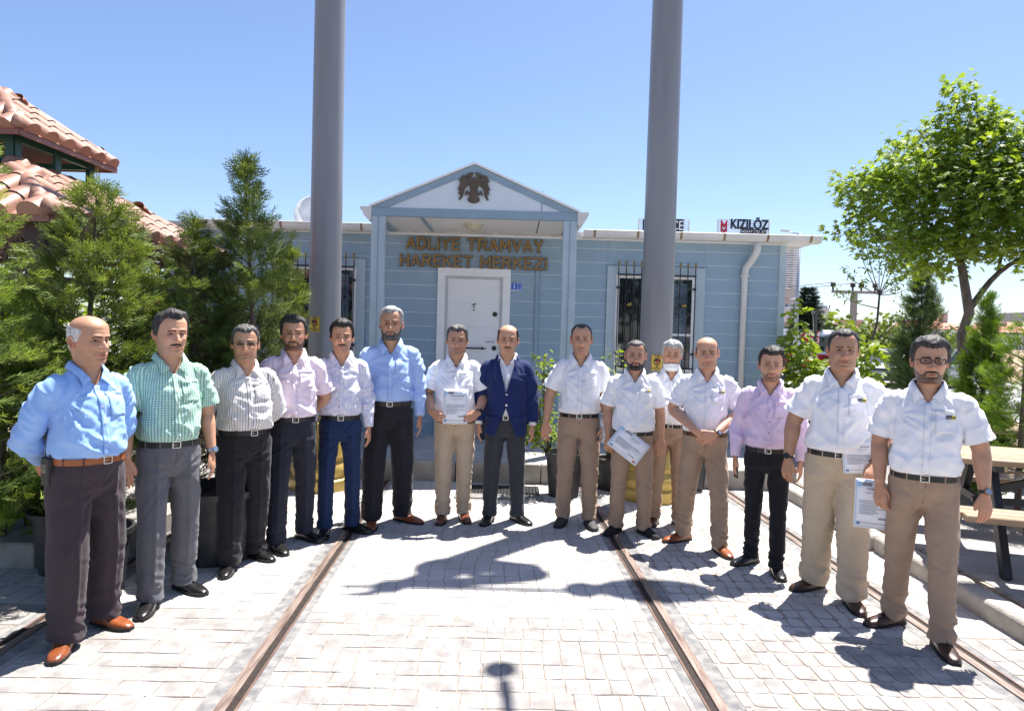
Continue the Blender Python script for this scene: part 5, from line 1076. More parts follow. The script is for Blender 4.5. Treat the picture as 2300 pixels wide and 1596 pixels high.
# street light whose mast stands behind the photographer: only its shadow is seen
q = MB(); q.tube([(2.6, -2.2, 0), (2.6, -2.2, 5.6), (2.45, -1.9, 6.2), (2.2, .0, 6.3)], [.07, .055, .045, .03], 10); q.tube([(2.2, 0, 6.3), (1.62, 5.2, 6.1)], .032, 8); q.ball((1.60, 5.30, 6.1), .085); sl_ = q.build('street_light', PG, None, smooth=True); tag(sl_, 'grey street light with long curved arm reaching over the tracks, out of view', 'street light')
# ================================================================== VEGETATION
LEAF_J = mat('juniper_green', (.095, .140, .055), rough=.65, var=.3, vscale=1.5, attr=True, trans=.22, spec=.2)
LEAF_T = mat('thuja_green', (.07, .13, .022), rough=.7, var=.3, vscale=2, attr=True, trans=.25, spec=.2)
LEAF_P = mat('plane_leaf', (.155, .24, .045), rough=.58, var=.25, vscale=1, attr=True, trans=.42, spec=.45)
LEAF_B = mat('bush_leaf', (.16, .235, .035), rough=.5, var=.25, vscale=2, attr=True, trans=.42, spec=.4)
LEAF_D = mat('fir_needles', (.018, .035, .022), rough=.8, attr=True, trans=.08, spec=.2)
BARK = mat('bark', (.075, .055, .045), rough=.95, col2=(.15, .12, .10), vscale=9, stretch=(2, 2, .5), bump=.8, bscale=30); BARKT = mat('thin_bark', (.10, .075, .055), rough=.9, var=.3, vscale=12)
PLAS = mat('black_plastic_pot', (.020, .022, .026), rough=.5, col2=(.045, .045, .048), vscale=7, bump=.2, bscale=50, detail=8); SOIL = mat('potting_soil', (.05, .035, .022), rough=1, var=.5, vscale=40, bump=1, bscale=60)
def frames(D, roll):
    D = D/np.linalg.norm(D, axis=1, keepdims=True); U = np.cross(D, np.array([0, 0, 1.])); n = np.linalg.norm(U, axis=1, keepdims=True); U = np.where(n < 1e-4, [[1, 0, 0]], U/np.maximum(n, 1e-6)); W = np.cross(U, D)
    c, s = np.cos(roll)[:, None], np.sin(roll)[:, None]; return D, U*c+W*s, W*c-U*s
def scatter(name, proto, pf, pos, D, roll, size, col, m, parent):
    D, U, W = frames(D, roll); n = len(pos); k = len(proto)
    V = (proto[None, :, 0:1]*U[:, None]+proto[None, :, 1:2]*D[:, None]+proto[None, :, 2:3]*W[:, None])*size[:, None, None]+pos[:, None]
    F = (pf[None]+(np.arange(n)*k)[:, None, None]).reshape(-1, pf.shape[1]); cc = np.repeat(col, k, axis=0)
    me = np_mesh(name, V.reshape(-1, 3), F, False, cc); me.materials.append(m); return mkobj(name, me, parent)
# feathery conifer spray: stem with many short scale twigs
def spray_proto(nt_=9, seed=1, wid=.045, fl=.5):
    r_ = np.random.default_rng(seed); V = []; F = []
    def blade(p, d, ln, w, up):
        d = d/np.linalg.norm(d); s = np.cross(d, up); s /= np.linalg.norm(s)+1e-9; b = len(V); V.extend([p-s*w*.5, p+s*w*.5, p+d*ln*.6+s*w*.35, p+d*ln, p+d*ln*.6-s*w*.35]); F.append((b, b+1, b+2)); F.append((b, b+2, b+4)); F.append((b+4, b+2, b+3))
    for i in range(nt_):
        t = .05+.9*i/nt_; sd = -1 if i % 2 else 1; ln = (.42*(1-t)+.16)*r_.uniform(.8, 1.2); d = np.array([sd*(.75-.35*t), .8, r_.uniform(-.45, .45)*fl*2]); blade(np.array([0, t*.85, 0.]), d, ln, wid, np.array([0, 0, 1.])+r_.normal(0, .4, 3))
        if ln > .3: blade(np.array([sd*.12, t*.85+.14, 0.]), np.array([sd*.1, 1, r_.uniform(-.4, .4)]), ln*.6, wid, np.array([0, 0, 1.])+r_.normal(0, .4, 3)); 
    blade(np.array([0, 0, 0.]), np.array([0, 1, 0.]), 1.0, wid*.8, np.array([0, 0, 1.]))
    return np.array(V), np.array(F)
SP1 = spray_proto(9, 1); SP2 = spray_proto(7, 2, .06)
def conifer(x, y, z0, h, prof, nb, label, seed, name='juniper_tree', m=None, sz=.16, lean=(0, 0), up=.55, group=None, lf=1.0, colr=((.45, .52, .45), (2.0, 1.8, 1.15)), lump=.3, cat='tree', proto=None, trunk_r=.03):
    r_ = np.random.default_rng(seed); root = empty(name, (x, y, z0)); tag(root, label, cat, group); m = m or LEAF_J
    q = MB(); q.tube([(0, 0, 0), (lean[0]*.3, lean[1]*.3, h*.4), (lean[0]*.8, lean[1]*.8, h*.8), (lean[0], lean[1], h*.97)], [trunk_r, trunk_r*.8, trunk_r*.4, .004], 8); q.build('trunk', BARK, root, smooth=True)
    pos = []; D = []; sc = []; cl = []; br = MB(); zs, rsd = zip(*prof)
    for i in range(nb):
        t = r_.random()**.85; t = zs[0]+(zs[-1]-zs[0])*t; zb = t*h; az = r_.uniform(0, 2*PI); L_ = np.interp(t, zs, rsd)*r_.uniform(1-lump, 1+lump*.6); c0 = np.array([lean[0]*t, lean[1]*t, zb])
        d = np.array([math.cos(az), math.sin(az), up*r_.uniform(.5, 1.4)+.9*max(0, t-.8)*2]); d /= np.linalg.norm(d); start = c0-np.array([0, 0, L_*d[2]*.7])
        if i % 4 == 0 and L_ > .1: br.tube([start, start+d*L_*.9], [.006, .002], 4, cap=False)
        ns = max(3, int(L_/sz*4.2*lf)); bc = r_.uniform(0, 1)
        for k in range(ns):
            u = (.30+.70*(k+r_.random())/ns)**.8; p = start+d*L_*u+np.array([0, 0, .07*L_*math.sin(u*3)]); az2 = az+r_.normal(0, .8); dd = np.array([math.cos(az2), math.sin(az2), up+r_.normal(0, .35)])
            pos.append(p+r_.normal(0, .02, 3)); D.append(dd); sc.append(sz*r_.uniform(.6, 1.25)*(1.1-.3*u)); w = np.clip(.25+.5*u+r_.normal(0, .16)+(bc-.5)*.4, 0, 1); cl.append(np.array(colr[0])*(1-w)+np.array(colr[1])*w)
    for k in range(12):      # leader
        pos.append(np.array([lean[0], lean[1], h*(.9+.01*k)])); D.append(np.array([r_.normal(0, .3), r_.normal(0, .3), 1])); sc.append(sz*.8); cl.append(np.array(colr[1])*.9)
    pr = proto or SP1
    wpos = np.array(pos)+[x, y, z0]; keep = np.ones(len(pos), bool)
    for n_p in (1, 2, 3, 4, 5):      # pruned where people stand
        L3 = PP[n_p]['loc']; keep &= ~((wpos[:, 1] < L3.y+.22) & (wpos[:, 2] < 1.85) & (np.abs(wpos[:, 0]/wpos[:, 1]-L3.x/L3.y) < .30/L3.y+(.02 if n_p > 1 else 0)))
    if x < 0: keep &= wpos[:, 0]/wpos[:, 1] < -.308      # trimmed clear of the street pole
    pos, D, sc, cl = [[v for v, kp in zip(l_, keep) if kp] for l_ in (pos, D, sc, cl)]
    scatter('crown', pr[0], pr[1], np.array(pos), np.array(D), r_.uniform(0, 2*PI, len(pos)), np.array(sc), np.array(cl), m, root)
    tag(br.build('branches', BARKT, root), kind='stuff'); return root
def pot(x, y, z0, r, h, label, group='black plastic plant pots', m=None):
    q = MB(); q.lathe([(r*.78, 0), (r*.95, h*.90), (r*1.04, h*.905), (r*1.06, h), (r*.98, h), (r*.94, h*.9), (r*.93, h*.88)], 32); o = q.build('plant_pot', m or PLAS, None, smooth=True, auto=True); o.location = (x, y, z0); tag(o, label, 'plant pot', group)
    q = MB(); q.lathe([(0, h*.86), (r*.6, h*.90), (r*.94, h*.87)], 20); q.build('soil', SOIL, o, smooth=True); return o
JP = [(.10, .34), (.25, .52), (.45, .50), (.65, .40), (.8, .26), (.92, .12), (1, .03)]
conifer(-3.02, 3.78, .24, 2.75, [(.06, .30), (.2, .52), (.36, .48), (.5, .32), (.7, .20), (.9, .12), (1, .03)], 150, 'juniper in a black pot at the left edge, nearest the camera', 11, up=.35, sz=.15, lf=1.0, colr=((.6, .7, .45), (2.5, 2.3, 1.2)))
conifer(-3.55, 4.75, .14, 1.75, [(.0, .45), (.3, .62), (.6, .55), (.85, .35), (1, .1)], 260, 'bright yellow green conifer bush behind the leftmost man, near the left edge', 17, name='conifer_bush', m=LEAF_T, sz=.14, up=.6, colr=((.9, 1.0, .8), (3.0, 2.7, 1.6)), lump=.3)
pot(-3.05, 3.55, 0, .20, .40, 'scuffed black plant pot at the left edge')
conifer(-2.98, 4.72, .30, 2.30, [(.0, .50), (.25, .62), (.5, .60), (.7, .52), (.85, .34), (1, .05)], 360, 'wide juniper in front of the pavilion post, behind the man in blue', 12, lean=(.10, 0), up=.5, sz=.155)
pot(-2.98, 4.62, 0, .24, .42, 'black plant pot just behind the man in the blue shirt')
conifer(-2.38, 5.15, .36, 2.10, [(.0, .42), (.3, .50), (.55, .50), (.75, .34), (1, .05)], 270, 'dark juniper between the pavilion and the tall pointed juniper', 13, lean=(-.08, .1), up=.55, sz=.15, colr=((.45, .5, .45), (1.3, 1.2, .9)))
pot(-2.12, 4.92, 0, .30, .52, 'large black plant pot between the green check shirt man and striped shirt man')
conifer(-2.02, 5.45, .36, 2.62, [(.04, .40), (.2, .56), (.42, .56), (.58, .50), (.70, .38), (.80, .24), (.90, .12), (1, .02)], 330, 'tall juniper with a pointed tip beside the left grey pole', 14, lean=(-.13, 0), up=.75, sz=.155, lump=.5)
conifer(-2.02, 6.15, .33, 2.0, [(.08, .28), (.35, .36), (.6, .30), (.8, .18), (1, .03)], 150, 'narrow juniper touching the left grey pole', 15, lean=(0, 0), up=.85, sz=.15)
pot(-2.6, 4.25, 0, .22, .40, 'black plant pot hidden between the two leftmost men')
# broad leaves
def leaf_proto(kind):
    if kind == 'plane':
        ang = [-90, -60, -35, -8, 12, 42, 62, 90, 118, 138, 168, 188, 215, 240]; rad = [.12, .50, .34, .78, .42, .95, .48, 1.05, .48, .95, .42, .78, .34, .50]
        V = [(0, .05, .05)]+[(.52*r_*math.cos(R(a)), .45+.52*r_*math.sin(R(a)), -.06*r_*r_+.02*math.sin(R(a*3))) for a, r_ in zip(ang, rad)]; V[0] = (0, .40, .04)
        n = len(ang); F = [(0, i+1, (i+1) % n+1) for i in range(n)]
        return np.array(V), np.array(F)
    V = [(0, 0, 0), (.22, .22, .03), (.30, .52, .0), (.16, .84, -.03), (0, 1.05, -.10), (-.16, .84, -.03), (-.30, .52, .0), (-.22, .22, .03), (0, .5, -.05)]
    if kind == 'narrow': V = [(x*.6, y_, z_) for x, y_, z_ in V]
    return np.array(V), np.array([(8, i, (i+1) % 8) for i in range(8)])
LPL, LOV, LNA = leaf_proto('plane'), leaf_proto('oval'), leaf_proto('narrow')
def blob_leaves(r_, blobs, n, size, proto, m, parent, flat=.5, colr=((.6, .65, .55), (1.35, 1.25, 1.0)), name='crown', inner=.35, droop=.3):
    vol = np.array([b[3]*b[4]*b[5] for b in blobs]); pk = r_.choice(len(blobs), n, p=vol**.75/(vol**.75).sum()); B = np.array(blobs)[pk]; d = r_.normal(0, 1, (n, 3)); d /= np.linalg.norm(d, axis=1, keepdims=True); u = (inner+(1-inner)*r_.random(n)**.5)[:, None]
    # clump the leaves into twigs
    tw = r_.normal(0, 1, (n, 3))*size*.35; pos = B[:, :3]+d*u*B[:, 3:6]+tw; az = np.arctan2(d[:, 1], d[:, 0])+r_.normal(0, .9, n)
    D = np.stack([np.cos(az), np.sin(az), r_.normal(-droop, .35, n)], 1); roll = r_.normal(0, flat, n)
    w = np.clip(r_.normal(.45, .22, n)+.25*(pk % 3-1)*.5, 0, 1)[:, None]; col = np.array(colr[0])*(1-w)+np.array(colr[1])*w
    return scatter(name, proto[0], proto[1], pos, D, roll, size*r_.uniform(.6, 1.2, n), col, m, parent)
# big plane tree
pt = empty('plane_tree', (7.35, 11.0, .1)); tag(pt, 'large bright green plane tree with crooked trunk at the right', 'tree')
q = MB(); q.tube([(.02, 0, 0), (-.02, 0, .9), (-.12, .02, 1.75), (-.02, 0, 2.1), (-.16, 0, 2.75), (-.28, 0, 3.3), (-.2, .1, 4.2), (-.1, .1, 5.2)], [.10, .078, .070, .076, .062, .05, .04, .02], 12)
q.build('trunk', BARK, pt, smooth=True)
for pts, r0 in (([(-.03, 0, 2.15), (.35, -.1, 2.75), (1.0, -.2, 3.2), (1.9, -.2, 3.7)], .055), ([(.33, -.1, 2.7), (.55, .1, 3.2), (.8, .2, 4.0)], .03), ([(-.25, 0, 3.2), (-.8, .1, 3.6), (-1.5, 0, 3.9)], .04), ([(-.2, 0, 3.4), (.3, .2, 4.2), (.7, 0, 5.0)], .04), ([(-.2, .1, 3.9), (-.7, -.1, 4.5), (-1.0, 0, 5.0)], .035), ([(-.28, 0, 3.1), (-.9, -.3, 3.2), (-1.9, -.4, 3.25)], .03)):
    q = MB(); q.tube(catmull(pts, 4), list(np.linspace(r0, .008, (len(pts)-1)*4+1)), 7); q.build('limb', BARK, pt, smooth=True)
rp = np.random.default_rng(5)
blobs = [(-.3, 0, 5.45, .42, .45, .50), (-.15, 0, 4.9, .85, .8, .55), (-.95, -.1, 4.55, .72, .7, .50), (.6, -.2, 4.75, .75, .7, .5), (1.25, 0, 4.5, .7, .7, .6), (-1.35, -.1, 4.0, .55, .6, .42), (-.4, -.3, 4.1, .9, .9, .6), (.5, -.3, 4.0, .85, .9, .6), (1.5, -.1, 3.7, .75, .8, .6), (-1.3, -.2, 3.45, .70, .6, .30), (-.6, -.3, 3.35, .8, .7, .30), (.25, -.3, 3.35, .8, .6, .28), (1.1, -.4, 3.15, .6, .6, .26), (1.75, -.2, 3.1, .6, .6, .35), (-.55, .3, 2.95, .5, .4, .12), (-1.85, -.2, 4.05, .22, .3, .35), (-1.55, 0, 4.45, .3, .3, .2), (2.2, 0, 4.2, .6, .7, .7), (.2, 0, 5.45, .3, .3, .28), (.95, .0, 5.25, .26, .3, .36), (1.75, 0, 5.05, .22, .25, .30), (-.35, 0, 6.05, .16, .18, .22), (-1.1, 0, 5.1, .22, .2, .18), (-2.05, 0, 4.35, .14, .2, .16), (-2.0, 0, 3.6, .2, .2, .12), (-.95, -.25, 3.02, .5, .3, .12)]
blobs = [(b[0]*1.06, b[1], b[2]*.945, b[3]*1.08, b[4], b[5]*1.05) for b in blobs]
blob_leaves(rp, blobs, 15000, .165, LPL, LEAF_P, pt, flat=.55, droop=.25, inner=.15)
# slender young tree
yt = empty('young_tree', (5.35, 10.0, .1)); tag(yt, 'slender young tree with sparse small leaves, between the two rightmost men', 'tree')
b0 = G(1935, 860, .1); yt.location = (5.33, 10.2, .0)
q = MB(); q.tube([(-.10, 0, 0), (-.05, 0, .4), (-.12, 0, .9), (.0, 0, 1.55), (.10, 0, 2.0), (.12, 0, 2.45)], [.028, .026, .024, .02, .017, .014], 8); q.build('trunk', BARKT, yt, smooth=True)
rp = np.random.default_rng(9); pos = []; Dd = []
for i, e_ in enumerate([(-.30, 0, 3.25), (-.18, .1, 3.55), (.08, 0, 3.15), (.22, -.1, 3.35), (.48, 0, 3.25), (.62, .1, 3.05), (.55, 0, 2.75), (-.55, 0, 2.45), (-.38, .1, 2.75), (.62, 0, 2.55), (.60, .1, 2.20), (.35, 0, 2.1)]):
    st = (.11, 0, 2.4) if e_[2] > 2.5 else (.09, 0, 1.7 if e_[0] > 0 else 2.2); mid_ = ((st[0]+e_[0])/2, e_[1]/2, (st[2]+e_[2])/2-.05)
    q = MB(); q.tube(catmull([st, mid_, e_], 4), list(np.linspace(.009, .003, 9)), 5); q.build('limb', BARKT, yt)
    for k in range(48): u = rp.uniform(.35, 1.05); pos.append(np.array(st)*(1-u)+np.array(e_)*u+rp.normal(0, .045, 3)); Dd.append(rp.normal(0, 1, 3)+[0, 0, .2])
n = len(pos); scatter('crown', LNA[0], LNA[1], np.array(pos), np.array(Dd), rp.uniform(0, 6.28, n), rp.uniform(.05, .085, n), np.array([[.9, .9, .7]])*rp.uniform(.5, 1.5, (n, 1)), LEAF_P, yt)
q = MB(); q.bar((5.62, 9.9, 0), (5.69, 9.9, 1.05), .035, .02); tag(q.build('wooden_stake', mat('grey_wood', (.16, .14, .12), rough=.9)), 'thin grey wooden stake beside the slender young tree', 'stake')
# conifers on the right
c1 = conifer(9.05, 15.2, 0, 3.35, [(.08, .70), (.25, .80), (.45, .74), (.65, .55), (.82, .30), (1, .02)], 420, 'grey green pyramidal conifer behind the man with glasses', 21, name='cypress_tree', sz=.24, up=.9, colr=((.40, .50, .50), (1.0, 1.05, 1.0)), lf=.9, group=None)
c2 = conifer(4.78, 6.9, .10, 2.08, [(.03, .34), (.2, .42), (.45, .38), (.65, .28), (.85, .15), (1, .02)], 480, 'dense bright green thuja beside the iron fence', 22, name='thuja_shrub', m=LEAF_T, sz=.10, up=1.1, lump=.15, colr=((.35, .45, .4), (1.9, 1.8, 1.0)), cat='shrub', lf=1.0)
c3 = conifer(4.55, 6.05, .10, 1.85, [(.25, .30), (.45, .42), (.7, .38), (.9, .2), (1, .05)], 130, 'loose pale green conifer at the right edge in front of the fence', 23, name='cypress_shrub', m=LEAF_T, sz=.12, up=.5, lump=.4, colr=((.9, .9, .8), (2.3, 2.1, 1.5)), cat='shrub', lf=.8)
# fir
fr = empty('fir_tree', (13.1, 30, 0)); tag(fr, 'dark fir tree beyond the corner of the blue office', 'tree')
pfp = P(1815, 645, 30); fr.location = (pfp.x, 30, 0); FH = pfp.z
q = MB(); q.tube([(0, 0, 0), (0, 0, FH)], [.16, .02], 8); q.build('trunk', BARK, fr)
rp = np.random.default_rng(31); pos = []; Dd = []; ss = []
for t in np.linspace(.14, .98, 22):
    for a in np.arange(0, 2*PI, .9)+t*9:
        L_ = 1.35*(1-t)**.85+.12; L_ *= rp.uniform(.75, 1.15)
        for k in range(14): u = (k+1)/14; pos.append(np.array([math.cos(a)*L_*u, math.sin(a)*L_*u, FH*t-.18*L_*u+.12*L_*u*u])); Dd.append(np.array([math.cos(a+rp.normal(0, .5)), math.sin(a+rp.normal(0, .5)), rp.normal(-.05, .3)])); ss.append(.42*(1.15-.5*t))
n = len(pos); scatter('crown', SP2[0], SP2[1], np.array(pos), np.array(Dd), rp.normal(0, .8, n), np.array(ss), np.array([[1, 1, 1.]])*rp.uniform(.6, 1.6, (n, 1)), LEAF_D, fr)
# bright shrub at the office corner, pot plants, vines behind the pavilion
def shrub(name, x, y, z, blobs, n, size, label, proto=None, m=None, seed=1, cat='shrub', colr=((.7, .75, .6), (1.5, 1.4, 1.1)), stems=8, flat=.8, inner=.1):
    r_ = np.random.default_rng(seed); s_ = empty(name, (x, y, z)); tag(s_, label, cat); q = MB()
    for i in range(stems):
        b = blobs[i % len(blobs)]; e_ = np.array(b[:3])+r_.normal(0, .3, 3)*np.array(b[3:6]); q.tube(catmull([(r_.normal(0, .03), r_.normal(0, .03), 0), tuple(e_*.5+r_.normal(0, .03, 3)), tuple(e_)], 3), list(np.linspace(.012, .003, 7)), 5)
    q.build('stem', BARKT, s_); blob_leaves(r_, blobs, n, size, proto or LOV, m or LEAF_B, s_, flat=flat, colr=colr, inner=inner); return s_
shrub('leafy_shrub', 4.45, 9.2, 0, [(-.60, 0, 1.6, .16, .3, .40), (-.45, 0, 1.0, .3, .4, .5), (-.15, 0, 1.1, .3, .35, .33), (.15, 0, .9, .35, .4, .5), (.34, 0, 1.45, .12, .3, .32), (.3, 0, .6, .4, .4, .5), (-.66, 0, 2.05, .06, .1, .2)], 2500, .12, 'bright lime green leafy shrub at the right corner of the blue office', seed=41)
shrub('potted_plant', .40, 7.15, .42, [(-.10, 0, .62, .17, .15, .28), (.0, 0, .25, .24, .2, .2), (-.08, 0, .95, .10, .1, .15), (-.2, 0, .25, .12, .12, .25)], 620, .055, 'bushy yellow green plant in the black pot left of the third white shirt', seed=42, cat='plant')
pot(.58, 7.12, 0, .20, .46, 'black pot behind the short haired man in khaki trousers')
shrub('potted_plant', 1.12, 7.5, .3, [(.0, 0, .85, .20, .15, .45), (.1, 0, .45, .25, .2, .2)], 300, .06, 'small green plant behind the two bearded khaki trousered men by the window', seed=43, cat='plant', m=LEAF_P)
pot(1.12, 7.5, 0, .18, .34, 'black pot at the foot of the right pole')
shrub('potted_plant', 2.05, 7.62, .3, [(.0, 0, .35, .25, .15, .25)], 200, .05, 'low green plant in a black pot between the bald man and lilac shirt man', seed=44, cat='plant', m=LEAF_P)
pot(2.05, 7.62, 0, .18, .36, 'black pot standing right of the right pole')
r_ = np.random.default_rng(50); vn = shrub('climbing_vine', -5.6, 9.2, 0, [(-1.8, 0, 1.5, 1.2, .4, 1.2), (-.4, 0, 1.5, 1.1, .4, 1.1), (1.0, 0, 1.2, .9, .4, .9)], 3000, .13, 'sunlit yellow green climbing vine behind the tiled pavilion', seed=51, cat='vine', colr=((.9, .95, .6), (1.7, 1.6, 1.0)))

# ================================================================== PAVILION
TERR = mat('terracotta_tile', (.24, .115, .078), rough=.5, col2=(.37, .20, .14), vscale=3, bump=.1, bscale=50, detail=8, spec=.5); TERE = mat('tile_edge', (.22, .095, .075), rough=.5)
GRN = mat('dark_green_metal', (.008, .055, .035), rough=.45); BRN = mat('brown_lattice', (.085, .040, .026), rough=.6, var=.2); DKB = mat('dark_steel_brown', (.030, .016, .012), rough=.55); SHEET = mat('underside_sheet', (.10, .055, .045), rough=.4)
PC = (-4.86, 6.45); pv = empty('pavilion', (PC[0], PC[1], 0)); tag(pv, 'garden pavilion with two tier terracotta tiled roof at the left', 'pavilion')
def roof_side(k, half, z0, top_half, z1, pitch, row, thick, nm_ridge):
    """one slope made of barrel tiles; k quarter turns"""
    Rz = Matrix.Rotation(k*PI/2, 4, 'Z'); run = half-top_half; rise = z1-z0; L_ = math.hypot(run, rise); n = int(round(2*half/pitch)); nr = max(1, int(round(L_/row))); pitch = 2*half/n
    sl = math.atan2(rise, run); us = Vector((0, math.cos(sl), math.sin(sl))); up = Vector((0, -math.sin(sl), math.cos(sl)))
    sheet = MB(); sheet.add([Rz @ Vector(v) for v in ((-half, -half, z0-.01), (half, -half, z0-.01), (top_half, -top_half, z1-.01), (-top_half, -top_half, z1-.01))], [(0, 1, 2, 3)]); so_ = sheet.build('roof_sheet', SHEET, pv); sd = so_.modifiers.new('s', 'SOLIDIFY'); sd.thickness = .02; sd.offset = -1
    for i in range(n):
        xc = -half+pitch*(i+.5)
        for j in range(nr):
            s0 = j*L_/nr; s1 = (j+1)*L_/nr; lim = half-run*(s0+s1)/2/L_
            if abs(xc) > lim+pitch*.25: continue
            q = MB(); rows = []
            for s_, rr in ((s0-.015, 1.06), (s0+.02, 1.05), ((s0+s1)/2, .98), (s1, .94)):
                rg = []
                for a in np.linspace(0, PI, 10):
                    xx = xc-math.cos(a)*pitch*.36*rr; hh = math.sin(a)**.8*pitch*.38*rr+.012
                    rg.append(Rz @ (Vector((xx, -half, z0))+us*s_+up*hh))
                xl = Rz @ (Vector((xc-pitch*.5, -half, z0))+us*s_+up*(.012 if s_ < s0+.03 else .004)); xr = Rz @ (Vector((xc+pitch*.5, -half, z0))+us*s_+up*(.012 if s_ < s0+.03 else .004))
                rows.append([xl]+rg+[xr])
            q.grid(rows)
            if j == 0: b = len(q.v); f0 = list(range(12)); q.f.append(tuple(f0))
            q.build('roof_tile', TERR, pv, smooth=True, auto=True)
    # hip tiles
    q = MB(); a = Rz @ Vector((-half, -half, z0+.03)); b = Rz @ Vector((-top_half, -top_half, z1+.05)); q.tube([a, b], [pitch*.27, pitch*.24], 12); q.build('hip_tile', TERR, pv, smooth=True)
    q = MB(); q.add([], []); q.bar(Rz @ Vector((-half, -half, z0-.02)), Rz @ Vector((half, -half, z0-.02)), .02, .045); q.build('fascia', TERE, pv)
for k in range(4):
    roof_side(k, 1.50, 2.44, .55, 2.98, .25, .22, .02, 0); roof_side(k, .70, 3.27, .03, 3.74, .235, .20, .02, 1)
# lantern band
for k in range(4):
    Rz = Matrix.Rotation(k*PI/2, 4, 'Z'); h_ = .55
    def bx(x0, x1, y0, y1, z0, z1, nm='band_panel', m=GRN):
        q = MB(); q.box(x0, x1, y0, y1, z0, z1, Rz); return q.build(nm, m, pv)
    bx(-h_, h_, -h_-.015, -h_+.015, 2.95, 3.07); bx(-h_, h_, -h_-.015, -h_+.015, 3.215, 3.27); bx(-h_, -h_+.07, -h_-.013, -h_+.013, 3.07, 3.215); bx(h_-.07, h_, -h_-.013, -h_+.013, 3.07, 3.215); bx(-.04, .04, -h_-.013, -h_+.013, 3.07, 3.215)
    # rafters, brackets and star lattice under the eaves
    for i in range(7): x_ = -1.2+.4*i; q = MB(); q.bar(Rz @ Vector((x_, -1.46, 2.40)), Rz @ Vector((x_*.4, -.55, 2.98)), .04, .05); q.build('rafter', DKB, pv)
    bx(-1.33, 1.33, -1.33, -1.29, 2.30, 2.37, 'eave_beam', BRN); bx(-1.33, 1.33, -1.33, -1.29, 1.98, 2.03, 'eave_beam', BRN)
    for i in range(8):
        cx_ = -1.14+.326*i
        for rot in (0, PI/4):
            q = MB(); pts = [(cx_+.135*math.cos(a+rot), -1.31, 2.165+.135*math.sin(a+rot)) for a in np.arange(4)*PI/2]
            for a, b in zip(pts, pts[1:]+pts[:1]): q.bar(Rz @ Vector(a), Rz @ Vector(b), .018, .018)
            q.build('star_lattice', BRN, pv)
    q = MB(); q.box(-1.36, -1.22, -1.36, -1.22, .14, 2.45, Rz); q.build('post', DKB, pv)
    if k in (0, 1, 3):
        bx(-1.2, 1.2, -1.32, -1.28, .92, .97, 'handrail', BRN); bx(-1.2, 1.2, -1.32, -1.28, .36, .40, 'handrail', BRN)
        for i in range(7):
            cx_ = -1.05+.35*i; q = MB()
            for a in np.arange(6)*PI/3:
                p1 = (cx_+.12*math.cos(a), -1.30, .66+.12*math.sin(a)); p2 = (cx_+.12*math.cos(a+PI/3), -1.30, .66+.12*math.sin(a+PI/3)); p3 = (cx_+.25*math.cos(a), -1.30, .66+.25*math.sin(a)); q.bar(Rz @ Vector(p1), Rz @ Vector(p2), .028, .02); q.bar(Rz @ Vector(p1), Rz @ Vector(p3), .028, .02)
            q.build('railing_lattice', BRN, pv)
        bx(-1.1, 1.1, -1.25, -.85, .56, .60, 'seat', DKB); bx(-1.0, -.94, -1.2, -.9, .14, .56, 'seat_leg', DKB); bx(.94, 1.0, -1.2, -.9, .14, .56, 'seat_leg', DKB)

# ================================================================== RIGHT SIDE: picnic tables, fence
WOOD = mat('weathered_plank', (.24, .165, .10), rough=.8, col2=(.38, .285, .19), vscale=3, stretch=(.6, 5, 5), bump=.35, bscale=12, detail=8); WEND = mat('plank_end', (.26, .13, .07), rough=.85, var=.3, vscale=30); BST = mat('black_steel', (.014, .014, .016), rough=.5)
def table(x, y, rz, label, L_=2.0):
    t = empty('picnic_table', (x, y, .112), rz); tag(t, label, 'picnic table', 'picnic tables with wooden planks')
    def planks(y0, n, w, z, nm):
        for i in range(n):
            q = MB(); q.chbox(-L_/2+rs.uniform(-.02, .02), L_/2+rs.uniform(-.02, .02), y0+i*w+.004, y0+(i+1)*w-.004, z, z+.042, .006); q.build(nm, WOOD, t)
    planks(-.39, 6, .13, .735, 'tabletop_plank'); planks(-.92, 3, .105, .44, 'bench_plank'); planks(.60, 3, .105, .44, 'bench_plank')
    for s in (-1, 1):
        q = MB(); xx = s*(L_/2-.35); q.bar((xx, -.60, 0), (xx, -.20, .735), .09, .05, up=(1, 0, 0)); q.build('leg', BST, t); q = MB(); q.bar((xx, .60, 0), (xx, .20, .735), .09, .05, up=(1, 0, 0)); q.build('leg', BST, t)
        q = MB(); q.box(xx-.026, xx+.026, -.90, .90, .385, .44); q.box(xx-.026, xx+.026, -.38, .38, .69, .735); q.build('cross_beam', BST, t); q = MB(); q.bar((xx, -.28, .55), (0, 0, .69), .03, .05); q.build('brace', BST, t)
    q = MB(); q.box(-L_/2+.3, L_/2-.3, -.03, .03, .392, .433); q.build('tie_bar', BST, t)
    return t
table(4.20, 4.95, R(-18), 'picnic table with pale planks and black steel frame at the right edge')
table(5.05, 6.9, R(0), 'second picnic table farther back behind the man with glasses', 1.8)
FNC = mat('fence_black', (.012, .012, .013), rough=.5)
fc_ = empty('iron_fence', (7.0, 7.9, .1)); tag(fc_, 'black iron fence with rings along the top at the right edge', 'fence')
for zz in (.10, .62, .82): q = MB(); q.bar((-2.2, 0, zz), (3.5, 0, zz), .03, .02); q.build('rail', FNC, fc_)
for i in range(39): q = MB(); q.bar((-2.15+i*.147, 0, .0), (-2.15+i*.147, 0, .62), .014); q.build('picket', FNC, fc_)
for i in range(27): q = MB(); q.tube([(-2.1+i*.21+.09*math.cos(t), 0, .72+.09*math.sin(t)) for t in np.linspace(0, 2*PI, 17)], .009, 6); q.build('ring', FNC, fc_)
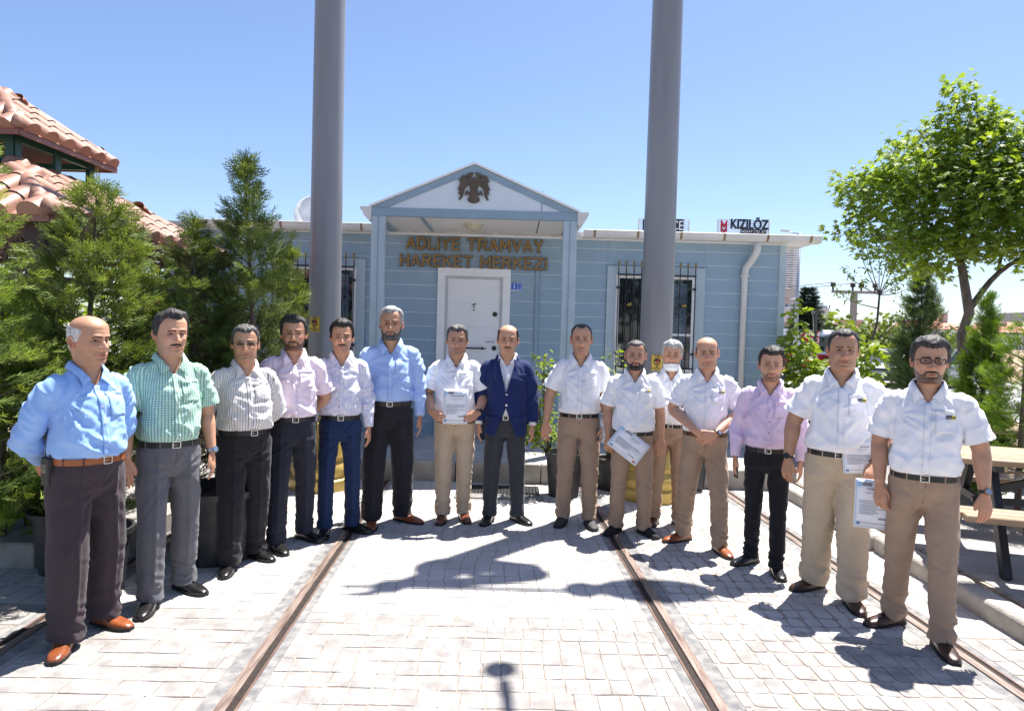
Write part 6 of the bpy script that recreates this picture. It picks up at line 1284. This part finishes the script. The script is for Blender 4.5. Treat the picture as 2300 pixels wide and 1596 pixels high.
for i in range(4): q = MB(); q.box(-2.2+i*1.9-.03, -2.2+i*1.9+.03, -.03, .03, 0, .95); q.build('post', FNC, fc_)
gb = MB(); gb.box(4.0, 12, 7.6, 10.5, .05, .135); tag(gb.build('gravel_bed', mat('gravel', (.10, .095, .09), rough=1, col2=(.34, .32, .30), vscale=55, bump=1, bscale=60)), kind='structure')

# ================================================================== STREET BEYOND
RD = mat('road_asphalt', (.24, .235, .23), rough=.9, col2=(.30, .295, .29), vscale=1, bump=.2, bscale=60)
q = MB(); q.box(3.9, 90, 10.6, 27, -.03, -.012); tag(q.build('road', RD), kind='structure')
q = MB(); q.prismx([(33, -.03), (38.5, 1.2), (52, 1.35), (60, -.03)], 15.5, 80); tag(q.build('embankment', mat('dry_earth', (.30, .20, .135), rough=1, col2=(.46, .33, .24), vscale=.5, bump=1, bscale=3, detail=10)), kind='structure')
r_ = np.random.default_rng(71); n = 900; pos = np.stack([r_.uniform(16, 60, n), r_.uniform(33, 39, n), np.zeros(n)], 1); pos[:, 2] = np.clip((pos[:, 1]-33)/5.5*1.2, 0, 1.2)
o = scatter('dry_grass', SP2[0], SP2[1], pos, np.stack([r_.normal(0, .5, n), r_.normal(0, .5, n), np.ones(n)], 1), r_.uniform(0, 6, n), r_.uniform(.15, .4, n), np.array([[2.6, 1.9, 1.6]])*r_.uniform(.5, 1.2, (n, 1)), LEAF_J, None); tag(o, kind='stuff')
CARW = mat('car_white', (.62, .63, .65), rough=.25, coat=.6, var=.02); CARS = mat('car_silver', (.42, .44, .47), rough=.25, coat=.6, metal=.3, var=.03); CGL = mat('car_glass', (.03, .045, .06), rough=.05, spec=.9); TYR = mat('tyre', (.015, .015, .016), rough=.85); HLT = mat('headlight', (.45, .48, .5), rough=.1, coat=1); BUMP_ = mat('bumper_grey', (.035, .036, .038), rough=.6); RED_ = mat('red_paint_shiny', (.42, .015, .02), rough=.4)
def car(x, y, rz, col, label, L_=4.1, W_=1.64, H_=1.42, plate=None, name='parked_car'):
    c = empty(name, (x, y, 0), rz); tag(c, label, 'car'); hl = L_/2          # front towards -x
    low = [(-hl, .30), (-hl-.02, .52), (-hl+.06, .70), (-hl+.16, .78), (-hl+1.05, .90), (hl-.75, .95), (hl-.05, .90), (hl, .55), (hl-.04, .28), (hl-.4, .22), (-hl+.3, .22)]
    cab = [(-hl+.95, .90), (-hl+1.62, H_-.06), (-hl+2.0, H_), (hl-1.15, H_), (hl-.85, H_-.06), (hl-.35, .94)]
    b = MB(); n = len(low); secs = [(-W_/2, .94), (-W_/2+.05, 1.0), (W_/2-.05, 1.0), (W_/2, .94)]
    rows = [[(px*(1-.012*(1-sc)*10), yy, .22+(pz-.22)*sc) for px, pz in low] for yy, sc in secs]; b.grid(rows, closed=True); b.f += [tuple(range(n)), tuple(range(3*n, 4*n))[::-1]]; bd = b.build('body', col, c, bevel=.02)
    g = MB(); n = len(cab); rows = []
    for s_, t0 in ((-1, 0), (-.98, 1), (.98, 1), (1, 0)): rows.append([(px, s_*(W_/2-.07-.16*max(0, (pz-.9)/(H_-.9))), pz if t0 else pz-.0) for px, pz in cab])
    g.grid([rows[0], rows[3]], closed=True); g.f += [tuple(range(n)), tuple(range(n, 2*n))[::-1]]; g.build('window_glass', CGL, c)
    rf = MB(); rf.box(-hl+1.85, hl-1.05, -W_/2+.21, W_/2-.21, H_-.03, H_+.012); rf.build('roof', col, c, bevel=.02)
    for s in (-1, 1):
        k = MB(); w1 = lambda px, pz: (px, s*(W_/2-.062-.16*max(0, (pz-.9)/(H_-.9))), pz)
        for a_, b_ in ((cab[0], cab[1]), (cab[1], cab[2]), (cab[2], cab[3]), (cab[3], cab[4]), (cab[4], cab[5])): k.bar(w1(*a_), w1(*b_), .05, .04)
        k.bar(w1(.05, .93), w1(.0, H_), .06, .03); k.build('pillar', col, c)
        for xx in (-hl+.75, hl-.80):
            t = MB(); t.tube([(xx, s*(W_/2-.20), .30), (xx, s*(W_/2-.02), .30)], .30, 24); wh = t.build('wheel', TYR, c, bevel=.02); t = MB(); t.tube([(xx, s*(W_/2-.02), .30), (xx, s*(W_/2-.005), .30)], [.19, .17], 18); t.build('rim', STEEL, wh)
            t = MB(); t.tube([(xx, s*(W_/2-.3), .32), (xx, s*(W_/2+.003), .32)], .345, 24); t.build('wheel_arch', BUMP_, c)
        t = MB(); t.box(-hl-.02, -hl+.10, s*(W_/2-.42), s*(W_/2-.06) , .60, .73) if s > 0 else t.box(-hl-.02, -hl+.10, -(W_/2-.06), -(W_/2-.42), .60, .73); t.build('headlight', HLT, c, bevel=.01)
        t = MB(); t.box(-.62, -.5, s*(W_/2+.02)-.06, s*(W_/2+.02)+.08, .92, 1.03); t.build('mirror', BUMP_, c, bevel=.02)
    t = MB()
    for i in range(4): t.box(-hl-.03, -hl+.05, -W_/2+.45, W_/2-.45, .61+i*.03, .63+i*.03)
    t.build('grille', BUMP_, c); t = MB(); t.box(-hl-.09, -hl+.12, -W_/2+.01, W_/2-.01, .28, .54); t.build('bumper', BUMP_, c, bevel=.03)
    if plate:
        t = MB(); t.box(-hl-.10, -hl-.09, -.26, .26, .42, .53); p_ = t.build('number_plate', NPW, c); t = MB(); t.box(-hl-.103, -hl-.0995, .215, .26, .42, .53); t.build('plate_band', NP, p_)
        text_obj('lettering', plate, .095, BLK, (-hl-.1015, -.02, .473), rot=(R(90), 0, R(-90)), parent=p_, depth=.0006, bold=.002)
    return c
cp_ = G(1985, 868); car(cp_.x-.2+1.0, cp_.y+1.5, R(58), CARW, 'white parked hatchback facing the camera with number plate 42 AGC 814', plate='42 AGC 814')
cp_ = G(2140, 880); car(cp_.x+1.7, cp_.y+3.0, R(18), CARS, 'silver parked car behind the thuja, right of the man with glasses', H_=1.5)
# red and white minibus behind the shrub, flags, notice banner
vb = empty('minibus', (12.9, 30, 0), R(10)); tag(vb, 'white and dark red minibus behind the lime green shrub', 'minibus')
q = MB(); q.prismx([(-1, .3), (-1.05, 1.1), (-.8, 2.0), (-.6, 2.15), (3.6, 2.15), (3.7, 1.9), (3.7, .3)], -.95, .95); q.build('body', CARW, vb, bevel=.05)
q = MB(); q.box(-.965, .965, -1.07, 3.72, .55, 1.10); q.build('red_band', RED_, vb); q = MB(); q.box(-.80, .80, -1.02, -.85, 1.22, 1.85); q.build('windscreen', CGL, vb); q = MB(); q.box(-.97, .97, -.5, 3.3, 1.3, 1.85); q.build('side_window', CGL, vb)
for s in (-1, 1):
    for yy in (-.2, 2.8): q = MB(); q.tube([(s*.75, yy, .33), (s*.97, yy, .33)], .33, 20); q.build('wheel', TYR, vb)
bp_ = P(1826, 775, 14.5); bn = empty('banner', (bp_.x, 14.5, bp_.z)); tag(bn, 'red banner with white vertical lettering NOTER twice, hanging by the grey post', 'banner')
q = MB(); q.grid([[(-.125+.25*i/6, .012*math.sin(i*1.1), zz) for i in range(7)] for zz in (-.42, 0, .30)]); q.build('cloth', RED_, bn)
for dx in (-.065, .062):
    for i, ch in enumerate('NOTER'): text_obj('lettering', ch, .13, NPW, (dx, -.022, .23-i*.125), parent=bn, bold=.003, depth=.0015)
q = MB(); q.tube([(0, 0, -bp_.z), (.04, 0, .78)], .035, 8); o = q.build('post', mat('post_dark', (.05, .052, .055), rough=.6), bn); q = MB(); q.tube([(-.01, -.01, .30), (-.04, -.01, .66)], .006, 6); q.tube([(-.04+.03*math.cos(t), -.01, .69+.03*math.sin(t)) for t in np.linspace(0, 6.28, 10)], .006, 5); q.build('hook', STEEL, bn)
fp = P(1801, 735, 16)
for i, (dx, dz) in enumerate(((0, 0), (.14, -.28))):
    q = MB(); q.grid([[(dx+.22*u+.03*math.sin(v*5+u*4), .03*math.sin(u*7+v*3), dz-.30*v-.15*u+.02*math.sin(u*9)) for u in np.linspace(0, 1, 6)] for v in np.linspace(0, 1, 5)]); o = q.build('flag', RED_, None, smooth=True); o.location = fp
    q = MB(); q.ball((dx+.10, -.02, dz-.2), .05, .01, .05); q.build('crescent', NPW, o); tag(o, ['upper small red flag with a white mark left of the fir tree', 'lower small red flag with a white mark left of the fir tree'][i], 'flag')
sp_ = P(1796, 524, 22); q = MB(); q.tube([(0, 0, 0), (0, 0, sp_.z)], [.08, .04], 10); q.tube([(0, 0, sp_.z-.02), (-.45, 0, sp_.z+.05)], .02, 6); o = q.build('street_lamp', mat('galvanised', (.40, .41, .43), rough=.4, metal=.4), None, smooth=True); o.location = (sp_.x, 22, 0); tag(o, 'tall galvanised street lamp beyond the corner of the blue office', 'street lamp')
q = MB(); q.box(-.62, -.35, -.06, .06, sp_.z+.03, sp_.z+.09); q.build('lamp_head', STEEL, o, bevel=.02)
# power pole
up_ = P(1918, 655, 40); o = empty('utility_pole', (up_.x, 40, 0)); tag(o, 'concrete utility pole with crossarm and dark insulators', 'utility pole'); CPM = mat('pole_concrete', (.30, .28, .26), rough=.9)
q = MB(); q.box(-.15, .15, -.12, .12, 0, up_.z); q.build('post', CPM, o); q = MB(); q.box(-1.3, 1.3, -.08, .08, up_.z-.1, up_.z+.05); q.build('crossarm', CPM, o); q = MB(); q.box(.3, .85, -.1, .1, up_.z-3.8, up_.z-3.3); q.build('box', BUMP_, o)
for xx in (-1.25, -.1, .4, 1.2): q = MB(); q.lathe([(.05, 0), (.06, .2), (.17, .25), (.12, .35), (.17, .42), (.08, .5)], 10, (xx, 0, up_.z+.05)); q.build('insulator', BST, o)
for k in range(2): a_ = Vector((up_.x+(-1.2+1.3*k), 40, up_.z+.5)); q = MB(); q.tube([a_+Vector((-t*13, t*6, -1.5*math.sin(t*PI*.5)*.6)) for t in np.linspace(0, 1, 9)], .018, 4); tag(q.build('power_line', BST), ['upper thin power line running left from the utility pole', 'lower thin power line running left from the utility pole'][k], 'wire')
# grey office tower behind the cabin, flat white house, far blocks
FCW = mat('cladding_grey', (.40, .40, .43), rough=.5, col2=(.44, .44, .47), vscale=.3); LOUV = mat('louvre_white', (.72, .73, .75), rough=.4)
YB = 60
def PB(x, y, Y): v = P(x, y, Y); return v.x, v.z
x1, z1_ = PB(1797, 541, YB); x0 = x1-26; _, zb = PB(1780, 668, YB)
tw = empty('office_block', (x1-6, YB, 0)); tag(tw, 'grey clad office block with white louvres beyond the right end of the cabin', 'building')
def tb(xa, xb, ya, yb, za, zb_, nm, m): q = MB(); q.box(xa-(x1-6), xb-(x1-6), ya-YB, yb-YB, za, zb_); return q.build(nm, m, tw)
ztop = z1_-.15; tb(x0, x1, YB, YB+16, zb, ztop, 'wall', FCW)
xl, _ = PB(1779, 600, YB)
tb(x0, xl-.05, YB-.3, YB-.02, zb+.75, ztop-.7, 'window', CGL)
for i in range(18):
    zz = zb+.7+i*(ztop-zb-1.5)/17; tb(x0, xl+.25, YB-.6, YB-.32, zz, zz+.10, 'louvre', LOUV)
for i in range(7): zz = zb+.5+i*(ztop-zb)/7; tb(xl+.25, x1+.02, YB-.03, YB-.005, zz, zz+.05, 'cladding_joint', BLB)
tb(x0-4, x1+2.5, YB+2, YB+14, 0, zb, 'lower_storey', FCW)
# sign rack building behind the cabin
def roofsign(px0, px1, pyb, pyt, Y, label):
    xa, zb_ = PB(px0, pyb, Y); xb, zt = PB(px1, pyt, Y); s_ = empty('roof_sign', ((xa+xb)/2, Y, zb_)); tag(s_, label, 'sign'); w = xb-xa; h = zt-zb_
    q = MB()
    for i in range(9): q.bar((-w/2, .1, h*i/8), (w/2, .1, h*i/8), .05)
    for i in range(3): q.bar((-w/2+w*i/2, .15, -2), (-w/2+w*i/2, .15, h), .08)
    q.build('sign_rack', LOUV, s_); return s_, w, h
NAVY = mat('sign_navy', (.010, .014, .035), rough=.4); SRED = mat('sign_crimson', (.42, .01, .03), rough=.4)
s_, w, h = roofsign(1612, 1728, 524, 496, 45, 'rooftop sign reading KIZILOZ INSAAT LTD STI with a red M shaped logo')
q = MB()
for sg in (-1, 1): q.prism([(-w*.46+w*.065+sg*w*.062, h), (-w*.46+w*.065, h*.62), (-w*.46+w*.065, h*.38), (-w*.46+w*.065+sg*w*.062, h*.76)] if sg < 0 else [(-w*.46+w*.065+sg*w*.062, h), (-w*.46+w*.065+sg*w*.062, h*.76), (-w*.46+w*.065, h*.38), (-w*.46+w*.065, h*.62)], -.1, .0)
for sg in (-1, 1): q.box(-w*.46+w*.065+sg*w*.062-(0 if sg < 0 else w*.03), -w*.46+w*.065+sg*w*.062+(w*.03 if sg < 0 else 0), -.08, -.01, h*.12, h*.68)
q.prism([(-w*.46+w*.04, h*.40), (-w*.46+w*.065, h*.2), (-w*.46+w*.09, h*.40), (-w*.46+w*.09, h*.15), (-w*.46+w*.065, -.02*h), (-w*.46+w*.04, h*.15)], -.09, -.02); q.build('logo', SRED, s_)
text_obj('lettering', 'KIZILÖZ', h*.95, NAVY, (w*.10, -.05, h*.66), parent=s_, bold=h*.03, depth=.05, sx=.77)
q = MB(); q.box(-w*.07, w*.44, -.1, 0, -.02*h, h*.32); q.build('subtitle_panel', NAVY, s_); text_obj('lettering', 'İNŞAAT LTD. ŞTİ.', h*.27, NPW, (w*.185, -.13, h*.155), parent=s_, depth=.01, sx=.9)
s_, w, h = roofsign(1434, 1548, 522, 493, 45, 'rooftop sign mostly hidden by the right pole, CE on navy at its right end')
text_obj('lettering', 'M', h*1.0, NAVY, (-w*.33, -.05, h*.5), parent=s_, bold=h*.03, depth=.05); q = MB(); q.box(w*.12, w*.38, -.1, 0, h*.05, h*.98); q.build('navy_panel', NAVY, s_); text_obj('lettering', 'CE', h*.92, NPW, (w*.25, -.13, h*.5), parent=s_, depth=.01, bold=.01, sx=.8)
xa, zt = PB(1400, 530, 45); xb, _ = PB(1748, 530, 45); q = MB(); q.box(xa, xb, 44.8, 60, 0, zt-.9); tag(q.build('sign_building', FCW), 'building hidden behind the blue office that carries the rooftop signs', 'building')
# white flat roofed house
xa, zt = PB(1762, 684, 48); xb, zl = PB(1861, 722, 48); wh_ = empty('white_villa', (xb, 48, 0)); tag(wh_, 'white flat roofed house with a glass roof rail', 'house'); W2_ = mat('render_white', (.66, .64, .66), rough=.7)
q = MB(); q.box(-14, 0, 0, 10, zl-.15, zl+.95); q.build('upper_slab', W2_, wh_); q = MB(); q.box(-14, -.1, .1, .14, zl+.95, zt); q.build('glass_rail', mat('rail_glass', (.25, .38, .50), rough=.1), wh_)
for i in range(5): q = MB(); q.box(-12+i*3, -11.94+i*3, .05, .1, zl+.95, zt+.05); q.build('rail_post', BST, wh_)
q = MB(); q.box(-14, -5, 1.5, 9, 0, zl-.15); q.build('wall', mat('grey_render', (.30, .29, .29), rough=.8), wh_); q = MB(); q.box(-9, -6, 1.4, 1.5, .3, zl-.5); q.build('window', CGL, wh_)
# far apartment blocks
APW = mat('apartment_wall', (.42, .39, .37), rough=.8, col2=(.48, .45, .43), vscale=.2); APR = mat('apartment_roof', (.46, .19, .13), rough=.8, var=.1); APD = mat('apartment_window', (.05, .06, .075), rough=.2); CHM = mat('chimney_pink', (.55, .38, .34), rough=.9)
def block(px0, px1, pyt, pyr, Y, label, floors=4, nw=5, chim=3, dz=10, wm=None):
    xa, zt = PB(px0, pyt, Y); xb, _ = PB(px1, pyt, Y); zr = P((px0+px1)/2, pyr, Y).z; b = empty('apartment_block', ((xa+xb)/2, Y, 0)); tag(b, label, 'building', 'distant apartment blocks'); w = xb-xa
    q = MB(); q.box(-w/2, w/2, 0, dz, 0, zt); q.build('wall', wm or APW, b)
    q = MB(); o_ = .6; q.add([(-w/2-o_, -o_, zt), (w/2+o_, -o_, zt), (w/2+o_, dz+o_, zt), (-w/2-o_, dz+o_, zt), (-w/2+w*.18, dz*.5, zr), (w/2-w*.18, dz*.5, zr)], [(0, 1, 5, 4), (1, 2, 5), (2, 3, 4, 5), (3, 0, 4), (3, 2, 1, 0)]); rf = q.build('roof', APR, b)
    for i in range(chim): xx = -w*.35+w*.7*i/max(1, chim-1); q = MB(); q.box(xx-.45, xx+.45, dz*.3, dz*.3+.9, zt, zr+.7); q.build('chimney', CHM, rf)
    fh = min(3.1, zt/floors)
    for f in range(floors):
        z_ = zt-(f+1)*fh+.9
        if z_ < 0: break
        for i in range(nw):
            xx = -w/2+w*(i+.5)/nw; q = MB(); q.box(xx-w/nw*.30, xx+w/nw*.30, -.05, .1, z_, z_+fh*.5); wd = q.build('window', APD, b); q = MB(); q.box(xx-.05, xx+.05, -.09, -.05, z_, z_+fh*.5); q.box(xx-w/nw*.33, xx+w/nw*.33, -.35, -.04, z_-.35, z_-.08); q.build('frame', LOUV, wd)
    return b
block(2108, 2154, 738, 712, 110, 'grey four storey apartment block with red roof left of the plane tree trunk', 4, 4, 2)
block(2040, 2096, 744, 726, 120, 'apartment block partly hidden behind the pyramidal conifer', 4, 5, 3)
block(1885, 1962, 742, 724, 150, 'row of pale apartments with chimneys behind the utility pole', 3, 7, 5)
block(1958, 2035, 750, 736, 170, 'farthest low apartments between the utility pole and the conifer', 3, 7, 4)
block(2230, 2330, 745, 722, 130, 'pale apartments beyond the grey canopy at the right edge', 3, 6, 3)
block(2095, 2140, 782, 764, 80, 'small grey house with red roof below the apartment block', 1, 3, 1, dz=6)
block(2010, 2062, 775, 752, 75, 'low stone house with red roof on the embankment', 1, 2, 0, dz=6, wm=mat('stone_wall_far', (.26, .23, .20), rough=.95))
block(1860, 1890, 748, 735, 140, 'small far block just right of the fir tree', 3, 2, 1)
block(330, 420, 690, 655, 26, 'low house with red roof seen through the junipers on the left', 1, 3, 1, dz=6)
# round trees on the embankment
for i, (px, py, Y, rr, lab) in enumerate(((1965, 758, 42, 2.0, 'round olive green tree on the embankment behind the slender tree'), (1925, 770, 44, 1.4, 'small round tree on the embankment, left of the larger one'), (1848, 752, 36, 1.6, 'dark low tree beside the fir'), (2180, 770, 60, 2.4, 'distant green tree behind the thuja'))):
    v = P(px, py, Y); shrub('round_tree', v.x, Y, 0, [(0, 0, v.z, rr, rr, rr*.8), (rr*.5, 0, v.z-.5, rr*.7, rr*.7, rr*.6), (-rr*.5, 0, v.z-.4, rr*.7, rr*.7, rr*.6)], 1300, .36, lab, m=LEAF_P, seed=60+i, cat='tree', colr=((.45, .45, .45), (1.0, .95, .9)), stems=4)
# petrol station canopy
xa, _ = PB(2232, 700, 49); _, zt = PB(2232, 706, 45); q = MB(); q.box(xa, xa+30, 45, 49, zt-.35, zt+.25); cn = q.build('canopy', mat('canopy_grey', (.33, .35, .37), rough=.5)); tag(cn, 'flat grey station canopy beyond the right edge of the fence', 'canopy')
for xx in (xa+3, xa+14): q = MB(); q.box(xx, xx+.6, 46, 46.6, 0, zt-.35); q.build('column', BUMP_, cn)
# trees behind the photographer (they show in the window panes)
for i, (x, y) in enumerate(((-6.5, -13), (-1.0, -15), (4.5, -14), (10, -13))):
    shrub('street_tree', x, y, 0, [(0, 0, 4.2, 2.2, 2.2, 2.0), (1.2, 0, 3.4, 1.4, 1.4, 1.2), (-1.2, 0, 3.4, 1.4, 1.4, 1.2), (0, 0, 5.6, 1.3, 1.3, 1.0)], 900, .5, ['dark street tree behind the photographer, far left', 'dark street tree behind the photographer, left of centre', 'dark street tree behind the photographer, right of centre', 'dark street tree behind the photographer, far right'][i], m=LEAF_D, seed=80+i, cat='tree', stems=5)

# ================================================================== THINGS IN HANDS
PAP = mat('certificate_paper', (.86, .87, .92), rough=.6, var=.02); PBL = mat('print_blue', (.10, .22, .50), rough=.6); PGR = mat('print_grey', (.22, .22, .26), rough=.7); PLB = mat('print_lightblue', (.30, .50, .72), rough=.7); PRD = mat('print_red', (.45, .04, .05), rough=.7)
def certificate(pr, pts, label, w=.21, h=.297, fold=0, name='certificate'):
    """pts: lower-left corner, direction across, direction up (person frame)"""
    o0, ux, uy = [Vector(p) for p in pts]; ux.normalize(); uy = (uy-ux*uy.dot(ux)).normalized(); nn = ux.cross(uy)
    M = Matrix((ux, uy, nn)).transposed().to_4x4(); Rz = Matrix.Rotation(pr['yaw'], 4, 'Z')
    e = empty(name); e.matrix_world = Matrix.Translation(wp(pr, o0)) @ Rz @ M; tag(e, label, 'certificate')
    q = MB(); q.grid([[(w*i/4, h*j/4, .004*math.sin(i*.8)*math.sin(j*.7)) for i in range(5)] for j in range(5)]); s_ = q.build('sheet', PAP, e, smooth=True); sd = s_.modifiers.new('s', 'SOLIDIFY'); sd.thickness = .001; sd.offset = -1
    zf = .0062
    def r4(x0, x1, y0, y1, m, nm='printed_line'): q = MB(); q.box(x0*w, x1*w, y0*h, y1*h, zf, zf+.0006); q.build(nm, m, e)
    for a in ((.03, .97, .965, .972), (.03, .97, .028, .035), (.03, .04, .035, .965), (.96, .97, .035, .965)): r4(*a, PLB, 'printed_border')
    r4(.06, .17, .84, .94, PLB, 'logo'); r4(.19, .42, .86, .93, PGR, 'stamp'); r4(.07, .16, .07, .12, PBL, 'logo'); r4(.84, .94, .07, .12, PRD, 'logo')
    text_obj('lettering', 'YETERLİLİK BELGESİ', h*.042, PGR, (w*.58, h*.80, zf), rot=(0, 0, 0), parent=e, depth=.0005, bold=.0003); text_obj('lettering', 'MESLEKİ YETERLİLİK BELGESİ', h*.026, PGR, (w*.52, h*.72, zf), rot=(0, 0, 0), parent=e, depth=.0005)
    text_obj('lettering', 'Seviye 3', h*.03, PGR, (w*.52, h*.66, zf), rot=(0, 0, 0), parent=e, depth=.0005)
    for i, (a, b) in enumerate(((.12, .9), (.12, .86), (.12, .9), (.12, .60), (.12, .9), (.12, .55), (.12, .62), (.12, .5))): y_ = .55-i*.038; r4(a, b, y_, y_+.010, PGR)
    r4(.62, .85, .2, .225, PGR, 'signature'); r4(.2, .8, .10, .108, PGR); return e
certificate(PP[7], ((-.10, -.262-.03, .905), (1, 0, 0), (0, .03, 1)), 'white certificate with blue logo held upright by the man in beige trousers')
certificate(PP[10], ((-.235, -.175, .83), (.84, -.10, -.60), (.60, .1, .80)), 'white certificate held at a slant beside the short bearded man\'s leg', h=.21, w=.297)
certificate(PP[15], ((-.355, .015, .585), (1, .1, 0), (0, .0, 1)), 'white certificate hanging from the hand of the man with glasses')
certificate(PP[14], ((.03, -.175, .845), (.99, .08, .10), (-.10, 0, 1)), 'white folded papers held at the hip of the large man', w=.20, h=.21)
certificate(PP[9], ((.17, -.05, .74), (.5, -.85, 0), (0, .03, 1)), 'white certificate held edge on between the khaki trousered men', w=.15, h=.26)
# walkie talkie, phone
wt = empty('walkie_talkie', wp(PP[1], (-.185, .01, .93))); wt.rotation_euler = (0, 0, PP[1]['yaw']); tag(wt, 'black walkie talkie clipped to the belt of the man in blue', 'radio'); q = MB(); q.box(-.022, .022, -.035, .035, -.07, .075); q.build('body', BLACKP, wt, bevel=.006); q = MB(); q.tube([(0, .022, .07), (0, .022, .20)], .006, 8); q.build('antenna', BLACKP, wt); q = MB(); q.tube([(0, -.018, .075), (0, -.018, .092)], .008, 8); q.build('knob', BLACKP, wt)
for i in range(5): q = MB(); q.box(-.0235, -.0215, -.02, .02, .0+i*.009, .004+i*.009); q.build('speaker_slot', STEEL, wt)
ph_ = PP[13]['arms'][-1]; q = MB(); q.box(-.004, .004, -.035, .035, -.12, .0); o = q.build('mobile_phone', BLACKP, None, bevel=.003); o.location = wp(PP[13], tuple(ph_[2]+np.array([.012, -.02, -.04]))); tag(o, 'black mobile phone in the hand of the man in lilac', 'phone')
